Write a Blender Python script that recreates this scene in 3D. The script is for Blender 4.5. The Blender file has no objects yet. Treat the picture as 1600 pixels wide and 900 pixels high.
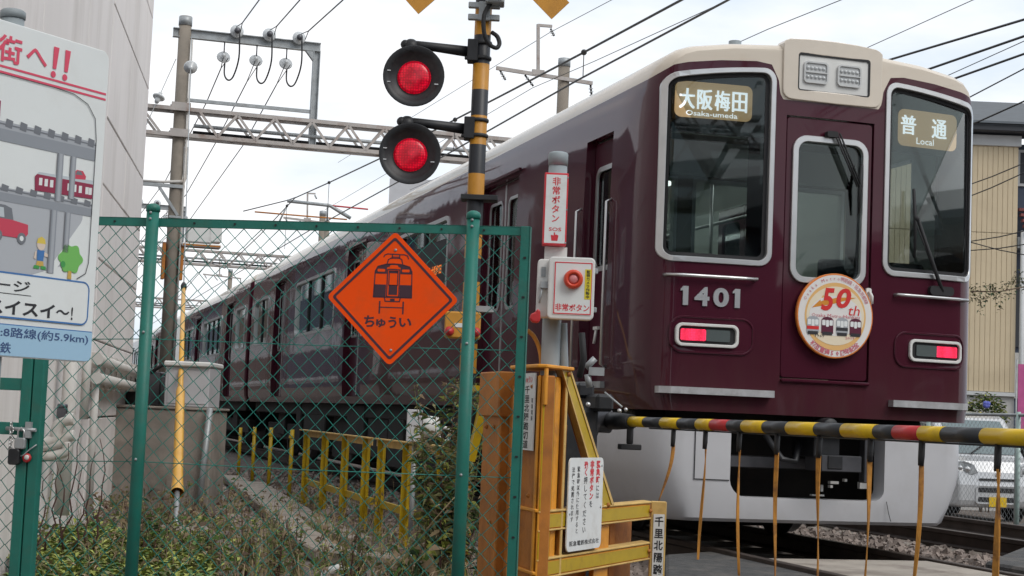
import bpy, bmesh, math, random
import numpy as np
from mathutils import Matrix, Vector
random.seed(7); RNG = np.random.RandomState(7)
SC = bpy.context.scene
COL = SC.collection

# ------------------------------------------------------------------ camera
FPX = 2500.0                      # focal length in pixels of the 1600 px wide photograph
PITCH = math.atan(202 / 2500.0); ROLL = 0.042; CAMH = 1.0
fwd = np.array([0, math.cos(PITCH), math.sin(PITCH)])
_r0 = np.array([1.0, 0, 0]); _u0 = np.cross(_r0, fwd)
rgt = math.cos(ROLL) * _r0 + math.sin(ROLL) * _u0
upv = math.cos(ROLL) * _u0 - math.sin(ROLL) * _r0
CAM = np.array([0, 0, CAMH])
cam_d = bpy.data.cameras.new('camera'); cam = bpy.data.objects.new('camera', cam_d); COL.objects.link(cam)
cam_d.sensor_width = 36.0; cam_d.lens = FPX / 1600 * 36; cam_d.clip_start = 0.05; cam_d.clip_end = 6000
cam.matrix_world = Matrix(((rgt[0], upv[0], -fwd[0], CAM[0]), (rgt[1], upv[1], -fwd[1], CAM[1]),
                           (rgt[2], upv[2], -fwd[2], CAM[2]), (0, 0, 0, 1)))
SC.camera = cam

# ------------------------------------------------------------------ light
SUN_EL, SUN_AZ = math.radians(46), math.radians(132)      # azimuth from +Y towards +X
W = bpy.data.worlds.new("World"); SC.world = W; W.use_nodes = True
nt = W.node_tree; nt.nodes.clear()
def N(t, typ, **kw):
    n = t.nodes.new(typ)
    for k, v in kw.items(): setattr(n, k, v)
    return n
sky = N(nt, 'ShaderNodeTexSky', sky_type='NISHITA'); sky.sun_disc = False
sky.sun_elevation = SUN_EL; sky.sun_rotation = SUN_AZ; sky.air_density = 1.0; sky.dust_density = 1.5
tc = N(nt, 'ShaderNodeTexCoord'); mp = N(nt, 'ShaderNodeMapping'); mp.inputs['Scale'].default_value = (1, 1, 3.2)
n1 = N(nt, 'ShaderNodeTexNoise'); n1.inputs['Scale'].default_value = 2.0; n1.inputs['Detail'].default_value = 7; n1.inputs['Roughness'].default_value = 0.55
cr = N(nt, 'ShaderNodeValToRGB')
cr.color_ramp.elements[0].position = 0.38; cr.color_ramp.elements[0].color = (0.65, 0.77, 0.90, 1)
cr.color_ramp.elements[1].position = 0.585; cr.color_ramp.elements[1].color = (1.08, 1.08, 1.09, 1)
ml = N(nt, 'ShaderNodeVectorMath', operation='SCALE'); ml.inputs['Scale'].default_value = 10.4
mx = N(nt, 'ShaderNodeMixRGB'); mx.inputs['Fac'].default_value = 0.93
bg = N(nt, 'ShaderNodeBackground'); bg.inputs['Strength'].default_value = 0.1
wo = N(nt, 'ShaderNodeOutputWorld')
L = nt.links.new
L(tc.outputs['Generated'], mp.inputs['Vector']); L(mp.outputs['Vector'], n1.inputs['Vector']); L(n1.outputs['Fac'], cr.inputs['Fac'])
L(cr.outputs['Color'], ml.inputs[0]); L(sky.outputs['Color'], mx.inputs['Color1']); L(ml.outputs['Vector'], mx.inputs['Color2'])
L(mx.outputs['Color'], bg.inputs['Color']); L(bg.outputs['Background'], wo.inputs['Surface'])
sd = bpy.data.lights.new('sun', 'SUN'); sd.energy = 1.5; sd.angle = math.radians(30); sd.color = (1.0, 0.96, 0.9)
sun = bpy.data.objects.new('sun', sd); COL.objects.link(sun)
_sdv = Vector((math.sin(SUN_AZ) * math.cos(SUN_EL), math.cos(SUN_AZ) * math.cos(SUN_EL), math.sin(SUN_EL)))
sun.rotation_euler = (-_sdv).to_track_quat('-Z', 'Y').to_euler(); sun.location = (8, -6, 20)
SC.view_settings.view_transform = 'Standard'; SC.view_settings.look = 'None'
SC.view_settings.exposure = 0.08; SC.view_settings.gamma = 1.0
SC.view_settings.use_curve_mapping = False
SC.cycles.max_bounces = 8; SC.cycles.transparent_max_bounces = 16
SC.cycles.use_denoising = True

# ------------------------------------------------------------------ photogrammetry helpers (pixel of the photo + distance -> metres)
Z3 = np.array([0, 0, 1.0])
def ray(px, py): return fwd + (px - 800) / FPX * rgt - (py - 450) / FPX * upv
def P(px, py, d): return CAM + ray(px, py) * d
def hit(px, py, o, n):
    d = ray(px, py); t = ((o - CAM) @ n) / (d @ n); return CAM + d * t
def unit(v): v = np.asarray(v, float); return v / np.linalg.norm(v)
def azv(deg): a = math.radians(deg); return np.array([math.sin(a), math.cos(a), 0])
tdir = ray(44, 622); tdir = unit([tdir[0], tdir[1], 0]); ndir = np.array([tdir[1], -tdir[0], 0])
OT = P(1008, 648, 11.5); OT[2] = 0
TAZ = math.atan2(tdir[0], tdir[1])
CU = 1.424                                  # track centre line
RAIL = 0.10
def TR(u, v, w): return OT + ndir * u + Z3 * v + tdir * w
def tcoord(p): d = p - OT; return d @ ndir, p[2], d @ tdir
def side(px, py, u): return tcoord(hit(px, py, OT + ndir * u, ndir))
def frame(o, x, y, z):
    o, x, y, z = map(lambda q: np.asarray(q, float), (o, x, y, z))
    return lambda a, b, c: o + x * a + y * b + z * c
def vframe(o, az, flip=1):
    """vertical plane frame: a along azimuth, b up, c = outward normal on the right (flip=1) of the azimuth"""
    d = azv(az); n = np.array([d[1], -d[0], 0]) * flip
    oo = np.array([o[0], o[1], 0.0])
    return frame(oo, d, Z3, n)
WORLD = lambda a, b, c: np.array([a, b, c], float)

# ------------------------------------------------------------------ materials
MATS = {}
def mat(name, col, rough=0.55, metal=0.0, var=0.0, vscale=6.0, bump=0.0, bscale=40.0, coat=0.0, spec=0.5, emit=None, estr=0.0,
        dirt=None, dscale=3.0, damt=0.5, coord='Object', stretch=None):
    m = bpy.data.materials.new(name); m.use_nodes = True; t = m.node_tree; b = t.nodes['Principled BSDF']
    b.inputs['Base Color'].default_value = (*col, 1); b.inputs['Roughness'].default_value = rough
    b.inputs['Metallic'].default_value = metal; b.inputs['Specular IOR Level'].default_value = spec
    b.inputs['Coat Weight'].default_value = coat; b.inputs['Coat Roughness'].default_value = 0.06
    if emit is not None:
        b.inputs['Emission Color'].default_value = (*emit, 1); b.inputs['Emission Strength'].default_value = estr
    vec = None
    if var or bump or dirt:
        c = N(t, 'ShaderNodeTexCoord'); vec = c.outputs[coord]
        if stretch:
            mpn = N(t, 'ShaderNodeMapping'); mpn.inputs['Scale'].default_value = stretch
            t.links.new(vec, mpn.inputs['Vector']); vec = mpn.outputs['Vector']
    last = None
    if var:
        n = N(t, 'ShaderNodeTexNoise'); n.inputs['Scale'].default_value = vscale; n.inputs['Detail'].default_value = 6
        t.links.new(vec, n.inputs['Vector'])
        r = N(t, 'ShaderNodeValToRGB'); r.color_ramp.elements[0].position = 0.32; r.color_ramp.elements[1].position = 0.68
        r.color_ramp.elements[0].color = (*[max(0, x * (1 - var)) for x in col], 1)
        r.color_ramp.elements[1].color = (*[min(1, x * (1 + var)) for x in col], 1)
        t.links.new(n.outputs['Fac'], r.inputs['Fac']); last = r.outputs['Color']
    if dirt:
        n = N(t, 'ShaderNodeTexNoise'); n.inputs['Scale'].default_value = dscale; n.inputs['Detail'].default_value = 8; n.inputs['Roughness'].default_value = 0.65
        t.links.new(vec, n.inputs['Vector'])
        r = N(t, 'ShaderNodeValToRGB'); r.color_ramp.elements[0].position = 0.5; r.color_ramp.elements[1].position = 0.72
        r.color_ramp.elements[0].color = (0, 0, 0, 1); r.color_ramp.elements[1].color = (damt, damt, damt, 1)
        t.links.new(n.outputs['Fac'], r.inputs['Fac'])
        mixn = N(t, 'ShaderNodeMixRGB'); t.links.new(r.outputs['Color'], mixn.inputs['Fac'])
        if last is not None: t.links.new(last, mixn.inputs['Color1'])
        else: mixn.inputs['Color1'].default_value = (*col, 1)
        mixn.inputs['Color2'].default_value = (*dirt, 1); last = mixn.outputs['Color']
    if last is not None: t.links.new(last, b.inputs['Base Color'])
    if bump:
        n = N(t, 'ShaderNodeTexNoise'); n.inputs['Scale'].default_value = bscale; n.inputs['Detail'].default_value = 5
        t.links.new(vec, n.inputs['Vector'])
        bn = N(t, 'ShaderNodeBump'); bn.inputs['Strength'].default_value = bump; bn.inputs['Distance'].default_value = 0.02
        t.links.new(n.outputs['Fac'], bn.inputs['Height']); t.links.new(bn.outputs['Normal'], b.inputs['Normal'])
    MATS[name] = m; return m
def glass(name, tint, rough=0.02):
    m = bpy.data.materials.new(name); m.use_nodes = True; t = m.node_tree; t.nodes.clear()
    o = N(t, 'ShaderNodeOutputMaterial'); tr = N(t, 'ShaderNodeBsdfTransparent'); tr.inputs['Color'].default_value = (*tint, 1)
    gl = N(t, 'ShaderNodeBsdfGlossy'); gl.inputs['Roughness'].default_value = rough; gl.inputs['Color'].default_value = (0.95, 1, 1, 1)
    fr = N(t, 'ShaderNodeFresnel'); fr.inputs['IOR'].default_value = 1.5
    mxs = N(t, 'ShaderNodeMixShader')
    t.links.new(fr.outputs[0], mxs.inputs['Fac']); t.links.new(tr.outputs[0], mxs.inputs[1]); t.links.new(gl.outputs[0], mxs.inputs[2])
    t.links.new(mxs.outputs[0], o.inputs['Surface']); MATS[name] = m; return m
def stripes(name, cols, bounds, axis=2, rough=0.45, dirt=True):
    """hard painted bands along one object axis"""
    m = bpy.data.materials.new(name); m.use_nodes = True; t = m.node_tree; b = t.nodes['Principled BSDF']
    c = N(t, 'ShaderNodeTexCoord'); s = N(t, 'ShaderNodeSeparateXYZ'); t.links.new(c.outputs['Object'], s.inputs[0])
    lo, hi = bounds[0], bounds[-1]
    mr = N(t, 'ShaderNodeMapRange'); mr.inputs['From Min'].default_value = lo; mr.inputs['From Max'].default_value = hi
    t.links.new(s.outputs[axis], mr.inputs['Value'])
    r = N(t, 'ShaderNodeValToRGB'); r.color_ramp.interpolation = 'CONSTANT'
    el = r.color_ramp.elements
    while len(el) < len(cols): el.new(0.5)
    for i, cc in enumerate(cols):
        el[i].position = (bounds[i] - lo) / (hi - lo); el[i].color = (*cc, 1)
    t.links.new(mr.outputs['Result'], r.inputs['Fac'])
    n = N(t, 'ShaderNodeTexNoise'); n.inputs['Scale'].default_value = 14; n.inputs['Detail'].default_value = 6; t.links.new(c.outputs['Object'], n.inputs['Vector'])
    mm = N(t, 'ShaderNodeMixRGB', blend_type='MULTIPLY'); mm.inputs['Fac'].default_value = 0.35
    t.links.new(r.outputs['Color'], mm.inputs['Color1']); t.links.new(n.outputs['Color'], mm.inputs['Color2'])
    hs = N(t, 'ShaderNodeHueSaturation'); hs.inputs['Saturation'].default_value = 0.0; t.links.new(n.outputs['Color'], hs.inputs['Color']); t.links.new(hs.outputs['Color'], mm.inputs['Color2'])
    t.links.new(mm.outputs['Color'], b.inputs['Base Color']); b.inputs['Roughness'].default_value = rough
    MATS[name] = m; return m

# ------------------------------------------------------------------ mesh builder
XF = {}                                            # object name -> world matrix of its frame
class MB:
    def __init__(s): s.v = []; s.f = []; s.m = []; s.s = []
    def add(s, vs, fs, mi=0, smooth=False):
        o = len(s.v); s.v.extend([tuple(map(float, q)) for q in vs])
        for f in fs: s.f.append(tuple(i + o for i in f)); s.m.append(mi); s.s.append(smooth)
        return s
    def box(s, fr, a0, a1, b0, b1, c0, c1, mi=0):
        vs = [fr(a, b, c) for c in (c0, c1) for b in (b0, b1) for a in (a0, a1)]
        return s.add(vs, [(0, 2, 3, 1), (4, 5, 7, 6), (0, 1, 5, 4), (2, 6, 7, 3), (0, 4, 6, 2), (1, 3, 7, 5)], mi)
    def beam(s, p0, p1, w, h, mi=0, up=Z3):
        p0, p1 = np.asarray(p0, float), np.asarray(p1, float); d = unit(p1 - p0)
        x = np.cross(d, up)
        if np.linalg.norm(x) < 1e-6: x = np.array([1.0, 0, 0])
        x = unit(x); y = np.cross(x, d); ln = np.linalg.norm(p1 - p0)
        return s.box(frame(p0, x, y, d), -w / 2, w / 2, -h / 2, h / 2, 0, ln, mi)
    def prism(s, fr, poly, c0, c1, mi=0, mi_face=None, smooth=False):
        n = len(poly); vs = [fr(a, b, c0) for a, b in poly] + [fr(a, b, c1) for a, b in poly]
        s.add(vs, [(i, (i + 1) % n, (i + 1) % n + n, i + n) for i in range(n)], mi, smooth)
        o = len(s.v) - 2 * n
        s.f.append(tuple(o + i for i in range(n))[::-1]); s.m.append(mi); s.s.append(False)
        s.f.append(tuple(o + n + i for i in range(n))); s.m.append(mi if mi_face is None else mi_face); s.s.append(False)
        return s
    def ring(s, fr, outer, inner, c0, c1, mi=0, smooth=False):
        n = len(outer)
        vs = [fr(*p, c0) for p in outer] + [fr(*p, c0) for p in inner] + [fr(*p, c1) for p in inner] + [fr(*p, c1) for p in outer]
        fs = []
        for i in range(n):
            j = (i + 1) % n
            for k in range(4):
                k2 = (k + 1) % 4; fs.append((k * n + i, k * n + j, k2 * n + j, k2 * n + i))
        return s.add(vs, fs, mi, smooth)
    def tube(s, pts, r, n=8, mi=0, cap=True, smooth=True):
        pts = [np.asarray(p, float) for p in pts]; k = len(pts)
        rr = r if hasattr(r, '__len__') else [r] * k
        x = None; vs = []
        for i in range(k):
            d = unit(pts[min(i + 1, k - 1)] - pts[max(i - 1, 0)])
            if x is None:
                ref = Z3 if abs(d[2]) < 0.9 else np.array([1.0, 0, 0]); x = unit(np.cross(ref, d))
            else:
                x = x - d * (x @ d); x = unit(x)
            y = np.cross(d, x)
            for j in range(n):
                a = 2 * math.pi * j / n; vs.append(pts[i] + (x * math.cos(a) + y * math.sin(a)) * rr[i])
        fs = [(i * n + j, i * n + (j + 1) % n, (i + 1) * n + (j + 1) % n, (i + 1) * n + j) for i in range(k - 1) for j in range(n)]
        o = len(s.v); s.add(vs, fs, mi, smooth)
        if cap:
            s.f.append(tuple(o + j for j in range(n))[::-1]); s.m.append(mi); s.s.append(False)
            s.f.append(tuple(o + (k - 1) * n + j for j in range(n))); s.m.append(mi); s.s.append(False)
        return s
    def cyl(s, p0, p1, r, n=16, mi=0, r1=None): return s.tube([p0, p1], [r, r if r1 is None else r1], n, mi)
    def lathe(s, p0, ax, prof, n=20, mi=0, smooth=True):
        """prof: (distance along axis, radius)"""
        ax = unit(ax); p0 = np.asarray(p0, float)
        ref = Z3 if abs(ax[2]) < 0.9 else np.array([1.0, 0, 0]); x = unit(np.cross(ref, ax)); y = np.cross(ax, x)
        vs = [p0 + ax * h + (x * math.cos(2 * math.pi * j / n) + y * math.sin(2 * math.pi * j / n)) * max(r, 1e-4) for h, r in prof for j in range(n)]
        fs = [(i * n + j, i * n + (j + 1) % n, (i + 1) * n + (j + 1) % n, (i + 1) * n + j) for i in range(len(prof) - 1) for j in range(n)]
        return s.add(vs, fs, mi, smooth)
    def ball(s, c, r, mi=0, n=10, sq=(1, 1, 1)):
        c = np.asarray(c, float); vs = []; k = n // 2 + 1
        for i in range(k + 1):
            th = math.pi * i / k
            for j in range(n):
                ph = 2 * math.pi * j / n
                vs.append(c + np.array([math.sin(th) * math.cos(ph) * sq[0], math.sin(th) * math.sin(ph) * sq[1], math.cos(th) * sq[2]]) * r)
        return s.add(vs, [(i * n + j, i * n + (j + 1) % n, (i + 1) * n + (j + 1) % n, (i + 1) * n + j) for i in range(k) for j in range(n)], mi, True)
    def poly(s, fr, pts, c, mi=0): return s.add([fr(a, b, c) for a, b in pts], [tuple(range(len(pts)))], mi)
    def disc(s, fr, x, y, r, c, mi=0, n=32, ry=None): return s.poly(fr, [(x + r * math.cos(2 * math.pi * i / n), y + (ry or r) * math.sin(2 * math.pi * i / n)) for i in range(n)], c, mi)
    def line(s, fr, pts, w, c, mi=0):
        """flat printed polyline"""
        for (x0, y0), (x1, y1) in zip(pts[:-1], pts[1:]):
            d = math.hypot(x1 - x0, y1 - y0) or 1e-6; nx, ny = -(y1 - y0) / d * w / 2, (x1 - x0) / d * w / 2
            ex, ey = (x1 - x0) / d * w * 0.3, (y1 - y0) / d * w * 0.3
            s.poly(fr, [(x0 - nx - ex, y0 - ny - ey), (x1 - nx + ex, y1 - ny + ey), (x1 + nx + ex, y1 + ny + ey), (x0 + nx - ex, y0 + ny - ey)], c, mi)
        return s
    def glyphs(s, txt, bold=0.0, res=2, ext=0.0, shear=0.0):
        cu = bpy.data.curves.new('t', 'FONT'); cu.body = txt; cu.size = 1; cu.resolution_u = res; cu.offset = bold; cu.extrude = ext; cu.shear = shear
        ob = bpy.data.objects.new('t', cu); me = ob.to_mesh()
        vs = np.array([v.co[:] for v in me.vertices]) if len(me.vertices) else np.zeros((0, 3)); fs = [tuple(p.vertices) for p in me.polygons]
        ob.to_mesh_clear(); bpy.data.objects.remove(ob); bpy.data.curves.remove(cu)
        return vs, fs
    def text_fit(s, fr, txt, x0, x1, y0, y1, c=0.001, mi=0, bold=0.0, res=2, depth=0.0, shear=0.0):
        vs, fs = s.glyphs(txt, bold, res, 0.5 if depth else 0.0, shear)
        if not len(vs): return s
        lo, hi = vs.min(0), vs.max(0); sx = (x1 - x0) / max(hi[0] - lo[0], 1e-6); sy = (y1 - y0) / max(hi[1] - lo[1], 1e-6)
        return s.add([fr(x0 + (v[0] - lo[0]) * sx, y0 + (v[1] - lo[1]) * sy, c + (v[2] + 0.5) * depth if depth else c) for v in vs], fs, mi)
    def text_col(s, fr, txt, x, ytop, em, c=0.001, mi=0, bold=0.0, pitch=1.0, sx=1.0):
        """vertical Japanese column, x = centre"""
        y = ytop
        for ch in txt:
            vs, fs = s.glyphs(ch, bold, 1)
            if ch in 'ー〜':
                vs = np.array([((0.5 + (v[1] - 0.38)), 0.38 - (v[0] - 0.5), 0) for v in vs])
            if len(vs): s.add([fr(x + (v[0] - 0.5) * em * sx, y - em * 0.5 + (v[1] - 0.38) * em, c) for v in vs], fs, mi)
            y -= em * pitch
        return s
    def text_arc(s, fr, txt, cx, cy, r, a0, a1, em, c, mi=0, bold=0.02, inward=True):
        k = len(txt)
        for i, ch in enumerate(txt):
            a = math.radians(a0 + (a1 - a0) * (i + 0.5) / k); vs, fs = s.glyphs(ch, bold, 1)
            if not len(vs): continue
            w = vs[:, 0].max() + vs[:, 0].min()
            er = np.array([math.cos(a), math.sin(a)]) * (1 if inward else -1); et = np.array([er[1], -er[0]])
            pc = np.array([cx + r * math.cos(a), cy + r * math.sin(a)])
            pts = [pc + et * (v[0] - w / 2) * em + er * (v[1] - 0.36) * em for v in vs]
            s.add([fr(p[0], p[1], c) for p in pts], fs, mi)
        return s
    def build(s, name, mats, parent=None, bevel=0.0, seg=1, recalc=True, weld=False):
        me = bpy.data.meshes.new(name)
        inv = XF[parent.name].inverted() if parent is not None else None
        if inv is not None:
            A = np.array(inv); vv = np.array(s.v).reshape(-1, 3) @ A[:3, :3].T + A[:3, 3]
        else: vv = np.array(s.v)
        me.from_pydata([tuple(q) for q in vv], [], s.f)
        me.polygons.foreach_set('material_index', s.m); me.polygons.foreach_set('use_smooth', s.s)
        if not isinstance(mats, (list, tuple)): mats = [mats]
        for m in mats: me.materials.append(m)
        if recalc or bevel:
            bm = bmesh.new(); bm.from_mesh(me)
            if weld: bmesh.ops.remove_doubles(bm, verts=bm.verts, dist=1e-5)
            if recalc: bmesh.ops.recalc_face_normals(bm, faces=bm.faces)
            if bevel:
                es = [e for e in bm.edges if len(e.link_faces) == 2 and e.calc_face_angle(0) > 0.7]
                bmesh.ops.bevel(bm, geom=es, offset=bevel, segments=seg, affect='EDGES', profile=0.5, clamp_overlap=True)
            bm.to_mesh(me); bm.free()
        o = bpy.data.objects.new(name, me); COL.objects.link(o)
        if parent is not None: o.parent = parent
        XF[o.name] = XF[parent.name] if parent is not None else Matrix.Identity(4)
        return o
def rr(x0, x1, y0, y1, r, n=5, sub=1):
    """rounded rectangle polygon, counter-clockwise"""
    r = min(r, (x1 - x0) / 2 - 1e-4, (y1 - y0) / 2 - 1e-4); out = []
    for cx, cy, a0 in ((x1 - r, y0 + r, -90), (x1 - r, y1 - r, 0), (x0 + r, y1 - r, 90), (x0 + r, y0 + r, 180)):
        for i in range(n + 1):
            a = math.radians(a0 + 90 * i / n); out.append((cx + r * math.cos(a), cy + r * math.sin(a)))
    if sub > 1:
        res = []
        for i, p in enumerate(out):
            q = out[(i + 1) % len(out)]; res.append(p)
            if math.hypot(q[0] - p[0], q[1] - p[1]) > r: res += [(p[0] + (q[0] - p[0]) * k / sub, p[1] + (q[1] - p[1]) * k / sub) for k in range(1, sub)]
        out = res
    return out
def spline(pts, n=6):
    pts = [np.asarray(p, float) for p in pts]; q = [2 * pts[0] - pts[1]] + pts + [2 * pts[-1] - pts[-2]]; out = []
    for i in range(1, len(q) - 2):
        for k in range(n):
            t = k / n; a, b, c, d = q[i - 1:i + 3]
            out.append(0.5 * (2 * b + (c - a) * t + (2 * a - 5 * b + 4 * c - d) * t * t + (3 * b - a - 3 * c + d) * t ** 3))
    return out + [pts[-1]]
def thing(name, label, cat, loc=(0, 0, 0), rz=0.0, group=None):
    o = bpy.data.objects.new(name, None); COL.objects.link(o); o.empty_display_size = 0.2
    o.location = tuple(map(float, loc)); o.rotation_euler = (0, 0, rz); tag(o, label, cat, group)
    XF[o.name] = Matrix.Translation(o.location) @ Matrix.Rotation(rz, 4, 'Z')
    return o
def tag(o, label=None, cat=None, group=None, kind=None):
    if label: o['label'] = label
    if cat: o['category'] = cat
    if group: o['group'] = group
    if kind: o['kind'] = kind
    return o
def dup(o, parent=None, delta=None, name=None):
    c = o.copy(); COL.objects.link(c)
    if parent is not None: c.parent = parent
    if delta is not None: c.location = Vector(o.location) + Vector(tuple(map(float, delta)))
    for ch in list(o.children): dup(ch, c)
    return c
def boolean(obj, cutter, op='DIFFERENCE'):
    md = obj.modifiers.new('b', 'BOOLEAN'); md.operation = op; md.solver = 'EXACT'; md.object = cutter
    dg = bpy.context.evaluated_depsgraph_get(); dg.update()
    me = bpy.data.meshes.new_from_object(obj.evaluated_get(dg)); obj.modifiers.clear()
    old = obj.data; obj.data = me; bpy.data.meshes.remove(old)
    bpy.data.objects.remove(cutter)

# ------------------------------------------------------------------ palette
mat('maroon', (0.056, 0.0068, 0.018), rough=0.5, spec=0.08, coat=0.6, var=0.06, vscale=1.5, bump=0.05, bscale=2.2)
mat('silver', (0.62, 0.62, 0.62), rough=0.32, metal=0.85, var=0.05)
mat('paint_white', (0.72, 0.74, 0.74), rough=0.5, var=0.03, dirt=(0.45, 0.42, 0.38), dscale=11, damt=0.4)
mat('print_black', (0.02, 0.02, 0.025), rough=0.6); mat('print_red', (0.62, 0.03, 0.045), rough=0.55)
mat('print_pink', (0.68, 0.07, 0.13), rough=0.55); mat('print_blue', (0.05, 0.17, 0.42), rough=0.55)
mat('black_metal', (0.012, 0.013, 0.016), rough=0.5, var=0.3, vscale=12, dirt=(0.06, 0.055, 0.05), dscale=9, damt=0.35)
mat('rubber', (0.014, 0.014, 0.016), rough=0.7)
mat('under', (0.012, 0.011, 0.011), rough=0.8, var=0.4, vscale=4, dirt=(0.035, 0.025, 0.02), damt=0.6)
mat('skirt_grey', (0.51, 0.51, 0.53), rough=0.42, var=0.03, vscale=3, dirt=(0.30, 0.28, 0.26), dscale=2.2, damt=0.25)
mat('fence_green', (0.010, 0.155, 0.120), rough=0.5, var=0.12, vscale=9, dirt=(0.05, 0.12, 0.09), dscale=12, damt=0.5, bump=0.05, bscale=80)
mat('wire_green', (0.014, 0.20, 0.16), rough=0.45, var=0.25, vscale=30)
mat('galv', (0.34, 0.36, 0.37), rough=0.5, metal=0.35, var=0.14, vscale=10, dirt=(0.18, 0.16, 0.14), dscale=6, damt=0.4)
mat('pole_grey', (0.27, 0.31, 0.33), rough=0.55, var=0.08, vscale=7, dirt=(0.16, 0.16, 0.15), dscale=5, damt=0.4)
mat('truss', (0.40, 0.37, 0.35), rough=0.6, var=0.12, vscale=8, dirt=(0.17, 0.09, 0.06), dscale=4, damt=0.75)
mat('concrete_pole', (0.23, 0.20, 0.165), rough=0.85, var=0.18, vscale=5, dirt=(0.12, 0.09, 0.07), dscale=2.5, damt=0.6, bump=0.15, bscale=30)
mat('concrete', (0.26, 0.23, 0.20), rough=0.9, var=0.2, vscale=4, dirt=(0.10, 0.08, 0.06), dscale=2.2, damt=0.8, bump=0.2, bscale=25)
mat('wall_paint', (0.76, 0.72, 0.70), rough=0.75, var=0.03, vscale=2.0, dirt=(0.40, 0.36, 0.32), dscale=1.6, damt=0.4, bump=0.06, bscale=60, stretch=(1, 1, 0.22))
mat('joint', (0.26, 0.23, 0.22), rough=0.9)
mat('pipe_white', (0.55, 0.53, 0.50), rough=0.6, var=0.08, vscale=5, dirt=(0.27, 0.20, 0.14), dscale=5, damt=0.6)
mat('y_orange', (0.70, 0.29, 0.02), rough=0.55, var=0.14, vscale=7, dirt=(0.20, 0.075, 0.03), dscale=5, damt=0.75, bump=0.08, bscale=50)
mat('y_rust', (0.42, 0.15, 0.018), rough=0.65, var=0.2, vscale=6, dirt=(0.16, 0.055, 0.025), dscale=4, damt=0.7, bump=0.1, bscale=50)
mat('y_tape', (0.47, 0.315, 0.003), rough=0.42, var=0.07, vscale=12, dirt=(0.25, 0.14, 0.02), dscale=14, damt=0.5)
mat('y_pale', (0.60, 0.40, 0.13), rough=0.6, var=0.12, vscale=9, dirt=(0.3, 0.16, 0.05), dscale=8, damt=0.6)
mat('arm_yellow', (0.70, 0.46, 0.008), rough=0.34, var=0.05, vscale=9, dirt=(0.35, 0.22, 0.05), dscale=12, damt=0.4)
mat('arm_black', (0.028, 0.032, 0.038), rough=0.42, var=0.25, vscale=10); mat('arm_red', (0.50, 0.03, 0.035), rough=0.4, var=0.1)
mat('cord_orange', (0.45, 0.20, 0.03), rough=0.7, dirt=(0.09, 0.03, 0.015), dscale=9, damt=1.0, var=0.2, vscale=6)
mat('sign_orange', (0.98, 0.085, 0.002), rough=0.55, spec=0.2, var=0.05, vscale=4, dirt=(0.55, 0.10, 0.03), dscale=9, damt=0.35); mat('sign_ink', (0.055, 0.02, 0.035), rough=0.55)
mat('board_white', (0.72, 0.75, 0.745), rough=0.5, var=0.02, dirt=(0.52, 0.52, 0.49), dscale=3, damt=0.35); mat('board_blue', (0.33, 0.52, 0.68), rough=0.45)
mat('gravel_base', (0.16, 0.135, 0.12), rough=0.95, var=0.4, vscale=14, dirt=(0.07, 0.055, 0.045), dscale=3, damt=0.7, bump=0.8, bscale=22)
mat('stone', (0.24, 0.195, 0.17), rough=0.9, var=0.45, vscale=2.5, bump=0.2, bscale=30)
mat('concrete_lid', (0.27, 0.235, 0.20), rough=0.9, var=0.2, vscale=5, dirt=(0.12, 0.09, 0.065), dscale=3, damt=0.8, bump=0.2, bscale=30)
mat('asphalt', (0.070, 0.070, 0.070), rough=0.9, var=0.3, vscale=16, dirt=(0.16, 0.145, 0.13), dscale=3.5, damt=0.8, bump=0.4, bscale=120)
mat('panel_conc', (0.36, 0.32, 0.275), rough=0.85, var=0.15, vscale=4, dirt=(0.15, 0.12, 0.10), dscale=3.0, damt=0.85, bump=0.15, bscale=60)
mat('rail_steel', (0.075, 0.058, 0.05), rough=0.55, metal=0.4, var=0.25, vscale=6); mat('rail_top', (0.25, 0.24, 0.24), rough=0.35, metal=0.8)
mat('line_yellow', (0.55, 0.30, 0.04), rough=0.8, var=0.15, dirt=(0.2, 0.15, 0.1), dscale=8, damt=0.8)
mat('cabinet', (0.50, 0.50, 0.52), rough=0.5, var=0.04, dirt=(0.3, 0.28, 0.27), dscale=3, damt=0.3)
mat('white_plastic', (0.66, 0.66, 0.64), rough=0.4, var=0.03); mat('guy_yellow', (0.72, 0.40, 0.07), rough=0.42, var=0.05, dirt=(0.45, 0.22, 0.05), dscale=5, damt=0.4)
mat('insulator', (0.55, 0.57, 0.58), rough=0.2, coat=0.4, var=0.05); mat('wire_dark', (0.02, 0.02, 0.022), rough=0.5)
mat('chrome_dark', (0.10, 0.10, 0.11), rough=0.4, metal=0.6, var=0.2)
mat('lamp_red', (0.35, 0.0, 0.015), rough=0.2, emit=(1.0, 0.005, 0.03), estr=0.34, var=0.5, vscale=26)
mat('tail_red', (0.5, 0.02, 0.05), rough=0.3, emit=(1.0, 0.03, 0.10), estr=0.95)
mat('led_white', (0.8, 0.8, 0.8), rough=0.4, emit=(0.95, 0.93, 1.0), estr=1.7); mat('led_orange', (0.6, 0.15, 0.0), rough=0.4, emit=(1.0, 0.22, 0.02), estr=0.6)
mat('gold_plate', (0.33, 0.25, 0.14), rough=0.4, var=0.05, emit=(0.66, 0.40, 0.20), estr=0.85); mat('lamp_grey', (0.10, 0.12, 0.12), rough=0.15, coat=0.5)
mat('interior_wall', (0.22, 0.20, 0.14), rough=0.6); mat('interior_white', (0.62, 0.66, 0.62), rough=0.6); mat('interior_dark', (0.03, 0.033, 0.04), rough=0.6)
mat('seat_green', (0.03, 0.075, 0.03), rough=0.9, var=0.2, vscale=30); mat('floor_inside', (0.12, 0.11, 0.10), rough=0.7)
mat('tube_light', (0.8, 0.8, 0.8), emit=(1, 1, 0.95), estr=3.0)
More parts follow.
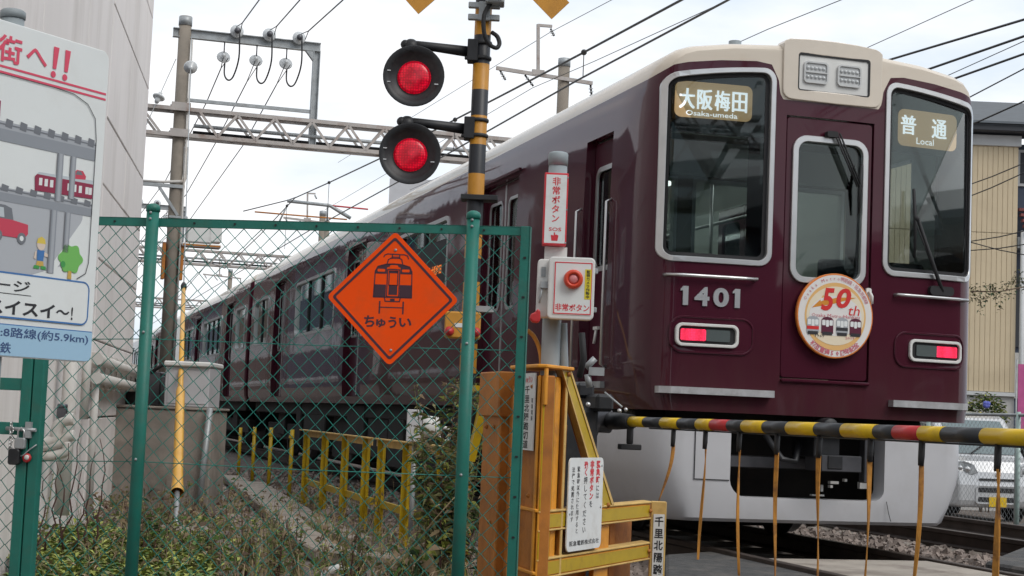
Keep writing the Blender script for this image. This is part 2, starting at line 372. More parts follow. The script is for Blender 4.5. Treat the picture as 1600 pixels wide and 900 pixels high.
mat('step_metal', (0.50, 0.50, 0.51), rough=0.45, metal=0.6, var=0.18, vscale=9, dirt=(0.25, 0.23, 0.22), dscale=8, damt=0.5)
mat('lamp_case', (0.52, 0.53, 0.53), rough=0.35, coat=0.3)
glass('glass_front', (0.58, 0.64, 0.635)); glass('glass_side', (0.80, 0.88, 0.85)); glass('glass_car', (0.5, 0.6, 0.62))

def led_dots(name, scale, base):
    t = MATS[name].node_tree; b = t.nodes['Principled BSDF']; c = N(t, 'ShaderNodeTexCoord')
    v = N(t, 'ShaderNodeTexVoronoi'); v.inputs['Scale'].default_value = scale; v.inputs['Randomness'].default_value = 0.25; t.links.new(c.outputs['Object'], v.inputs['Vector'])
    r = N(t, 'ShaderNodeMapRange'); r.inputs['From Min'].default_value = 0.1; r.inputs['From Max'].default_value = 0.62; r.inputs['To Min'].default_value = base * 1.9; r.inputs['To Max'].default_value = base * 0.45
    t.links.new(v.outputs['Distance'], r.inputs['Value']); t.links.new(r.outputs[0], b.inputs['Emission Strength'])
led_dots('lamp_red', 62, 0.30); led_dots('tail_red', 85, 0.95)
# body paint: maroon with the cream roof, one two-tone paint job (object axes: x across, y along, z up)
def paint_twotone():
    m = bpy.data.materials.new('body_paint'); m.use_nodes = True; t = m.node_tree; b = t.nodes['Principled BSDF']
    c = N(t, 'ShaderNodeTexCoord'); s = N(t, 'ShaderNodeSeparateXYZ'); t.links.new(c.outputs['Object'], s.inputs[0])
    sb = N(t, 'ShaderNodeMath', operation='SUBTRACT'); sb.inputs[1].default_value = CU; t.links.new(s.outputs[0], sb.inputs[0])
    ab = N(t, 'ShaderNodeMath', operation='ABSOLUTE'); t.links.new(sb.outputs[0], ab.inputs[0])
    dv = N(t, 'ShaderNodeMath', operation='DIVIDE'); dv.inputs[1].default_value = 1.5; t.links.new(ab.outputs[0], dv.inputs[0])
    fc = N(t, 'ShaderNodeFloatCurve'); t.links.new(dv.outputs[0], fc.inputs['Value'])
    cv = fc.mapping.curves[0]
    # (|u-centre|, height) of the colour edge; height stored as (h-3.0)
    pts = [(0.0, 3.46), (0.40, 3.46), (0.425, 3.50), (0.44, 3.60), (0.50, 3.715), (0.62, 3.73), (0.9, 3.712), (1.15, 3.678), (1.25, 3.655), (1.33, 3.60), (1.36, 3.578), (1.5, 3.57)]
    cv.points[0].location = (pts[0][0] / 1.5, pts[0][1] - 3.0); cv.points[1].location = (1.0, pts[-1][1] - 3.0)
    for a, h in pts[1:-1]: cv.points.new(a / 1.5, h - 3.0)
    for p in cv.points: p.handle_type = 'VECTOR'
    fc.mapping.update()
    z = N(t, 'ShaderNodeMath', operation='SUBTRACT'); z.inputs[1].default_value = 3.0; t.links.new(s.outputs[2], z.inputs[0])
    gt = N(t, 'ShaderNodeMath', operation='GREATER_THAN'); t.links.new(z.outputs[0], gt.inputs[0]); t.links.new(fc.outputs[0], gt.inputs[1])
    n = N(t, 'ShaderNodeTexNoise'); n.inputs['Scale'].default_value = 2.0; n.inputs['Detail'].default_value = 6; t.links.new(c.outputs['Object'], n.inputs['Vector'])
    r1 = N(t, 'ShaderNodeValToRGB'); r1.color_ramp.elements[0].color = (0.048, 0.0058, 0.0155, 1); r1.color_ramp.elements[1].color = (0.064, 0.0078, 0.0205, 1)
    r2 = N(t, 'ShaderNodeValToRGB'); r2.color_ramp.elements[0].color = (0.60, 0.53, 0.44, 1); r2.color_ramp.elements[1].color = (0.68, 0.61, 0.52, 1)
    t.links.new(n.outputs['Fac'], r1.inputs['Fac']); t.links.new(n.outputs['Fac'], r2.inputs['Fac'])
    mxn = N(t, 'ShaderNodeMixRGB'); t.links.new(gt.outputs[0], mxn.inputs['Fac']); t.links.new(r1.outputs['Color'], mxn.inputs['Color1']); t.links.new(r2.outputs['Color'], mxn.inputs['Color2'])
    # brake dust creeping up from the sill, uneven along the body
    dz = N(t, 'ShaderNodeMapRange'); dz.inputs['From Min'].default_value = 1.75; dz.inputs['From Max'].default_value = 1.08; t.links.new(s.outputs[2], dz.inputs['Value'])
    mpd = N(t, 'ShaderNodeMapping'); mpd.inputs['Scale'].default_value = (3.0, 3.0, 0.7); t.links.new(c.outputs['Object'], mpd.inputs['Vector'])
    n4 = N(t, 'ShaderNodeTexNoise'); n4.inputs['Scale'].default_value = 3.0; n4.inputs['Detail'].default_value = 8; t.links.new(mpd.outputs['Vector'], n4.inputs['Vector'])
    dm = N(t, 'ShaderNodeMath', operation='MULTIPLY'); t.links.new(dz.outputs[0], dm.inputs[0]); t.links.new(n4.outputs['Fac'], dm.inputs[1])
    dk = N(t, 'ShaderNodeMath', operation='MULTIPLY'); dk.inputs[1].default_value = 0.55; t.links.new(dm.outputs[0], dk.inputs[0])
    mxd = N(t, 'ShaderNodeMixRGB'); mxd.inputs['Color2'].default_value = (0.07, 0.045, 0.035, 1); t.links.new(dk.outputs[0], mxd.inputs['Fac']); t.links.new(mxn.outputs['Color'], mxd.inputs['Color1'])
    t.links.new(mxd.outputs['Color'], b.inputs['Base Color']); b.inputs['Roughness'].default_value = 0.5; b.inputs['Specular IOR Level'].default_value = 0.08
    b.inputs['Coat Weight'].default_value = 0.65; b.inputs['Coat Roughness'].default_value = 0.04
    n2 = N(t, 'ShaderNodeTexNoise'); n2.inputs['Scale'].default_value = 1.6; n2.inputs['Detail'].default_value = 2; t.links.new(c.outputs['Object'], n2.inputs['Vector'])
    bn = N(t, 'ShaderNodeBump'); bn.inputs['Strength'].default_value = 0.14; bn.inputs['Distance'].default_value = 0.02
    t.links.new(n2.outputs['Fac'], bn.inputs['Height']); t.links.new(bn.outputs['Normal'], b.inputs['Normal']); t.links.new(bn.outputs['Normal'], b.inputs['Coat Normal'])
    MATS['body_paint'] = m
paint_twotone()
M = MATS

# ================================================================== SETTING: ground, road, track
def ground():
    us = [-3000, -600, -120, -30, -10, -6, -4, -3, -2, -1.4, -1.0, -0.6, 0.2, 2.6, 4.0, 6.3, 7.0, 7.8, 12, 40, 200, 900, 3000]
    ws = [-3000, -600, -100, -30, -14, -10, -8, -6, -4, -2, -1, 0, 1, 2, 4, 6, 8, 12, 18, 30, 60, 120, 400, 1200, 3500]
    def h(u, w):
        if u <= -1.4: return 0.0 + (0.03 * math.sin(u * 2.1 + w * 1.3) if u > -30 and -10 < w < 60 else 0) - 0.05
        if u < -0.6: return -0.10
        if u < 6.3: return -0.13
        return -0.43
    b = MB(); k = len(ws)
    vs = [TR(u, h(u, w), w) for u in us for w in ws]
    b.add(vs, [(i * k + j, (i + 1) * k + j, (i + 1) * k + j + 1, i * k + j + 1) for i in range(len(us) - 1) for j in range(k - 1)], 0, True)
    tag(b.build('ground', M['gravel_base']), kind='structure')
    d25 = azv(25.5); p0 = np.array([2.9, 11.8, 0]); n25 = np.array([d25[1], -d25[0], 0])
    RF = frame(p0, d25, n25, Z3)
    b = MB()                                        # the crossing road, cut by the two tracks
    def strip(u0, u1, qs=0.0):
        o = []
        for u, q in ((u0, qs), (u1, qs), (u1, 6.5), (u0, 6.5)):
            base = p0 + n25 * q; t = ((OT + ndir * u - base) @ ndir) / (d25 @ ndir); o.append(base + d25 * t)
        b.prism(WORLD, [(p[0], p[1]) for p in o], -0.14, 0.085)
    strip(-14, 0.66); strip(2.60, 4.22, 0.55); strip(5.82, 13)
    sh = [P(px, py, 1) for px, py in ((1, 1),)]
    tag(b.build('road', M['asphalt'], bevel=0.02), kind='structure')
    b = MB()
    def G(px, py, z): d = ray(px, py); t = (z - CAMH) / d[2]; return CAM + d * t
    q = [G(px, py, 0.07) for px, py in ((1038, 866), (1110, 861), (1185, 868), (1262, 890), (1330, 912), (1330, 960), (1038, 960))]
    b.prism(WORLD, [(p[0], p[1]) for p in q], -0.14, 0.07)
    tag(b.build('road', M['asphalt'], bevel=0.03, seg=2), kind='structure')
    for c in (CU, CU + 3.6):                        # concrete slabs between the rails
        for i in range(5):
            b = MB(); off = (c - CU) * 0.62
            b.box(lambda u, v, w: TR(u, v, w), c - 0.64, c + 0.64, -0.12, 0.09, -0.42 + off - 1.25 * (i + 1) + 0.012, -0.42 + off - 1.25 * i)
            tag(b.build('crossing_slab', M['panel_conc'], bevel=0.012), kind='structure')
    for i in range(4):
        tag(MB().box(lambda u, v, w: TR(u, v, w), 2.19, 2.59, -0.12, 0.088, -1.55 - 1.2 * (i + 1) + 0.012, -1.55 - 1.2 * i).build('crossing_slab', M['panel_conc'], bevel=0.01), kind='structure')
    b = MB()
    for k, q0 in ((0, 0.30), (1, 6.1)):
        pts = [p0 + n25 * q0 + d25 * s for s in (-9, -1.55)] + [p0 + n25 * (q0 + 0.16) + d25 * s for s in (-1.55, -9)]
        b.prism(WORLD, [(p[0], p[1]) for p in pts], 0.0895, 0.0905)
    tag(b.build('road_marking', M['line_yellow']), kind='structure')
    b = MB(); pts = [P(1424, 886, 11), ]
    for c in (CU, CU + 3.6):
        t = thing('railway_track', 'steel railway track carrying the maroon train across the road' if c == CU else 'empty second railway track between the train and the silver van', 'railway track', TR(c, 0, 0), -TAZ)
        t['kind'] = 'structure'
        for sgn in (-1, 1):
            u = c + sgn * 0.7175; prof = [(-0.065, -0.06), (0.065, -0.06), (0.065, -0.045), (0.012, -0.03), (0.012, 0.05), (0.034, 0.062), (0.034, 0.096), (0.028, RAIL), (-0.028, RAIL), (-0.034, 0.096), (-0.034, 0.062), (-0.012, 0.05), (-0.012, -0.03), (-0.065, -0.045)]
            MB().prism(lambda a, v, w: TR(u + a, v, w), prof, -30, 110).build('rail', M['rail_steel'], t)
        sl = MB().box(lambda a, v, w: TR(c + a, v, w), -1.0, 1.0, -0.16, -0.062, 0.9 if c == CU else 2.6, 1.12 if c == CU else 2.82).build('sleeper', M['concrete'], t, bevel=0.02)
        for i in range(1, 24):
            cc = sl.copy(); COL.objects.link(cc); cc.location = (0, 0.62 * i, 0)
    # ballast: individual stones
    b = MB()
    def stones(n, fu, fw, z, r0, r1, mi=0):
        for _ in range(n):
            u, w = fu(), fw(); r = random.uniform(r0, r1); p = TR(u, z + random.uniform(-0.3, 0.9) * r, w)
            vs = []
            A = np.linalg.qr(RNG.randn(3, 3))[0]
            for dx in (-1, 1):
                for dy in (-1, 1):
                    for dz in (-1, 1): vs.append(p + A @ (np.array([dx, dy * 0.8, dz * 0.62]) * r * RNG.uniform(0.55, 1.05, 3)))
            b.add(vs, [(0, 2, 3, 1), (4, 5, 7, 6), (0, 1, 5, 4), (2, 6, 7, 3), (0, 4, 6, 2), (1, 3, 7, 5)], mi)
    U = random.uniform
    stones(2600, lambda: U(2.25, 4.2), lambda: U(-1.6, 5), -0.10, 0.018, 0.045)
    stones(700, lambda: U(2.25, 6.6), lambda: U(3, 12), -0.10, 0.02, 0.05)
    stones(3800, lambda: U(-1.45, 0.5), lambda: U(-0.6, 9), -0.09, 0.018, 0.042)
    stones(1500, lambda: U(-2.5, 0.5), lambda: U(3, 16), -0.06, 0.02, 0.045)
    stones(500, lambda: U(-3.8, -1.6), lambda: U(1.5, 5), -0.04, 0.01, 0.03)
    tag(b.build('gravel', M['stone'], recalc=False), kind='stuff', label='brown crushed stone ballast beside the rails')
ground()

# ================================================================== TRAIN
def wf(u):
    a = abs(u - CU); return 0.05 * a * a + (0.12 * ((a - 1.15) / 0.2) ** 2.2 if a > 1.15 else 0)
def FM(u, v, d): return TR(u, v, wf(u) - d)
PROF = [(1.33, 1.10), (1.375, 1.22), (1.39, 1.5), (1.39, 2.1), (1.39, 2.7), (1.38, 3.2), (1.37, 3.45), (1.36, 3.58), (1.335, 3.66), (1.28, 3.735), (1.2, 3.79), (1.1, 3.825), (0.8, 3.87), (0.4, 3.897), (0.10, 3.905)]
def prof_inset(d):
    out = []
    for i, (a, v) in enumerate(PROF):
        p, q = PROF[max(i - 1, 0)], PROF[min(i + 1, len(PROF) - 1)]
        t = unit([q[0] - p[0], q[1] - p[1]]); n = (t[1], -t[0])
        out.append((max(a - n[0] * d, 0.05), v - (n[1] * d if i > 1 else 0)))
    return out
def shell(name, secs, parent, front):
    """secs: (inset, w, use_front_shape)"""
    b = MB(); KC = 36; n = len(PROF); rings = []
    for ins, w, fs in secs:
        pr = prof_inset(ins); loop = [(CU - a, v) for a, v in pr] + [(CU + a, v) for a, v in reversed(pr)]
        rings.append([TR(u, v, w + (wf(u) if fs else 0)) for u, v in loop])
    m = len(rings[0])
    for r0, r1 in zip(rings[:-1], rings[1:]):
        o = len(b.v); b.v.extend([tuple(p) for p in r0] + [tuple(p) for p in r1])
        for i in range(m):
            b.f.append((o + i, o + (i + 1) % m, o + m + (i + 1) % m, o + m + i)); b.m.append(0); b.s.append(i not in (m - 1,))
    for ins, w, fs in (secs[0], secs[-1]):
        pr = prof_inset(ins); o = len(b.v)
        ts = [math.sin(math.pi / 2 * (-1 + 2 * j / KC)) if True else 0 for j in range(KC + 1)]
        for a, v in pr:
            for tt in ts: u = CU + a * tt; b.v.append(tuple(TR(u, v, w + (wf(u) if fs else 0))))
        for i in range(n - 1):
            for j in range(KC):
                b.f.append((o + i * (KC + 1) + j, o + i * (KC + 1) + j + 1, o + (i + 1) * (KC + 1) + j + 1, o + (i + 1) * (KC + 1) + j)); b.m.append(0); b.s.append(False)
        # bottom and top seams of the cap are closed by the ring edges: stitch rows
    bm_rows = None
    # bottom/top faces: connect first row left/right across sections (floor plate and roof ridge)
    return b
def car(t, w0, w1, front, doors, wins, extra=None):
    if front: secs = [(0.06, 0.0, True), (0.03, 0.03, True), (0.012, 0.07, True), (0.0, 0.13, True), (0.0, 0.9, False), (0.0, 0.95, False), (0.0, w1 - 0.1, False), (0.0, w1, False)]
    else: secs = [(0.03, w0, False), (0.0, w0 + 0.06, False), (0.0, w0 + 0.10, False), (0.0, w0 + 0.2, False), (0.0, w1 - 0.1, False), (0.0, w1, False)]
    # outer body as stacked closed grid: use columns across so caps and strips share vertices
    KC = 40; b = MB(); n = len(PROF)
    cols = [math.sin(math.pi / 2 * (-1 + 2 * j / KC)) for j in range(KC + 1)]
    def capgrid(ins, w, fs):
        return [[TR(CU + a * c, v, w + (wf(CU + a * c) if fs else 0)) for c in cols] for a, v in prof_inset(ins)]
    caps = [capgrid(*secs[0]), capgrid(*secs[-1])]
    for g, flip in zip(caps, (0, 1)):
        o = len(b.v)
        for row in g: b.v.extend([tuple(p) for p in row])
        for i in range(n - 1):
            for j in range(KC):
                f = (o + i * (KC + 1) + j, o + i * (KC + 1) + j + 1, o + (i + 1) * (KC + 1) + j + 1, o + (i + 1) * (KC + 1) + j)
                b.f.append(f); b.m.append(0); b.s.append(True)
    def loop(ins, w, fs):
        g = capgrid(ins, w, fs)
        return list(g[0]) + [r[-1] for r in g[1:]] + list(reversed(g[-1]))[1:] + [r[0] for r in reversed(g[1:-1])]
    loops = [loop(*s) for s in secs]; m = len(loops[0])
    for r0, r1 in zip(loops[:-1], loops[1:]):
        o = len(b.v); b.v.extend([tuple(p) for p in r0] + [tuple(p) for p in r1])
        for i in range(m): b.f.append((o + i, o + (i + 1) % m, o + m + (i + 1) % m, o + m + i)); b.m.append(0); b.s.append(True)
    body = b.build('car_body', [M['body_paint'], M['interior_white'], M['interior_dark']], t, weld=True)
    # hollow + openings
    c = MB()
    a0 = w0 + (0.42 if front else 0.15)
    inner = [(CU - 1.28, 1.22), (CU + 1.28, 1.22), (CU + 1.28, 3.3), (CU + 1.1, 3.5), (CU - 1.1, 3.5), (CU - 1.28, 3.3)]
    c.prism(lambda u, v, w: TR(u, v, w), inner, a0, w1 - 0.15)
    boolean(body, c.build('cut', M['interior_white'], None))
    c = MB()
    SF = lambda w, v, u: TR(u, v, w)
    for d0, d1 in doors: c.box(SF, w0 + d0, w0 + d1, 1.20, 3.29, CU - 1.6, CU + 1.6)
    for q0, q1, v0, v1 in wins: c.prism(SF, rr(w0 + q0 + 0.02, w0 + q1 - 0.02, v0 + 0.02, v1 - 0.02, 0.10), CU - 1.6, CU + 1.6)
    if front:
        c.box(SF, 1.0, 1.63, 1.30, 3.29, CU - 1.6, CU + 1.6)
        FF = lambda u, v, w: TR(u, v, w)
        for s in (-1, 1): c.prism(FF, fwin(s, 0.022), -0.3, 0.62)
        c.box(FF, CU - 0.368, CU + 0.368, 1.37, 3.345, -0.3, 0.62)
    boolean(body, c.build('cut', M['maroon'], None))
    try:
        md = body.data; md.set_sharp_from_angle(angle=math.radians(32))
    except Exception: pass
    # side fittings
    for s in (-1, 1):
        UO = CU + s * 1.39
        SFo = (lambda s_: (lambda w, v, d: TR(CU + s_ * (1.385 + d), v, w)))(s)
        for q0, q1, v0, v1 in wins:
            fr_ = MB().ring(SFo, rr(w0 + q0, w0 + q1, v0, v1, 0.12), rr(w0 + q0 + 0.045, w0 + q1 - 0.045, v0 + 0.045, v1 - 0.045, 0.085), -0.04, 0.012, smooth=False).build('window', M['silver'], t)
            MB().prism(SFo, rr(w0 + q0 + 0.02, w0 + q1 - 0.02, v0 + 0.02, v1 - 0.02, 0.1), -0.035, -0.028).build('pane', M['glass_side'], fr_)
            k = max(1, round((q1 - q0) / 1.2))
            for i in range(1, k): x = w0 + q0 + (q1 - q0) * i / k; MB().box(SFo, x - 0.035, x + 0.035, v0 + 0.03, v1 - 0.03, -0.06, -0.005).build('mullion', M['rubber'], fr_)
        for d0, d1 in doors:
            x0, x1 = w0 + d0, w0 + d1; xm = (x0 + x1) / 2
            for e0, e1 in ((x0 + 0.005, xm - 0.006), (xm + 0.006, x1 - 0.005)):
                dm = MB().ring(SFo, rr(e0, e1, 1.21, 3.28, 0.005, 1), rr(e0 + 0.10, e1 - 0.10, 2.05, 3.12, 0.07, 1), -0.13, -0.085)
                dm = MB(); dm.ring(SFo, rr(e0, e1, 1.21, 3.28, 0.004, 6), rr(e0 + 0.10, e1 - 0.10, 2.05, 3.12, 0.07, 6), -0.13, -0.085)
                do = dm.build('door', M['maroon'], t)
                MB().ring(SFo, rr(e0 + 0.085, e1 - 0.085, 2.035, 3.135, 0.085), rr(e0 + 0.115, e1 - 0.115, 2.065, 3.105, 0.055), -0.09, -0.078).build('door_frame', M['silver'], do)
                MB().prism(SFo, rr(e0 + 0.1, e1 - 0.1, 2.05, 3.12, 0.07), -0.112, -0.106).build('pane', M['glass_side'], do)
            MB().box(SFo, xm - 0.02, xm + 0.02, 1.22, 3.27, -0.1, -0.078).build('door_edge', M['silver'], t)
            MB().box(SFo, x0 - 0.1, x1 + 0.1, 3.31, 3.335, 0.0, 0.025).build('rain_gutter', M['maroon'], t)
    # saloon interior
    b = MB(); b.box(SF, a0 + 1.4 if front else a0, w1 - 0.16, 1.221, 1.24, CU - 1.27, CU + 1.27, 0)
    for s in (-1, 1):
        prev = w0 + (2.0 if front else 0.2)
        for d0, d1 in list(doors) + [(w1 - w0 - 0.25, 0)]:
            e = w0 + d0 - 0.05
            if e - prev > 0.5:
                b.box(SF, prev, e, 1.3, 1.66, CU + s * 1.26, CU + s * 0.78, 1); b.box(SF, prev, e, 1.66, 2.12, CU + s * 1.26, CU + s * 1.08, 1)
            prev = w0 + d1 + 0.05
    b.build('seat', [M['floor_inside'], M['seat_green']], t, bevel=0.0)
    for s in (-1, 1): MB().box(SF, a0 + (1.7 if front else 0.4), w1 - 0.6, 3.46, 3.49, CU + s * 0.5 - 0.05, CU + s * 0.5 + 0.05).build('ceiling_light', M['tube_light'], t)
    # underfloor
    b = MB()
    for x0, x1 in ((w0 + 1.2, w0 + 5.2), (w1 - 5.2, w1 - 1.2)):   # bogies
        for s in (-1, 1): b.box(SF, x0, x1, 0.42, 0.72, CU + s * 0.95, CU + s * 1.1); b.box(SF, x0 + 1.6, x1 - 1.6, 0.5, 1.0, CU + s * 0.9, CU + s * 1.15)
    x = w0 + 5.6
    while x < w1 - 5.8:
        l = random.uniform(0.8, 2.2); 
        for s in (-1, 1): b.box(SF, x, min(x + l, w1 - 5.6), random.uniform(0.26, 0.4), 1.09, CU + s * 0.5, CU + s * random.uniform(1.1, 1.28))
        x += l + random.uniform(0.06, 0.2)
    b.box(SF, w0 + 0.7, w1 - 0.3, 0.9, 1.11, CU - 1.25, CU + 1.25); b.box(SF, w0 + 1.3, w1 - 0.4, 0.2, 0.95, CU - 0.3, CU + 0.3)  # low centre box added to block the bright ground seen under the car
    b.build('underframe', M['under'], t, bevel=0.02)
    for x in (w0 + 2.1, w0 + 4.2, w1 - 4.2, w1 - 2.1):
        for s in (-1, 1):
            MB().lathe(TR(CU + s * 0.66, 0.53, x), ndir * s, [(-0.01, 0.0), (0.0, 0.47), (0.03, 0.46), (0.035, 0.43), (0.13, 0.43), (0.13, 0.36), (0.09, 0.34), (0.09, 0.12), (0.16, 0.1), (0.16, 0)], 28).build('wheel', M['chrome_dark'], t)
    # roof details
    for i in range(3 if not front else 2):
        x = w0 + 6 + i * 6.3
        MB().prism(lambda u, v, w: TR(u, v, w), [(CU - 0.62, 3.85), (CU + 0.62, 3.85), (CU + 0.62, 4.02), (CU + 0.5, 4.12), (CU - 0.5, 4.12), (CU - 0.62, 4.02)], x, x + 2.3).build('roof_unit', M['cabinet'], t, bevel=0.03)
    return body
def fwin(s, ins=0.0, r=0.1):
    """outline of a windscreen: s=-1 the one under the route plate, s=1 the mirrored one"""
    L0, L1, B0 = 0.10 + ins, 0.962 - ins, 2.192 + ins
    pts = rr(L0, L1, B0, 3.685 - ins, r - ins * 0.8, 6, 8)
    out = []
    for x, y in pts:
        k = max(0.0, (y - 2.6) / 1.08); y2 = y - 0.10 * k * ((L1 - x) / (L1 - L0)) ** 1.6
        out.append((x, y2) if s < 0 else (2 * CU - x, y2))
    return out if s < 0 else out[::-1]
def train():
    t = thing('commuter_train', 'glossy maroon commuter train with cream roof standing behind the crossing gate', 'train', OT, -TAZ)
    body = car(t, 0.0, 22.2, True, [(3.55, 4.86), (10.65, 11.95), (17.72, 19.02)], [(6.1, 9.6, 2.2, 3.18), (12.85, 16.5, 2.2, 3.13), (19.75, 21.7, 2.2, 3.13)])
    car(t, 22.75, 44.0, False, [(2.6, 3.9), (9.7, 11.0), (16.8, 18.1)], [(0.5, 2.0, 2.2, 3.13), (4.7, 8.9, 2.2, 3.13), (11.8, 16.0, 2.2, 3.13), (18.9, 20.7, 2.2, 3.13)])
    car(t, 44.5, 66.0, False, [(2.6, 3.9), (9.7, 11.0), (16.8, 18.1)], [(0.5, 2.0, 2.2, 3.13), (4.7, 8.9, 2.2, 3.13), (11.8, 16.0, 2.2, 3.13), (18.9, 20.7, 2.2, 3.13)])
    for w0 in (22.1, 43.9): MB().box(lambda u, v, w: TR(u, v, w), CU - 0.7, CU + 0.7, 1.2, 3.4, w0, w0 + 0.75).build('gangway_bellows', M['rubber'], t)
    SFo = lambda w, v, d: TR(CU - (1.385 + d), v, w)
    # windscreens
    for s in (-1, 1):
        o = MB().ring(FM, fwin(s), fwin(s, 0.040), -0.045, 0.016).build('windscreen', M['silver'], t, bevel=0.004)
        MB().prism(FM, fwin(s, 0.03), -0.03, -0.024).build('pane', M['glass_front'], o)
        MB().ring(FM, fwin(s, 0.04), fwin(s, 0.07), -0.04, -0.022).build('gasket', M['rubber'], o)
        # black blind behind the route plate, plate and lettering
        poly = [(x, max(y, 3.17)) for x, y in fwin(s, 0.01)]
        q = [p for i, p in enumerate(poly) if p != poly[i - 1]]
        MB().prism(FM, q, -0.11, -0.075).build('display_blind', M['interior_dark'], o)
    b = MB().prism(FM, rr(0.205, 0.80, 3.275, 3.545, 0.05, 5, 4), -0.060, -0.052); rp = b.build('route_plate', M['gold_plate'], t)
    b = MB(); x = 0.232
    for ch in '大阪梅田':
        [b.text_fit(FM, ch, x + 0.004 * i, x + 0.112 + 0.004 * i, 3.340 + 0.003 * j, 3.489 + 0.003 * j, -0.0505 + 0.0002 * (i + 3 * j), 0, 0, 3) for i in range(3) for j in range(2)]; x += 0.136
    b.text_fit(FM, 'Osaka-umeda', 0.285, 0.685, 3.290, 3.328, -0.0505, 0, 0.008); b.build('lettering', M['led_white'], rp)
    b = MB().prism(FM, rr(2.035, 2.575, 3.215, 3.50, 0.05, 5, 4), -0.060, -0.052); rp = b.build('route_plate', M['gold_plate'], t)
    b = MB(); [b.text_fit(FM, '普', 2.055 + 0.004 * i, 2.187 + 0.004 * i, 3.305 + 0.003 * j, 3.452 + 0.003 * j, -0.0505 + 0.0002 * (i + 3 * j), 0, 0, 3) for i in range(3) for j in range(2)]; [b.text_fit(FM, '通', 2.34 + 0.004 * i, 2.472 + 0.004 * i, 3.3 + 0.003 * j, 3.447 + 0.003 * j, -0.0505 + 0.0002 * (i + 3 * j), 0, 0, 3) for i in range(3) for j in range(2)]
    b.text_fit(FM, 'Local', 2.20, 2.36, 3.238, 3.288, -0.0505, 0, 0.004); b.build('lettering', M['led_white'], rp)
    # gangway door
    b = MB(); b.ring(FM, rr(CU - 0.36, CU + 0.36, 1.378, 3.337, 0.03, 5, 8), rr(1.145, 1.713, 2.125, 3.17, 0.085, 5, 8), -0.05, -0.012)
    gd = b.build('gangway_door', M['maroon'], t, bevel=0.006)
    MB().ring(FM, rr(1.112, 1.743, 2.09, 3.203, 0.115, 6, 4), rr(1.158, 1.697, 2.136, 3.157, 0.075, 6, 4), -0.03, 0.012).build('window_frame', M['silver'], gd, bevel=0.004)
    MB().prism(FM, rr(1.145, 1.713, 2.125, 3.17, 0.085, 6, 4), -0.035, -0.029).build('pane', M['glass_front'], gd)
    MB().prism(FM, [(1.06, 1.345), (1.79, 1.345), (1.79, 1.372), (1.06, 1.372)], -0.01, 0.03).build('door_sill', M['maroon'], t, bevel=0.008)
    b = MB(); b.prism(FM, rr(1.745, 1.79, 1.94, 2.085, 0.015), 0.0, 0.02); b.tube([FM(1.765, 2.06, 0.03), FM(1.78, 2.02, 0.045), FM(1.782, 1.965, 0.04)], 0.012, 8); b.build('door_latch', M['white_plastic'], gd)
    # headlight panel
    hp = [(1.01, 3.90)] + [(1.012 + 0.07 * (1 - math.cos(a)), 3.465 + 0.07 * (1 - math.sin(a))) for a in np.linspace(0, math.pi / 2, 5)] + [(1.45, 3.46)] + [(1.838 - 0.07 * (1 - math.cos(a)), 3.465 + 0.07 * (1 - math.sin(a))) for a in np.linspace(math.pi / 2, 0, 5)] + [(1.842, 3.885), (1.80, 3.915), (1.62, 3.932), (1.424, 3.938), (1.2, 3.935), (1.05, 3.925)]
    n = len(hp); inn = rr(1.137, 1.728, 3.545, 3.82, 0.02, 5)
    # outer outline resampled radially so that the ring to the rounded recess is clean
    cx, cy = 1.43, 3.68
    def radial(poly, ang):
        d = (math.cos(ang), math.sin(ang)); best = 0
        for i in range(len(poly)):
            (x0, y0), (x1, y1) = poly[i], poly[(i + 1) % len(poly)]; ex, ey = x1 - x0, y1 - y0; den = d[0] * ey - d[1] * ex
            if abs(den) < 1e-9: continue
            tt = ((x0 - cx) * ey - (y0 - cy) * ex) / den; uu = ((x0 - cx) * d[1] - (y0 - cy) * d[0]) / den
            if tt > 0 and -1e-6 <= uu <= 1 + 1e-6: best = max(best, tt)
        return (cx + d[0] * best, cy + d[1] * best)
    angs = np.linspace(0, 2 * math.pi, 97)[:-1]
    b = MB(); b.ring(FM, [radial(hp, a) for a in angs], [radial(inn, a) for a in angs], -0.12, 0.018)
    mat('cream', (0.64, 0.57, 0.48), rough=0.3, coat=0.5, var=0.03)
    hpan = b.build('headlight_panel', M['cream'], t, bevel=0.006, seg=2)
    b = MB(); b.ring(FM, rr(1.130, 1.735, 3.538, 3.827, 0.024, 5), rr(1.139, 1.720, 3.546, 3.810, 0.016, 5), 0.0, 0.0195); b.build('recess_shade_ring', M['rubber'], hpan)  # flat black ring stands for the recess's shaded edges, wider top and right
    b = MB(); b.prism(FM, rr(1.125, 1.74, 3.53, 3.83, 0.02), 0.004, 0.012); b.build('lamp_plate', M['white_plastic'], hpan)
    for x0 in (1.175, 1.455):
        b = MB(); b.ring(FM, rr(x0, x0 + 0.20, 3.60, 3.765, 0.03), rr(x0 + 0.012, x0 + 0.188, 3.612, 3.753, 0.022), 0.010, 0.028)
        b.prism(FM, rr(x0 + 0.012, x0 + 0.188, 3.612, 3.753, 0.022), 0.011, 0.016)
        for r_ in range(2):
            for k in range(5): b.ball(FM(x0 + 0.034 + k * 0.033, 3.648 + r_ * 0.068, 0.016), 0.015, 1, 8)
        b.box(FM, x0 + 0.01, x0 + 0.19, 3.678, 3.686, 0.012, 0.03)
        b.build('headlight', [M['lamp_case'], M['insulator']], hpan)
    # car number, hand bars, tail lights, steps
    b = MB()
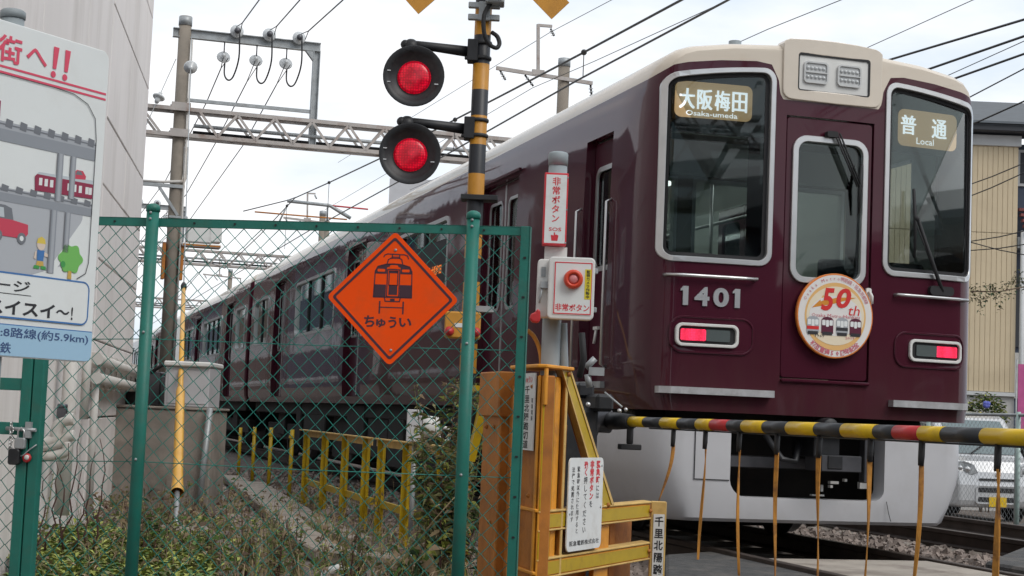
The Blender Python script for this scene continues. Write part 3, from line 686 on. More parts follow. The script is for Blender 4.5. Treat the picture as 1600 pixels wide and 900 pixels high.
    for ch, x0, x1 in (('1', 0.285, 0.325), ('4', 0.372, 0.485), ('0', 0.515, 0.635), ('1', 0.682, 0.722)):
        if ch == '1': b.prism(FM, [(x0, 1.872), (x1, 1.872), (x1, 2.012), (x0 + 0.002, 2.012), (x0 - 0.018, 1.99), (x0 - 0.018, 1.977), (x0, 1.98)], 0.0, 0.012)
        else: b.text_fit(FM, ch, x0, x1, 1.872, 2.012, 0.002, 0, 0.035, 6, 0.011)
    b.build('car_number', M['silver'], t)
    for x0, x1, y in ((0.155, 0.842, 2.09), (2.0, 2.67, 2.05)):
        b = MB(); b.tube([FM(x0, y, 0.0), FM(x0 + 0.015, y, 0.03)] + [FM(x0 + (x1 - x0) * k / 6, y, 0.04) for k in range(7)] + [FM(x1 - 0.015, y, 0.03), FM(x1, y, 0.0)], 0.0125, 8); b.build('hand_bar', M['silver'], t)
    for s in (-1, 1):
        R = lambda x0, x1: (x0, x1) if s < 0 else (2 * CU - x1, 2 * CU - x0)
        x0, x1 = R(0.235, 0.715); dy = 0 if s < 0 else -0.02
        h0, h1 = R(0.205, 0.83)
        o = MB().prism(FM, rr(h0, h1, 1.535 + dy, 1.785 + dy, 0.09, 6, 4), 0.002, 0.006).build('tail_light', M['maroon'], t)
        MB().ring(FM, rr(h0 - 0.012, h1 + 0.012, 1.523 + dy, 1.797 + dy, 0.1, 6, 4), rr(h0 + 0.004, h1 - 0.004, 1.539 + dy, 1.781 + dy, 0.085, 6, 4), 0.0, 0.014).build('housing', M['maroon'], o, bevel=0.004)
        MB().ring(FM, rr(x0, x1, 1.572 + dy, 1.742 + dy, 0.05, 6, 4), rr(x0 + 0.022, x1 - 0.022, 1.594 + dy, 1.720 + dy, 0.033, 6, 4), 0.004, 0.032).build('bezel', M['white_plastic'], o, bevel=0.004)
        MB().prism(FM, rr(x0 + 0.02, x1 - 0.02, 1.592 + dy, 1.722 + dy, 0.033, 6, 4), 0.006, 0.010).build('lamp_backing', M['rubber'], o)
        r0, r1 = R(0.275, 0.465); g0, g1 = R(0.465, 0.65)
        MB().prism(FM, rr(r0, r1, 1.615 + dy, 1.70 + dy, 0.012), 0.012, 0.02).build('lens', M['tail_red'], o)
        MB().prism(FM, rr(g0, g1, 1.615 + dy, 1.70 + dy, 0.012), 0.012, 0.02).build('lens', M['lamp_grey'], o)
        q0, q1, y0 = (0.125, 0.985, 1.224) if s < 0 else (1.97, 2.66, 1.20)
        b = MB(); ns = 12
        for k in range(ns + 1): x = q0 + (q1 - q0) * k / ns; b.v += [tuple(FM(x, y_, d_)) for y_, d_ in ((y0, -0.02), (y0, 0.075), (y0 + 0.05, 0.075), (y0 + 0.05, -0.02))]
        for k in range(ns):
            for e in range(4): b.f.append((k * 4 + e, k * 4 + (e + 1) % 4, k * 4 + 4 + (e + 1) % 4, k * 4 + 4 + e)); b.m.append(0); b.s.append(False)
        b.f += [(0, 1, 2, 3), (ns * 4, ns * 4 + 1, ns * 4 + 2, ns * 4 + 3)]; b.m += [0, 0]; b.s += [False, False]
        b.build('step', M['step_metal'], t)
    # wipers
    b = MB(); b.tube([FM(2.42, 2.10, 0.03), FM(2.35, 2.22, 0.05), FM(2.17, 2.63, 0.05)], 0.014, 8); b.tube([FM(2.39, 2.14, 0.03), FM(2.14, 2.62, 0.055)], 0.006, 6)
    b.tube([FM(2.135, 2.87, 0.03), FM(2.148, 2.60, 0.045), FM(2.155, 2.34, 0.03)], [0.012, 0.016, 0.008], 6); b.ball(FM(2.155, 2.64, 0.05), 0.022, 0, 8)
    b.prism(FM, rr(2.30, 2.52, 2.07, 2.14, 0.03), 0.0, 0.04); b.build('wiper', M['rubber'], t, recalc=False)
    b = MB()
    for dx in (0.0, 0.035, 0.075): b.tube([FM(1.43 + dx * 0.6, 3.235, 0.04), FM(1.63 + dx * 0.5, 2.84, 0.05)], 0.007, 6)
    b.prism(FM, rr(1.37, 1.46, 3.20, 3.245, 0.015), 0.0, 0.05)
    b.tube([FM(1.672, 3.02, 0.03), FM(1.655, 2.83, 0.045), FM(1.66, 2.64, 0.03)], [0.008, 0.016, 0.008], 6); b.build('wiper', M['rubber'], t, recalc=False)
    MB().cyl(TR(0.86, 3.85, 0.55), TR(0.86, 4.0, 0.55), 0.05, 12).build('roof_horn', M['pole_grey'], t)
    # anniversary badge
    badge(t)
    # cab door, handrails
    do = MB().ring(SFo, rr(1.012, 1.618, 1.31, 3.275, 0.004, 6), rr(1.08, 1.55, 2.24, 3.04, 0.08, 6), -0.12, -0.085).build('cab_door', M['maroon'], t)
    MB().ring(SFo, rr(1.055, 1.575, 2.21, 3.07, 0.1), rr(1.095, 1.535, 2.25, 3.03, 0.065), -0.09, -0.076).build('window_frame', M['silver'], do)
    MB().prism(SFo, rr(1.08, 1.55, 2.24, 3.04, 0.08), -0.11, -0.104).build('pane', M['glass_side'], do)
    b = MB(); b.tube([SFo(1.42, 1.75, -0.075), SFo(1.42, 1.62, -0.055)], 0.012, 8); b.box(SFo, 1.37, 1.47, 1.735, 1.76, -0.09, -0.06); b.build('door_handle', M['white_plastic'], do)
    for w in (0.965, 1.685):
        MB().tube([SFo(w, 1.42, 0.0), SFo(w, 1.44, 0.045), SFo(w, 2.72, 0.045), SFo(w, 2.74, 0.0)], 0.0125, 8).build('hand_rail', M['silver'], t)
    MB().box(SFo, 1.0, 1.63, 1.26, 1.31, -0.1, 0.03).build('cab_step', M['galv'], t)
    # route indicator on the side (amber characters on black)
    o = MB().box(SFo, 6.12, 8.0, 2.30, 2.93, -0.03, 0.006).build('side_display', M['rubber'], t)
    MB().text_fit(lambda a, v, d: SFo(-a, v, d), '普通 大阪梅田', -7.1, -6.35, 2.55, 2.66, 0.008, 0, 0.03).build('lettering', M['led_orange'], o)
    # cab interior
    FF = lambda u, v, w: TR(u, v, w)
    b = MB(); b.box(FF, CU - 1.27, CU + 1.27, 1.22, 1.25, 0.42, 2.0, 2)
    b.box(FF, CU - 1.27, CU - 0.45, 1.25, 2.02, 0.45, 0.75, 2); b.box(FF, CU + 0.5, CU + 1.27, 1.25, 2.16, 0.45, 0.9, 2)
    b.build('driver_desk', [M['interior_wall'], M['interior_white'], M['interior_dark']], t, bevel=0.01)
    b = MB()                                        # partition behind the cab with three openings
    for x0, x1 in ((CU - 1.27, CU - 1.1), (CU - 0.5, CU - 0.36), (CU + 0.34, CU + 0.5), (CU + 1.08, CU + 1.27)): b.box(FF, x0, x1, 2.1, 3.1, 1.78, 1.84)
    b.box(FF, CU - 1.27, CU + 1.27, 1.25, 2.1, 1.78, 1.84); b.box(FF, CU - 1.27, CU + 1.27, 3.1, 3.48, 1.78, 1.84)
    b.build('cab_partition', M['interior_wall'], t)
    b = MB()
    for x0, x1 in ((CU - 1.1, CU - 0.5), (CU - 0.36, CU + 0.34), (CU + 0.5, CU + 1.08)): b.ring(FF, rr(x0, x1, 2.1, 3.1, 0.01, 2), rr(x0 + 0.03, x1 - 0.03, 2.13, 3.07, 0.01, 2), 1.77, 1.85)
    b.build('partition_frame', M['interior_white'], t)
    b = MB(); b.box(FF, CU + 0.52, CU + 0.98, 1.7, 2.42, 1.1, 1.2); b.box(FF, CU + 0.52, CU + 0.98, 1.62, 1.72, 0.85, 1.2); b.build('driver_seat', M['interior_dark'], t, bevel=0.04, seg=2)
    b = MB(); b.box(FF, CU - 1.2, CU - 0.75, 2.02, 2.22, 0.5, 0.62); b.build('cab_monitor', M['interior_dark'], t, bevel=0.015)
    b = MB(); b.box(FF, CU + 0.62, CU + 1.15, 2.16, 2.36, 0.55, 0.7); b.build('instrument_panel', M['chrome_dark'], t, bevel=0.015)
    for u in (CU - 0.2, CU + 0.18, CU - 0.95): MB().cyl(TR(u, 1.24, 2.6), TR(u, 3.45, 2.6), 0.018, 10).build('grab_pole', M['silver'], t)
    for u in (CU - 0.75, CU + 0.75): MB().cyl(TR(u, 3.0, 2.2), TR(u, 3.0, 18), 0.016, 8).build('grab_rail', M['silver'], t)
    MB().box(FF, CU - 1.25, CU + 1.25, 3.12, 3.42, 1.74, 1.78).build('equipment_locker', M['interior_white'], t, bevel=0.01)
    # skirt
    def plan(sc):
        pts = []
        for a in np.linspace(0, 1.08, 6): pts.append((a, 0.03 + 0.03 * a * a))
        for th in np.linspace(0, math.pi / 2, 9)[1:]: pts.append((1.08 + 0.28 * math.sin(th), 0.065 + 0.47 * (1 - math.cos(th))))
        pts.append((1.36, 1.25)); return [(a * sc, w) for a, w in pts]
    b = MB(); lv = [(0.305, 0.885, 0.05), (0.33, 0.90, 0.02), (0.45, 0.935, 0.0), (0.62, 0.985, 0.0), (0.72, 1.0, 0.0), (0.99, 1.0, 0.0), (1.02, 0.99, 0.0)]
    loops = []
    for v, sc, dw in lv:
        h = plan(sc); loops.append([TR(CU - a, v, w + dw) for a, w in h[::-1]] + [TR(CU + a, v, w + dw) for a, w in h[1:]])
    m = len(loops[0])
    for lp in loops: b.v.extend([tuple(p) for p in lp])
    for k in range(len(loops) - 1):
        for i in range(m): b.f.append((k * m + i, k * m + (i + 1) % m, (k + 1) * m + (i + 1) % m, (k + 1) * m + i)); b.m.append(0); b.s.append(True)
    b.f.append(tuple(range(m))); b.m.append(0); b.s.append(False); b.f.append(tuple((len(loops) - 1) * m + i for i in range(m))); b.m.append(0); b.s.append(False)
    sk = b.build('skirt', [M['skirt_grey'], M['under']], t)
    c = MB(); c.box(FF, CU - 1.0, CU + 1.0, 0.2, 1.2, 0.20, 1.6); boolean(sk, c.build('cut', M['under']))
    c = MB(); c.prism(FF, [(0.70, 1.3), (0.70, 0.62)] + [(0.70 + 0.13 * (1 - math.cos(a)), 0.49 + 0.13 * (1 - math.sin(a))) for a in np.linspace(0.1, math.pi / 2, 6)] + [(1.965 - 0.09 * (1 - math.cos(a)), 0.485 + 0.09 * (1 - math.sin(a))) for a in np.linspace(math.pi / 2, 0.1, 6)] + [(1.965, 1.3)], -0.3, 0.5)
    boolean(sk, c.build('cut', M['skirt_grey']))
    try: sk.data.set_sharp_from_angle(angle=math.radians(35))
    except Exception: pass
    SKF = lambda u, v, d: TR(u, v, 0.03 + 0.0 * (u - CU) ** 2 - d + (0.03 * (u - CU) ** 2))
    b = MB(); b.line(SKF, [(0.69, 0.608), (0.55, 0.609), (0.42, 0.610)], 0.008, 0.006); b.line(SKF, [(0.42, 0.61), (0.42, 1.0)], 0.008, 0.006); b.line(SKF, [(1.98, 0.485), (2.0, 0.40), (2.02, 0.34)], 0.006, 0.012)
    b.build('panel_seam', M['rubber'], sk, recalc=False)
    # coupler and hoses in the opening
    b = MB(); b.box(FF, 1.12, 1.74, 0.96, 1.045, -0.12, 0.15, 1); b.box(FF, 1.32, 1.53, 0.80, 1.06, -0.06, 0.3, 0); b.lathe(TR(1.43, 1.03, -0.08), -tdir, [(-0.2, 0.06), (0, 0.065), (0.03, 0.06), (0.03, 0)], 16, 0)
    b.box(FF, 1.33, 1.66, 0.70, 0.82, -0.16, 0.1, 1); b.box(FF, 1.38, 1.50, 0.72, 0.82, -0.17, 0.05, 0)
    b.box(FF, 0.72, 1.95, 0.70, 0.79, 0.22, 0.3, 1); b.tube([TR(1.0, 0.95, 0.1), TR(1.08, 0.78, -0.02), TR(1.2, 0.76, 0.0), TR(1.28, 0.92, 0.1)], 0.025, 8, 0)
    b.box(FF, 1.78, 1.85, 0.62, 0.96, 0.02, 0.1, 1); b.build('coupler', [M['black_metal'], M['chrome_dark']], t, bevel=0.012)
    b = MB()
    for x, v, sx, sv in ((1.60, 0.60, 0.07, 0.02), (1.52, 0.54, 0.02, 0.05), (1.60, 0.57, 0.02, 0.02), (1.72, 0.62, 0.02, 0.02), (1.85, 0.57, 0.09, 0.05), (1.45, 0.505, 0.10, 0.012)): b.box(FF, x, x + sx, v, v + sv, 0.2, 0.24)
    b.build('pipe_fitting', M['white_plastic'], t)
    MB().box(FF, CU - 1.0, CU + 1.0, 0.35, 1.1, 0.62, 0.66).build('bulkhead', M['under'], t)
def badge(t):
    cx, cy, R = 1.473, 1.855, 0.318
    BF = lambda x, y, c: FM(cx + x, cy + y, 0.05 + c)
    mat('b_orange', (0.66, 0.19, 0.03), rough=0.4); mat('b_white', (0.72, 0.70, 0.68), rough=0.4); mat('b_peach', (0.72, 0.43, 0.16), rough=0.45); mat('b_pale', (0.75, 0.66, 0.50), rough=0.45)
    mat('b_red', (0.60, 0.02, 0.02), rough=0.45); mat('b_gold', (0.62, 0.24, 0.02), rough=0.45); mat('b_rose', (0.55, 0.14, 0.18), rough=0.45); mat('b_maroon', (0.10, 0.012, 0.035), rough=0.4); mat('b_grey', (0.35, 0.37, 0.40), rough=0.4)
    circ = [(R * math.cos(2 * math.pi * i / 48), R * math.sin(2 * math.pi * i / 48)) for i in range(48)]
    o = MB().prism(BF, circ, -0.03, 0.0).build('badge', M['b_orange'], t, bevel=0.004)
    b = MB(); b.disc(BF, 0, 0, R - 0.012, 0.001, 0, 48); b.disc(BF, 0, -0.005, R - 0.064, 0.002, 1, 48); b.disc(BF, 0, 0.0, R - 0.078, 0.0028, 2, 40, 0.22); b.disc(BF, 0, 0, R - 0.10, 0.0036, 0, 40, 0.15)
    b.build('badge_face', [M['b_white'], M['b_peach'], M['b_pale']], o, recalc=False)
    b = MB(); b.poly(BF, [(-0.20, 0.05), (-0.02, 0.09), (0.17, 0.145), (0.02, 0.14), (-0.12, 0.105)], 0.0044, 0); b.poly(BF, [(-0.2, 0.05), (-0.13, 0.115), (-0.12, 0.07)], 0.0046, 0)
    b.text_fit(BF, '5', -0.125, -0.015, 0.035, 0.205, 0.0054, 1, 0.03, 4, 0, 0.2); b.text_fit(BF, '0', 0.0, 0.125, 0.06, 0.21, 0.0054, 1, 0.03, 4, 0, 0.2); b.text_fit(BF, 'th', 0.105, 0.20, 0.01, 0.085, 0.0054, 1, 0.0, 3, 0, 0.2)
    b.text_fit(BF, 'Osaka Metro-Hankyu', -0.20, 0.20, -0.022, 0.012, 0.0056, 2, 0.0, 1)
    b.text_arc(BF, 'Osaka Metro堺筋線・阪急京都線', 0, 0, R - 0.038, 158, 22, 0.036, 0.003, 2, 0.0)
    b.text_arc(BF, '相互直通50周年記念', 0, 0, R - 0.038, 226, 314, 0.046, 0.003, 2, 0.03, False)
    b.text_fit(BF, '1969', -0.165, -0.09, -0.165, -0.145, 0.0056, 3, 0, 1); b.text_fit(BF, '2019', 0.085, 0.16, -0.17, -0.15, 0.0056, 2, 0, 1); b.build('lettering', [M['b_gold'], M['b_red'], M['b_rose'], M['print_black']], o, recalc=False)
    b = MB()
    for i, x in enumerate((-0.235, -0.117, 0.005, 0.118)):
        y0, w, h = -0.135 + 0.0 * i, 0.098, 0.125; body = (0, 1, 0, 1)[i]; c = 0.0058
        b.poly(BF, [(x, y0), (x + w, y0), (x + w, y0 + h * 0.82), (x + w * 0.85, y0 + h * 0.94), (x + w / 2, y0 + h), (x + w * 0.15, y0 + h * 0.94), (x, y0 + h * 0.82)], c, body)
        b.poly(BF, rr(x + 0.005, x + 0.033, y0 + 0.06, y0 + 0.10, 0.006, 2), c + 0.0005, 2); b.poly(BF, rr(x + 0.037, x + 0.061, y0 + 0.05, y0 + 0.10, 0.006, 2), c + 0.0005, 2); b.poly(BF, rr(x + 0.065, x + 0.093, y0 + 0.06, y0 + 0.10, 0.006, 2), c + 0.0005, 2)
        b.poly(BF, [(x, y0 + 0.025), (x + w, y0 + 0.025), (x + w, y0 + 0.05), (x, y0 + 0.05)], c + 0.0004, (3, 1, 4, 1)[i])
        b.poly(BF, [(x + 0.008, y0 - 0.012), (x + w - 0.008, y0 - 0.012), (x + w - 0.008, y0 + 0.012), (x + 0.008, y0 + 0.012)], c + 0.0006, 4)
    b.build('train_picture', [M['b_grey'], M['b_maroon'], M['board_white'], M['b_red'], M['print_black']], o, recalc=False)
train()

# ================================================================== OVERHEAD LINE
WP = 18.34
def Pw(px, py, w): return hit(px, py, TR(0, 0, w), tdir)
UV = lambda w: (lambda u, v, d: TR(u, v, w + d))
def insulator(b, p, ax, r=0.12, mi=0, n=14):
    b.lathe(p, ax, [(-0.10, 0.0), (-0.10, 0.035), (-0.03, 0.045), (-0.02, r * 0.9), (0.0, r), (0.02, r * 0.86), (0.025, r * 0.5), (0.06, 0.05), (0.12, 0.035), (0.12, 0)], n, mi)
def portal(w, name, label, full=True):
    t = thing(name, label, 'gantry', TR(-1.95, -0.1, w), -TAZ, 'overhead line gantries spanning the tracks')
    F = UV(w)
    mb = MB(); mb.tube([F(-1.93, -0.2, 0), F(-1.95, 7.99, 0)], [0.128, 0.112], 20); mb.build('pole', M['concrete_pole'], t)
    MB().tube([F(5.30, -0.2, 0), F(5.30, 7.98, 0)], [0.128, 0.112], 20).build('pole', M['concrete_pole'], t)
    for u in (-1.95, 5.30):
        b = MB()
        for v in (6.32, 5.84): b.lathe(F(u, v - 0.07, 0), Z3, [(0, 0.12), (0, 0.145), (0.14, 0.145), (0.14, 0.12)], 20); b.box(F, u - 0.17, u + 0.17, v - 0.07, v + 0.07, -0.165, -0.135); b.box(F, u - 0.17, u + 0.17, v - 0.07, v + 0.07, 0.135, 0.165)
        b.build('pole_band', M['truss'], t)
        MB().lathe(F(u, 7.82, 0), Z3, [(0, 0.115), (0, 0.122), (0.16, 0.12), (0.175, 0.06), (0.175, 0)], 20).build('pole_cap', M['galv'], t)
    for d in (-0.18, 0.18):                                       # four chords
        for v in (6.27, 5.80): 
            b = MB(); b.box(F, -3.6, 5.7, v - 0.035, v + 0.035, d - 0.006, d + 0.006); b.box(F, -3.6, 5.7, v + (0.029 if v > 6 else -0.035), v + (0.035 if v > 6 else -0.029), d + (0.006 if d < 0 else -0.066), d + (0.066 if d < 0 else -0.006)); b.build('truss_chord', M['truss'], t)
    b0 = MB().box(F, 0, 0.04, 0, 1, -0.003, 0.003)
    u = -1.62; k = 0
    while u < 5.0:
        for d in (-0.185, 0.185):
            p0, p1 = (F(u, 6.25, d), F(u + 0.34, 5.82, d)) if k % 2 == 0 else (F(u, 5.82, d), F(u + 0.34, 6.25, d))
            MB().beam(p0, p1, 0.045, 0.012, 0, tdir).build('truss_brace', M['truss'], t)
        if k % 2: MB().beam(F(u, 5.80, -0.18), F(u + 0.34, 5.80, 0.18), 0.04, 0.01).build('truss_brace', M['truss'], t)
        u += 0.34; k += 1
    for u0, u1 in ((-3.0, -2.66), (-2.66, -2.3)):
        for d in (-0.185, 0.185): MB().beam(F(u0, 5.82 if u0 < -2.9 else 6.25, d), F(u1, 6.25 if u0 < -2.9 else 5.82, d), 0.045, 0.012, 0, tdir).build('truss_brace', M['truss'], t)
    MB().tube([F(-1.7, 6.0, -0.05), F(5.0, 6.0, -0.05)], 0.035, 8).build('cable_duct', M['galv'], t)
    MB().tube([F(-1.7, 5.90, 0.06), F(5.0, 5.90, 0.06)], 0.03, 8).build('cable_duct', M['rubber'], t)
    # feeder frame on top of the left pole
    b = MB(); b.box(F, -2.16, 0.53, 7.60, 7.615, -0.06, 0.06); b.box(F, -2.16, 0.53, 7.75, 7.765, -0.06, 0.06); b.box(F, -2.16, 0.53, 7.615, 7.75, -0.005, 0.005); b.build('feeder_beam', M['galv'], t)
    b = MB(); b.box(F, 0.40, 0.415, 5.85, 7.60, -0.06, 0.06); b.box(F, 0.515, 0.53, 5.85, 7.60, -0.06, 0.06); b.box(F, 0.415, 0.515, 5.85, 7.60, -0.005, 0.005); b.build('feeder_post', M['galv'], t)
    MB().box(F, -1.85, 0.42, 6.44, 6.50, -0.03, 0.03).build('feeder_strut', M['galv'], t)
    MB().prism(F, [(0.40, 7.60), (0.25, 7.60), (0.40, 7.42)], -0.05, 0.05).build('gusset', M['galv'], t)
    for u in (-1.03, -0.44, 0.11):
        b = MB(); insulator(b, F(u, 7.80, -0.1), tdir, 0.125); b.lathe(F(u, 7.80, -0.22), tdir, [(0, 0), (0, 0.05), (0.05, 0.06), (0.12, 0.03)], 10, 1); b.build('insulator', [M['insulator'], M['chrome_dark']], t)
        b = MB(); insulator(b, F(u - 0.2, 7.33, 0.05), unit(tdir * 0.9 - Z3 * 0.35), 0.125); b.cyl(F(u - 0.2, 7.36, 0), F(u - 0.2, 7.6, 0), 0.012, 8, 1); b.build('insulator', [M['insulator'], M['chrome_dark']], t)
        MB().tube(spline([F(u + 0.03, 7.76, -0.25), F(u + 0.05, 7.3, -0.2), F(u - 0.01, 6.99, -0.05), F(u - 0.09, 6.91, 0.02), F(u - 0.16, 7.02, 0.10), F(u - 0.16, 7.28, 0.16)]), 0.016, 6).build('jumper_cable', M['wire_dark'], t)
    # right pole arm
    b = MB(); b.beam(F(3.9, 7.63, -0.12), F(5.85, 7.53, -0.12), 0.05, 0.07); b.build('cross_arm', M['truss'], t)
    b = MB(); b.beam(F(4.74, 7.6, -0.12), F(4.70, 8.57, -0.12), 0.055, 0.055); b.beam(F(4.70, 8.55, -0.12), F(4.98, 8.56, -0.12), 0.05, 0.05); b.box(F, 4.62, 4.86, 7.58, 7.68, -0.15, -0.09); b.build('arm_post', M['truss'], t)
    for p, q in (((4.96, 8.52), (5.04, 8.38)), ((4.48, 7.56), (4.66, 7.36)), ((3.98, 7.6), (4.1, 7.42)), ((5.82, 7.5), (5.86, 7.25))):
        b = MB(); a, c = F(*p, -0.1), F(*q, -0.1); b.cyl(a, c, 0.02, 8, 1)
        for i in range(3): m_ = a + (c - a) * (0.3 + 0.25 * i); b.lathe(m_, c - a, [(-0.012, 0.02), (0, 0.05), (0.012, 0.02)], 10, 0)
        b.build('insulator', [M['insulator'], M['wire_dark']], t)
    if full:                                                      # things on the left pole
        b = MB()
        for du in (0.115, 0.16): b.tube([F(-1.95 + du, 5.6, -0.09), F(-1.94 + du, 5.1, -0.1), F(-1.97 + du, 4.97, -0.12), F(-2.2, 4.93, -0.12), F(-2.6, 4.92, -0.12)], 0.025, 8)
        b.build('cable', M['pipe_white'], t)
        b = MB(); b.box(F, -2.55, -1.8, 4.84, 4.9, -0.14, -0.08); b.beam(F(-2.25, 4.84, -0.11), F(-1.9, 4.35, -0.11), 0.05, 0.05); b.box(F, -2.05, -1.72, 4.3, 4.34, -0.14, 0.14); b.build('cable_bracket', M['galv'], t)
        MB().tube([F(-1.82, 7.55, -0.13), F(-1.82, 1.0, -0.14)], 0.018, 6).build('conduit', M['pipe_white'], t)
        b = MB(); b.box(F, -2.12, -2.07, 3.2, 3.85, -0.14, 0.1); b.box(F, -1.80, -1.75, 3.2, 3.85, -0.14, 0.1); b.build('side_angle', M['y_rust'], t)
        b = MB(); b.box(F, -1.72, -1.28, 3.88, 4.24, -0.2, 0.05); b.box(F, -1.35, -1.1, 3.9, 4.22, -0.2, 0.05); b.box(F, -1.8, -1.1, 3.80, 3.87, -0.2, 0.08, 1); b.build('switch_box', [M['white_plastic'], M['y_rust']], t, bevel=0.02)
        b = MB(); b.box(F, -1.80, -1.72, 1.55, 2.5, -0.2, -0.15); b.build('number_plate', M['board_white'], t)
    return t
portal(WP, 'catenary_gantry', 'nearest overhead line gantry, grey pole with feeder frame and three insulators beside the white building')
portal(45.0, 'catenary_gantry', 'second overhead line gantry, seen small beyond the fence over the train roof', False)
portal(72.0, 'catenary_gantry', 'farthest overhead line gantry, tiny behind the yellow guy wire cover', False)
portal(-15.5, 'catenary_gantry', 'overhead line gantry on the near side of the crossing, mirrored in the windscreen', False)

def wires():
    def wire(name, pts, r, label, cat='overhead wire', group='overhead wires along the tracks', m='wire_dark'):
        o = MB().tube(pts, r, 6).build(name, M[m], None); tag(o, label, cat, group); return o
    # catenary above the train's track
    t = thing('catenary_line', 'catenary of messenger and contact wire running just above the train roof', 'overhead line', TR(CU, 4.8, 5), -TAZ)
    MB().tube([TR(CU, 4.72, -14), TR(CU, 4.74, 2), TR(CU, 4.80, 6), TR(CU, 4.83, 15), TR(CU, 4.9, 24), TR(CU, 4.9, 45), TR(CU, 4.9, 80)], 0.011, 6).build('contact_wire', M['wire_dark'], t)
    ms = [(-14.5, 5.9), (-8, 5.35), (-3, 5.06), (3.04, 5.0), (5.84, 5.08), (8.6, 5.17), (16.9, 5.46), (21.8, 5.68), (26.3, 5.9), (32, 5.6), (40, 5.3), (45, 5.9), (58, 5.3), (72, 5.9), (80, 5.5)]
    MB().tube([TR(CU, v, w) for w, v in ms], 0.013, 6).build('messenger_wire', M['wire_dark'], t)
    for w, v in ((5.84, 5.08), (11.5, 5.27), (21.8, 5.68), (27.5, 5.85), (-1, 5.0), (-6, 5.2)):
        b = MB(); b.cyl(TR(CU, v, w), TR(CU, 4.80, w), 0.006, 6); b.ball(TR(CU, v, w), 0.035, 0, 8); b.build('dropper', M['wire_dark'], t)
    for u, a, c, lab in ((-1.05, (18.05, 7.78), (15.09, 7.62), 'left feeder wire rising from the first insulator on top of the gantry frame'),
                         (-0.46, (17.92, 7.76), (14.63, 7.57), 'feeder wire rising from the middle insulator on top of the gantry frame'),
                         (0.09, (17.79, 7.72), (13.79, 7.43), 'feeder wire rising from the end insulator on top of the gantry frame')):
        b = MB(); s = (c[1] - a[1]) / (c[0] - a[0]); k0 = TR(u, a[1] + s * -0.75, a[0] - 0.75)
        b.tube([TR(u - 0.03, a[1] + 0.03, a[0] - 0.1), k0], 0.008, 6); b.tube([TR(u + 0.05, a[1] - 0.06, a[0] - 0.1), k0], 0.008, 6)
        b.tube([k0, TR(u, c[1], c[0]), TR(u, c[1] - 0.25, 8), TR(u, c[1] - 0.2, 0), TR(u, c[1], -15)], 0.012, 6)
        tag(b.build('feeder_wire', M['wire_dark'], None), lab, 'overhead wire', 'feeder wires toward the viewer')
    for u, pts, lab in ((-0.65, [(18.1, 7.25), (24.79, 6.75), (31.45, 6.42), (45, 6.9), (72, 7.0)], 'feeder wire falling away from the middle lower insulator behind the gantry pole'),
                        (-0.12, [(17.95, 7.22), (23.9, 6.66), (36.03, 6.27), (45, 6.6), (72, 6.8)], 'feeder wire falling away from the right lower insulator behind the gantry'),
                        (-1.22, [(18.15, 7.27), (21.27, 7.0), (31, 6.7), (45, 7.0), (72, 7.0)], 'feeder wire falling away from the left lower insulator close to the pole')):
        b = MB(); q = [TR(u, v, w) for w, v in pts]; k0 = q[0] + (q[1] - q[0]) * 0.22
        b.tube([q[0] + ndir * 0.05, k0], 0.008, 6); b.tube([q[0] - ndir * 0.04, k0], 0.008, 6); b.tube([k0] + q[1:], 0.011, 6)
        tag(b.build('feeder_wire', M['wire_dark'], None), lab, 'overhead wire', 'feeder wires away from the viewer')
    def two(u, a, c, r, lab, ext=(-10, 60)):
        s = (c[1] - a[1]) / (c[0] - a[0])
        wire('overhead_wire', [TR(u, a[1] + s * 0.4 * (ext[0] - a[0]), ext[0]), TR(u, c[1], c[0]), TR(u, a[1], a[0]), TR(u, a[1] + s * 0.5 * (ext[1] - a[0]), ext[1])], r, lab)
    two(4.85, (17.93, 8.36), (14.5, 8.17), 0.006, 'thin wire through the hooked arm on top of the far gantry pole', (-8, 40))
    wire('overhead_wire', [TR(4.5, 7.4, 40), TR(4.5, 7.22, 17.77), TR(4.5, 7.02, 14.24), TR(4.5, 6.78, 9.21), TR(4.5, 6.6, 2), TR(4.5, 6.9, -12)], 0.006, 'thin wire hung under the far gantry arm, above the contact wire')
    two(5.0, (5.49, 5.29), (2.81, 5.16), 0.013, 'topmost thick wire right of the train headlights', (-8, 30))
    two(5.0, (4.78, 5.01), (2.8, 4.99), 0.013, 'second thick wire below the topmost one right of the train', (-8, 30))
    two(5.0, (4.32, 4.80), (2.8, 4.81), 0.012, 'third thick wire right of the train, purple tinged', (-8, 30))
    two(5.0, (3.81, 4.54), (2.79, 4.66), 0.007, 'wire just above the train shoulder on the right', (-8, 30))
    two(5.0, (3.56, 4.26), (2.79, 4.33), 0.009, 'wire passing in front of the dark tiled roof', (-8, 30))
    two(5.0, (8.66, 6.37), (6.61, 6.28), 0.0055, 'thin wire rising from the roof horn of the train', (-8, 30))
    two(5.0, (5.94, 5.54), (3.73, 5.58), 0.0045, 'hair thin wire above the two train headlights', (-8, 30))
    two(5.0, (4.38, 4.85), (2.8, 4.94), 0.0045, 'hair thin wire between the second and third thick wires on the right', (-8, 30))
    # distant bracket
    t = thing('catenary_bracket', 'grey cantilever bracket tube with red rods above the roofs of the rear cars', 'bracket', TR(4, 7.8, 45), -TAZ)
    q = lambda x, y: Pw(x, y, 43)
    MB().tube([q(449, 314), q(515, 321), q(535, 333), q(548, 341)], [0.06, 0.06, 0.07, 0.06], 8).build('tube', M['galv'], t)
    MB().tube([q(380, 330), q(449, 313), q(463, 308)], 0.02, 6).build('stay', M['chrome_dark'], t)
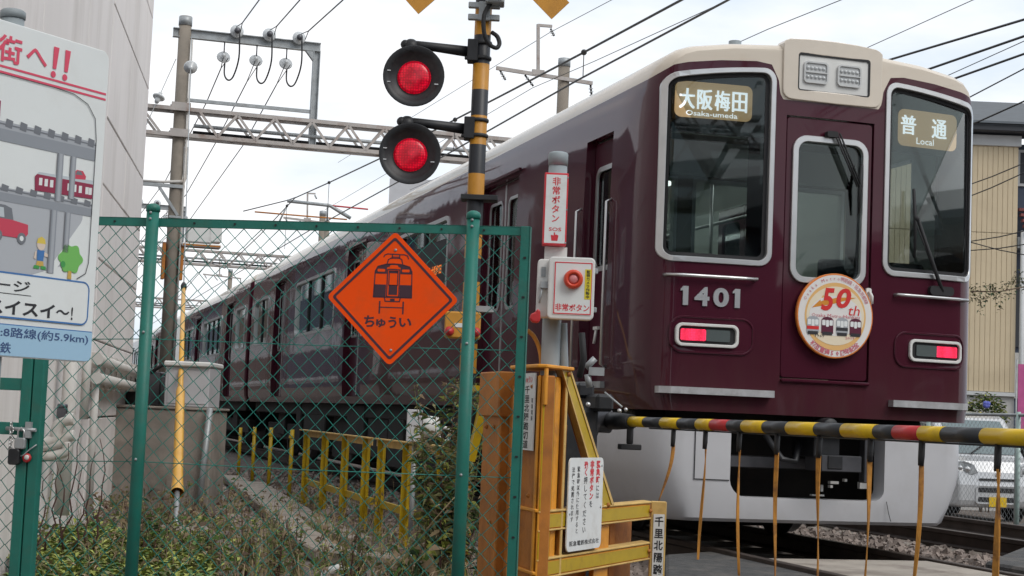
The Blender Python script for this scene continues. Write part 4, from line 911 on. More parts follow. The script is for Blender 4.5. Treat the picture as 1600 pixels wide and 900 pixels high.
    MB().tube([q(398, 331), q(445, 335), q(542, 343)], 0.028, 6).build('rod', M['y_rust'], t); MB().tube([q(515, 321), q(575, 327)], 0.03, 6).build('rod', M['arm_red'], t)
    MB().tube([q(436, 347), q(450, 319)], 0.03, 6).build('strut', M['galv'], t); MB().tube([q(511, 345), q(512, 321)], 0.035, 6).build('strut', M['galv'], t)
    MB().tube([q(511, 345), TR(5.3, -0.1, 43)], 0.09, 10).build('pole', M['concrete_pole'], t)
    for i, (x0, y0, x1, y1) in enumerate(((1500, 293, 1600, 255), (1500, 312, 1600, 270), (1525, 375, 1600, 361), (1525, 380, 1600, 398), (1525, 390, 1600, 382))):
        a, c = P(x0, y0, 26), P(x1, y1, 25.2); d = c - a
        wire('service_wire', [a - d * 0.3, a + d * 0.5 - Z3 * 0.02, c, c + d * 0.6], 0.009, ['upper of two parallel wires crossing the beige siding', 'lower of two parallel wires crossing the beige siding', 'wire rising over the beige siding level with the red roof', 'wire sloping down over the beige siding to the drain pipe', 'lowest wire over the beige siding above the hanging vine'][i], 'service wire', 'house wires before the beige wall')
wires()

# ================================================================== LEFT BUILDING, WALL, CABINET
def left_building():
    o = P(67, 300, 10.06); F = vframe(o, -8.25, 1)
    t = thing('white_building', 'tall off-white panel building with thin joints behind the picture board', 'building', F(0, 0, 0))
    MB().box(F, -10, 7.0, -0.3, 14, -9, -0.06).build('wall_core', M['joint'], t)
    cols = [-9.1, -6.93, -4.76, -2.59, -0.42, 1.745, 3.3, 5.1, 7.03]
    lows = [-0.3, 5.9, 9.4, 14]; hs = [-0.3, 0.85, 1.5, 2.175, 2.8, 3.36, 4.33, 5.1, 5.9, 6.7, 7.5, 9.4, 14]
    for i in range(len(cols) - 1):
        rows = hs if cols[i] >= 3.2 else lows
        for j in range(len(rows) - 1):
            MB().box(F, cols[i] + 0.007, cols[i + 1] - 0.007, rows[j] + 0.007, rows[j + 1] - 0.007, -0.06, random.uniform(-0.002, 0.002)).build('wall_panel', M['wall_paint'], t, bevel=0.006)
    MB().box(F, 7.0, 7.03, -0.3, 14, -9, -0.004).build('wall_panel', M['wall_paint'], t)
    def pipe(pts, r, nm='pipe'): MB().tube([F(*p) for p in pts], r, 12).build(nm, M['pipe_white'], t)
    pipe([(2.6, 1.32, 0.12), (7.2, 1.27, 0.12)], 0.046); pipe([(2.6, 1.17, 0.12), (7.2, 1.14, 0.12)], 0.046)
    for i in range(9): MB().box(F, 2.9 + i * 0.5, 3.05 + i * 0.5, 1.10, 1.38, 0.0, 0.09).build('pipe_bracket', M['pipe_white'], t)
    pipe([(2.25, 1.5, 0.08), (2.25, 0.85, 0.08)], 0.034, 'drain_pipe'); pipe([(1.15, 1.6, 0.1), (1.12, 0.2, 0.1)], 0.052, 'drain_pipe'); pipe([(2.75, 1.25, 0.1), (2.8, 0.1, 0.1)], 0.03, 'drain_pipe')
    def ppipe(pts, r): MB().tube(spline([P(x, y, 10.6) for x, y in pts], 4), r, 12).build('pipe', M['pipe_white'], t)
    ppipe([(116, 655), (100, 657), (92, 664), (88, 676), (86, 686), (66, 692), (-25, 703)], 0.040); ppipe([(117, 680), (106, 682), (98, 690), (86, 694), (60, 699)], 0.036); ppipe([(104, 690), (104, 702), (95, 709), (66, 714), (-25, 727)], 0.034)
    vq = P(97, 645, 10.6); b = MB(); b.box(WORLD, vq[0] - 0.03, vq[0] + 0.03, vq[1] - 0.03, vq[1] + 0.03, vq[2] - 0.04, vq[2] + 0.035); b.cyl(vq + Z3 * 0.03, vq + Z3 * 0.06, 0.035, 12); b.build('valve', M['chrome_dark'], t, bevel=0.006)
    # retaining wall with cabinet
    a, c = P(131, 633, 15.5), P(333, 641, 15.5)
    d = unit([c[0] - a[0], c[1] - a[1], 0]); nn = np.array([-d[1], d[0], 0]); ln = np.linalg.norm((c - a)[:2]); WF = frame([a[0], a[1], 0], d, Z3, nn)
    w = thing('retaining_wall', 'stained grey concrete retaining wall carrying the metal cabinet', 'wall', WF(0, 0, 0))
    MB().box(WF, -0.6, ln, -0.2, 0.94, 0, 0.8).build('wall_block', M['concrete'], w, bevel=0.015)
    MB().box(WF, -0.6, ln + 0.02, 0.94, 0.965, -0.015, 0.82).build('coping', M['concrete'], w, bevel=0.006)
    MB().box(WF, -3.0, -0.6, -0.2, 0.94, 0.3, 0.8).build('wall_block', M['concrete'], w, bevel=0.015)
    MB().cyl(WF(ln - 0.08, -0.1, -0.06), WF(ln - 0.02, 0.97, -0.06), 0.03, 10).build('conduit', M['galv'], w)
    b = thing('metal_cabinet', 'pale grey metal cabinet with overhanging lid on the concrete wall', 'cabinet', WF(0.8, 0.965, 0.5))
    x0 = (P(262, 600, 15.7) - a) @ d; x1 = (P(331, 600, 15.7) - a) @ d
    MB().box(WF, x0, x1, 0.967, 1.36, 0.05, 0.65).build('housing', M['cabinet'], b, bevel=0.01); MB().box(WF, x0 - 0.01, x1 + 0.015, 1.36, 1.41, 0.0, 0.7).build('lid', M['white_plastic'], b, bevel=0.012)
    MB().box(WF, x0 + 0.03, x1 - 0.03, 1.0, 1.33, 0.042, 0.052).build('door_panel', M['cabinet'], b, bevel=0.003)
    b = thing('signal_relay', 'dark relay boxes with cables standing left of the pale metal cabinet', 'relay box', WF(0.6, 0.965, 0.8))
    for k, (p0, p1, h0, z0) in enumerate(((0.18, 0.42, 0.26, 0.9), (0.44, 0.6, 0.34, 0.6), (0.62, x0 - 0.03, 0.30, 0.5))): MB().box(WF, p0, p1, 0.967, 0.967 + h0, z0, z0 + 0.3).build('relay_case', M['chrome_dark'], b, bevel=0.01)
    MB().tube([WF(0.5, 1.3, 0.6), WF(0.62, 1.38, 0.55), WF(0.75, 1.36, 0.6), WF(0.8, 1.2, 0.6)], 0.02, 8).build('cable', M['rubber'], b)
left_building()

# ================================================================== FENCE, GATE, SIGNS
FO = np.array([-1.47, 6.46, 0.0]); FAZ = 98.68
FF_ = vframe(FO, FAZ, 1)               # a along fence to the right, b up, c towards the viewer
def chainlink(b, fr, a0, a1, z0, z1, p, r, mi=0, sides=5):
    n = int((a1 - a0) / (p * 0.5) + 0.5); px = (a1 - a0) / n; k = int((z1 - z0) / (p / 2))
    for i in range(-0, n):
        cx = a0 + (i + 0.5) * px; pts = []
        for j in range(k + 1):
            s = 1 if (j + i) % 2 else -1; jit = random.gauss(0, 0.0007)
            x = cx + s * px * 0.5; zz = z1 - j * p / 2; pts.append(fr(x + jit + 0.004 * math.sin(3.1 * x + 2.3 * zz) * math.sin(5.0 * zz), zz + random.gauss(0, 0.0006) + 0.004 * math.sin(4.2 * x + 1.7 * zz), s * r * 1.3 + 0.006 * math.sin(2.7 * x + 3.9 * zz)))
        vs = []; m = len(pts)
        b.tube(pts, r, sides, mi, cap=False, smooth=True)
def fence():
    t = thing('chain_link_fence', 'green chain-link fence with round posts carrying the orange train sign', 'fence', FF_(0.66, 0, 0), 0)
    for a in (0.0, 1.322):
        b = MB(); b.tube([FF_(a, -0.1, 0), FF_(a, 1.775, 0)], 0.0255, 20)
        b.lathe(FF_(a, 1.772, 0), Z3, [(0, 0.0255), (0, 0.029), (0.018, 0.0285), (0.026, 0.024), (0.032, 0.012), (0.034, 0)], 20)
        po = b.build('post', M['fence_green'], t)
        b = MB()
        for z in (1.74, 1.765, 1.28, 0.77): b.lathe(FF_(a, z, 0.024), FF_(0, 0, 1) - FF_(0, 0, 0), [(0, 0.006), (0.004, 0.006), (0.005, 0.003), (0.009, 0.003), (0.009, 0)], 8)
        b.build('bolt', M['galv'], po)
    F1 = FF_
    for a0, a1 in ((-0.44, 1.548),):
        b = MB(); b.box(FF_, a0, a1, 1.712, 1.748, -0.020, -0.012); b.box(FF_, a0, a1, 1.742, 1.748, -0.045, -0.012); b.build('top_rail', M['fence_green'], t, bevel=0.0015)
    b = MB(); b.box(FF_, 1.512, 1.550, -0.1, 1.749, -0.011, -0.003); b.box(FF_, 1.544, 1.550, -0.1, 1.749, -0.04, -0.003); b.build('end_frame', M['fence_green'], t, bevel=0.0015)
    b = MB(); b.box(FF_, -0.462, -0.418, -0.1, 1.75, -0.03, 0.014); b.build('gate_post', M['fence_green'], t, bevel=0.003)
    b = MB()
    for k in range(12): b.prism(FF_, rr(-0.34 + k * 0.17, -0.332 + k * 0.17, 1.726, 1.734, 0.002, 2), -0.0125, -0.008)
    for k in range(9): b.prism(FF_, rr(1.526, 1.538, 1.62 - k * 0.155, 1.628 - k * 0.155, 0.003, 2), -0.004, 0.0)
    b.build('hook', M['rubber'], t)
    b = MB(); chainlink(b, lambda x, y, z: FF_(x, y, z - 0.024), -0.418, 1.514, 0.0, 1.715, 0.0735, 0.0021)
    o = b.build('wire_mesh', M['wire_green'], t, recalc=False); o['kind'] = 'stuff'
    for z in (1.257, 0.762): MB().tube([FF_(-0.42, z - 0.018, -0.026), FF_(0, z - 0.002, -0.026), FF_(0.66, z - 0.004, -0.026), FF_(1.52, z + 0.004, -0.026)], 0.002, 6).build('tension_wire', M['wire_green'], t)
    # gate leaf at the left
    g = thing('gate', 'green steel gate leaf with chain and padlock at the left end of the fence', 'gate', FF_(-0.5, 0, 0))
    MB().box(FF_, -0.513, -0.468, 0.02, 1.72, -0.03, 0.014).build('stile', M['fence_green'], g, bevel=0.003)
    for z, h in ((1.05, 0.05), (0.87, 0.05), (1.67, 0.045), (0.1, 0.045)): MB().box(FF_, -1.5, -0.513, z - h / 2, z + h / 2, -0.025, 0.008).build('gate_rail', M['fence_green'], g, bevel=0.002)
    b = MB(); chainlink(b, lambda x, y, z: FF_(x, y, z - 0.02), -1.5, -0.513, 0.12, 0.845, 0.0735, 0.0021); o = b.build('wire_mesh', M['wire_green'], g, recalc=False); o['kind'] = 'stuff'
    b = MB(); b.tube([FF_(-0.56, 0.87, 0.02), FF_(-0.43, 0.868, 0.025)], 0.008, 8); b.box(FF_, -0.475, -0.45, 0.835, 0.90, 0.012, 0.03); b.build('bolt_latch', M['galv'], g)
    pl = thing('padlock', 'old steel padlock hanging from the gate latch chain', 'padlock', FF_(-0.49, 0.83, 0.03))
    MB().prism(FF_, rr(-0.512, -0.468, 0.79, 0.835, 0.008), 0.02, 0.042).build('lock_body', M['galv'], pl, bevel=0.003)
    MB().tube([FF_(-0.503, 0.83, 0.03), FF_(-0.503, 0.862, 0.03), FF_(-0.49, 0.876, 0.03), FF_(-0.477, 0.862, 0.03), FF_(-0.477, 0.83, 0.03)], 0.004, 8).build('shackle', M['silver'], pl)
    for i in range(6):
        c0 = FF_(-0.535 + 0.002 * (i % 2), 0.885 - i * 0.020, 0.028); e = (FF_(1, 0, 0) - FF_(0, 0, 0)) if i % 2 else (FF_(0, 0, 1) - FF_(0, 0, 0))
        MB().tube([c0 + e * 0.008 * math.cos(a) + Z3 * 0.014 * math.sin(a) for a in np.linspace(0, 2 * math.pi, 9)], 0.0028, 6).build('chain_link', M['silver'], pl)
    k = thing('padlock', 'black padlock with a round red and white tag on the gate stile', 'padlock', FF_(-0.48, 0.75, 0.03))
    MB().prism(FF_, rr(-0.535, -0.487, 0.725, 0.79, 0.012), 0.018, 0.045).build('lock_body', M['black_metal'], k, bevel=0.004)
    b = MB(); b.lathe(FF_(-0.462, 0.755, 0.02), FF_(0, 0, 1) - FF_(0, 0, 0), [(0, 0), (0, 0.019), (0.008, 0.018), (0.010, 0.011), (0.010, 0)], 16, 0); b.lathe(FF_(-0.460, 0.757, 0.029), FF_(0, 0, 1) - FF_(0, 0, 0), [(0, 0.011), (0.004, 0.009), (0.004, 0)], 12, 1); b.build('key_tag', [M['arm_red'], M['white_plastic']], k)
    MB().tube([FF_(-0.49, 0.76, 0.03), FF_(-0.475, 0.765, 0.03), FF_(-0.45, 0.79, 0.025), FF_(-0.425, 0.81, 0.02)], 0.003, 6).build('cable', M['galv'], k)
fence()
def diamond_sign():
    cx, cy, h = 1.012, 1.448, 0.267
    DF = lambda a, b, c: FF_(cx + a, cy + b, c + 0.004)
    t = thing('warning_sign', 'orange diamond warning sign with a train front hung on the green fence', 'sign', DF(0, 0, 0))
    r_ = 0.018
    def dia(hh, r):
        o = []
        for a in (-45, 45, 135, 225):
            for k in range(5):
                q = math.radians(a + 90 * k / 4); ang = math.radians(a + 45); o.append(((hh - r * 1.414) * math.cos(ang) + r * math.cos(q), (hh - r * 1.414) * math.sin(ang) + r * math.sin(q)))
        return o
    MB().prism(DF, dia(h, r_), -0.002, 0.001).build('plate', M['sign_orange'], t)
    rot = math.radians(0)
    b = MB(); b.ring(DF, dia(h - 0.022, 0.011), dia(h - 0.036, 0.007), 0.001, 0.0018)
    X = lambda x: x - cx; Y = lambda y: y - cy
    c = 0.0016; w = 0.0045
    L_ = [(0.935, 1.452), (0.938, 1.555), (0.948, 1.574), (0.98, 1.583), (1.012, 1.585), (1.044, 1.583), (1.076, 1.574), (1.086, 1.555), (1.089, 1.452)]
    b.line(DF, [(X(x), Y(y)) for x, y in L_] + [(X(0.935), Y(1.452))], w, c)
    b.poly(DF, [(X(x), Y(y)) for x, y in ((0.936, 1.452), (0.936, 1.502), (0.984, 1.502), (0.984, 1.452))], c); b.poly(DF, [(X(x), Y(y)) for x, y in ((1.040, 1.452), (1.040, 1.502), (1.088, 1.502), (1.088, 1.452))], c)
    b.poly(DF, [(X(x), Y(y)) for x, y in ((0.939, 1.545), (0.985, 1.545), (0.985, 1.57), (0.995, 1.574), (1.03, 1.574), (1.04, 1.57), (1.04, 1.545), (1.086, 1.545), (1.085, 1.558), (1.076, 1.574), (1.044, 1.583), (1.012, 1.586), (0.98, 1.583), (0.948, 1.574), (0.939, 1.558))], c)
    b.line(DF, [(X(0.988), Y(1.455)), (X(0.988), Y(1.562)), (X(1.037), Y(1.562)), (X(1.037), Y(1.455)), (X(0.988), Y(1.455))], w, c)
    b.line(DF, [(X(0.995), Y(1.500)), (X(0.995), Y(1.556)), (X(1.030), Y(1.556)), (X(1.030), Y(1.500)), (X(0.995), Y(1.5))], 0.004, c)
    b.poly(DF, [(X(x), Y(y)) for x, y in ((0.995, 1.462), (1.030, 1.462), (1.030, 1.502), (0.995, 1.502))], c); b.poly(DF, [(X(x), Y(y)) for x, y in ((0.995, 1.548), (1.030, 1.548), (1.030, 1.557), (0.995, 1.557))], c)
    b.line(DF, [(X(0.980), Y(1.452)), (X(0.983), Y(1.436)), (X(1.041), Y(1.436)), (X(1.044), Y(1.452))], w, c); b.poly(DF, [(X(x), Y(y)) for x, y in ((1.003, 1.438), (1.022, 1.438), (1.022, 1.447), (1.003, 1.447))], c)
    b.line(DF, [(X(0.962), Y(1.435)), (X(0.962), Y(1.388))], 0.006, c); b.line(DF, [(X(1.057), Y(1.435)), (X(1.057), Y(1.388))], 0.006, c); b.line(DF, [(X(0.962), Y(1.412)), (X(1.057), Y(1.412))], 0.004, c)
    b.line(DF, [(X(0.985), Y(1.587)), (X(0.989), Y(1.602)), (X(1.0), Y(1.608)), (X(1.034), Y(1.608)), (X(1.043), Y(1.602)), (X(1.047), Y(1.586))], w, c); b.line(DF, [(X(1.004), Y(1.608)), (X(1.004), Y(1.621))], w, c); b.line(DF, [(X(1.034), Y(1.608)), (X(1.034), Y(1.621))], w, c); b.line(DF, [(X(1.003), Y(1.613)), (X(1.034), Y(1.613))], 0.003, c)
    b.line(DF, [(X(0.970), Y(1.612)), (X(0.974), Y(1.620)), (X(0.985), Y(1.624)), (X(1.054), Y(1.622)), (X(1.066), Y(1.617)), (X(1.070), Y(1.606))], w, c)
    xs = [(0.902, 0.945), (0.951, 0.990), (1.0, 1.034), (1.043, 1.094)]; yy = [(1.332, 1.378), (1.332, 1.366), (1.330, 1.376), (1.336, 1.372)]
    for ch, (x0, x1), (y0, y1) in zip('ちゅうい', xs, yy): b.text_fit(DF, ch, X(x0), X(x1), Y(y0), Y(y1), c, 0, 0.03)
    b.build('train_picture', M['sign_ink'], t, recalc=False)
    b = MB()
    b2 = MB()
    for x0, x1 in ((0.947, 0.978), (1.046, 1.077)): b2.poly(DF, rr(X(x0), X(x1), Y(1.553), Y(1.564), 0.004, 3), 0.0022)
    b2.poly(DF, rr(X(0.996), X(1.030), Y(1.566), Y(1.580), 0.006, 3), 0.0022); b2.build('lamp_picture', M['sign_orange'], t, recalc=False)
    for y in (0.192, -0.205): b.lathe(DF(0.004, y, 0.0), DF(0, 0, 1) - DF(0, 0, 0), [(0, 0.006), (0.003, 0.006), (0.005, 0.003), (0.005, 0)], 10)
    b.build('screw', M['galv'], t)
diamond_sign()

def picture_board():
    o = P(168, 300, 5.0); BF = vframe(o, 29.8, 1)
    t = thing('picture_board', 'white picture board about railway crossings with red lettering on a grey pole', 'sign board', BF(-0.4, 0, 0))
    MB().prism(BF, rr(-1.25, -0.027, 1.113, 2.085, 0.03, 5), -0.012, 0.0).build('panel', M['board_white'], t, bevel=0.002)
    b = MB(); b.tube([BF(-0.382, -0.1, -0.05), BF(-0.382, 2.115, -0.05)], 0.034, 16); b.lathe(BF(-0.382, 2.112, -0.05), Z3, [(0, 0.034), (0, 0.037), (0.02, 0.037), (0.026, 0.03), (0.028, 0)], 20); b.build('pole', M['pole_grey'], t)
    mat('pr_grey', (0.26, 0.28, 0.31), rough=0.5); mat('pr_grey2', (0.36, 0.38, 0.41), rough=0.5); mat('pr_road', (0.42, 0.44, 0.47), rough=0.5); mat('pr_dark', (0.16, 0.17, 0.19), rough=0.5); mat('pr_maroon', (0.27, 0.02, 0.06), rough=0.5); mat('pr_car', (0.55, 0.05, 0.09), rough=0.5); mat('pr_green', (0.16, 0.46, 0.10), rough=0.5); mat('pr_green2', (0.05, 0.30, 0.07), rough=0.5); mat('pr_trunk', (0.55, 0.36, 0.08), rough=0.5); mat('pr_skin', (0.66, 0.55, 0.46), rough=0.5); mat('pr_yellow', (0.66, 0.50, 0.08), rough=0.5); mat('pr_glass', (0.48, 0.53, 0.56), rough=0.5)
    mm = [M[k] for k in ('pr_grey', 'pr_grey2', 'pr_road', 'pr_dark', 'pr_maroon', 'pr_car', 'pr_green', 'pr_green2', 'pr_trunk', 'pr_skin', 'pr_yellow', 'pr_glass', 'board_white', 'print_blue', 'print_black', 'print_pink')]
    b = MB(); c = 0.0008
    q = lambda pts, mi, cc=c: b.poly(BF, pts, cc, mi)
    q([(-1.2, 1.36), (-0.29, 1.36), (-0.17, 1.40), (-0.10, 1.55), (-0.10, 1.60), (-1.2, 1.60)], 2, 0.0006)              # road surface
    q([(-0.245, 1.36), (-0.10, 1.545), (-0.075, 1.545), (-0.215, 1.36)], 12, 0.0009)
    for y0, th in ((1.735, 0.058), (1.562, 0.040)):                                                                        # two viaduct decks with sleepers
        q([(-1.2, y0), (-0.064, y0), (-0.064, y0 + th * 0.62), (-1.2, y0 + th * 0.62)], 0, 0.0014); q([(-1.2, y0 + th * 0.62), (-0.064, y0 + th * 0.62), (-0.064, y0 + th), (-1.2, y0 + th)], 1, 0.0014)
        for k in range(16):
            x = -0.10 - k * 0.055; q([(x, y0 + th * 0.75), (x + 0.026, y0 + th * 0.7), (x + 0.03, y0 + th + 0.006), (x + 0.004, y0 + th + 0.01)], 3, 0.0018)
        b.line(BF, [(-1.2, y0 + th * 0.86), (-0.064, y0 + th * 0.86)], 0.004, 0.0020, 3)
    for x, y0, y1, w_ in ((-0.208, 1.59, 1.735, 0.026), (-0.155, 1.605, 1.735, 0.024), (-0.22, 1.372, 1.562, 0.027), (-0.163, 1.44, 1.562, 0.024)):
        for k in range(5): q([(x - w_ / 2 + w_ * k / 5, y0), (x - w_ / 2 + w_ * (k + 1) / 5, y0), (x - w_ / 2 + w_ * (k + 1) / 5, y1), (x - w_ / 2 + w_ * k / 5, y1)], (3, 0, 1, 1, 0)[k], 0.0026)
    q([(-0.30, 1.610), (-0.066, 1.617), (-0.066, 1.662), (-0.296, 1.660), (-0.304, 1.652)], 4, 0.0022); q([(-0.296, 1.660), (-0.066, 1.662), (-0.066, 1.674), (-0.29, 1.667)], 11, 0.0022)   # printed train
    for x in (-0.287, -0.265, -0.243, -0.172, -0.148, -0.125, -0.097, -0.083): q([(x, 1.628), (x + 0.013, 1.629), (x + 0.013, 1.651), (x, 1.650)], 12, 0.0024)
    q([(-0.50, 1.80), (-0.452, 1.80), (-0.452, 1.85), (-0.50, 1.845)], 4, 0.0022)
    q([(-0.148, 1.668), (-0.10, 1.672), (-0.098, 1.682), (-0.112, 1.697), (-0.138, 1.697), (-0.15, 1.684)], 5, 0.0024); q([(-0.142, 1.682), (-0.112, 1.684), (-0.12, 1.694), (-0.136, 1.694)], 3, 0.0026)
    q([(-0.50, 1.462), (-0.33, 1.462), (-0.316, 1.478), (-0.318, 1.505), (-0.38, 1.512), (-0.50, 1.512)], 5, 0.0022); q([(-0.50, 1.512), (-0.375, 1.512), (-0.384, 1.545), (-0.41, 1.552), (-0.5, 1.552)], 3, 0.0022); q([(-0.47, 1.516), (-0.41, 1.516), (-0.415, 1.544), (-0.47, 1.544)], 11, 0.0024)
    for x in (-0.43, -0.34): b.disc(BF, x, 1.462, 0.017, 0.0026, 3, 14); b.disc(BF, x, 1.462, 0.008, 0.0028, 12, 10)
    # small helper figure and round tree (print)
    b.disc(BF, -0.262, 1.452, 0.0165, 0.0024, 9, 14); b.poly(BF, [(-0.280, 1.456), (-0.244, 1.456), (-0.248, 1.470), (-0.262, 1.477), (-0.276, 1.470)], 0.0026, 10)
    q([(-0.277, 1.436), (-0.247, 1.436), (-0.250, 1.404), (-0.274, 1.404)], 13, 0.0024); q([(-0.274, 1.404), (-0.25, 1.404), (-0.246, 1.388), (-0.278, 1.388)], 8, 0.0024); q([(-0.288, 1.38), (-0.264, 1.38), (-0.264, 1.390), (-0.284, 1.390)], 7, 0.0025); q([(-0.258, 1.38), (-0.236, 1.38), (-0.24, 1.390), (-0.258, 1.390)], 7, 0.0025)
    q([(-0.284, 1.43), (-0.277, 1.434), (-0.279, 1.408), (-0.288, 1.41)], 9, 0.0025); q([(-0.247, 1.432), (-0.222, 1.424), (-0.222, 1.416), (-0.248, 1.42)], 9, 0.0025)
    q([(-0.149, 1.362), (-0.132, 1.362), (-0.134, 1.395), (-0.147, 1.395)], 8, 0.0024)
    b.poly(BF, [(-0.140 + (0.047 + 0.005 * math.cos(6 * a)) * math.cos(a), 1.424 + (0.042 + 0.005 * math.cos(6 * a)) * math.sin(a)) for a in np.linspace(0, 2 * math.pi, 49)[:-1]], 0.0026, 6); b.disc(BF, -0.17, 1.404, 0.010, 0.0028, 7, 12)
    b.line(BF, [(-1.2, 1.929), (-0.25, 1.929), (-0.17, 1.925), (-0.11, 1.905), (-0.075, 1.866), (-0.065, 1.80), (-0.065, 1.42), (-0.075, 1.385), (-0.11, 1.365)], 0.0026, 0.0032, 14)
    for y in (1.951, 1.934): b.line(BF, [(-1.2, y), (-0.036, y)], 0.0065, 0.0012, 15)
    bx = rr(-1.2, -0.056, 1.228, 1.357, 0.025, 5); b.poly(BF, bx, 0.0030, 12); b.line(BF, bx + [bx[0]], 0.005, 0.0036, 13)
    q([(-1.24, 1.125), (-0.04, 1.118), (-0.03, 1.128), (-0.03, 1.209), (-1.24, 1.209)], 13, 0.0010)
    b.build('picture_print', mm, t, recalc=False)
    bb = MB(); bb.poly(BF, [(-1.24, 1.117), (-0.05, 1.117), (-0.036, 1.121), (-0.029, 1.134), (-0.029, 1.206), (-1.24, 1.206)], 0.0016); bb.build('blue_band', M['board_blue'], t, recalc=False)
    b = MB()
    for ch, x0, x1, y0, y1 in (('街', -0.475, -0.385, 1.965, 2.045), ('へ', -0.368, -0.285, 1.982, 2.03)): b.text_fit(BF, ch, x0, x1, y0, y1, 0.002, 0, 0.022)
    for x in (-0.262, -0.215):
        b.poly(BF, [(x + 0.0, 1.985), (x + 0.014, 1.985), (x + 0.022, 2.052), (x + 0.0, 2.052)], 0.002, 0); b.disc(BF, x + 0.004, 1.968, 0.010, 0.002, 0, 14)
    b.text_fit(BF, 'イメージ', -0.58, -0.295, 1.305, 1.338, 0.004, 1, 0.015); b.line(BF, [(-0.6, 1.297), (-0.29, 1.297)], 0.002, 0.004, 1)
    b.text_fit(BF, 'スイスイ', -0.455, -0.192, 1.237, 1.279, 0.004, 1, 0.03); b.text_fit(BF, '〜', -0.187, -0.132, 1.252, 1.266, 0.004, 1, 0.02); b.text_fit(BF, '!', -0.125, -0.118, 1.238, 1.278, 0.004, 1, 0.02)
    b.text_fit(BF, '経路:8路線(約5.9km)', -0.50, -0.045, 1.166, 1.2, 0.0024, 2, 0.012); b.text_fit(BF, '電鉄', -0.435, -0.352, 1.124, 1.156, 0.0024, 2, 0.012)
    mat('print_navy', (0.04, 0.08, 0.20), rough=0.6); b.build('lettering', [M['print_pink'], M['print_black'], M['print_navy']], t, recalc=False)
picture_board()

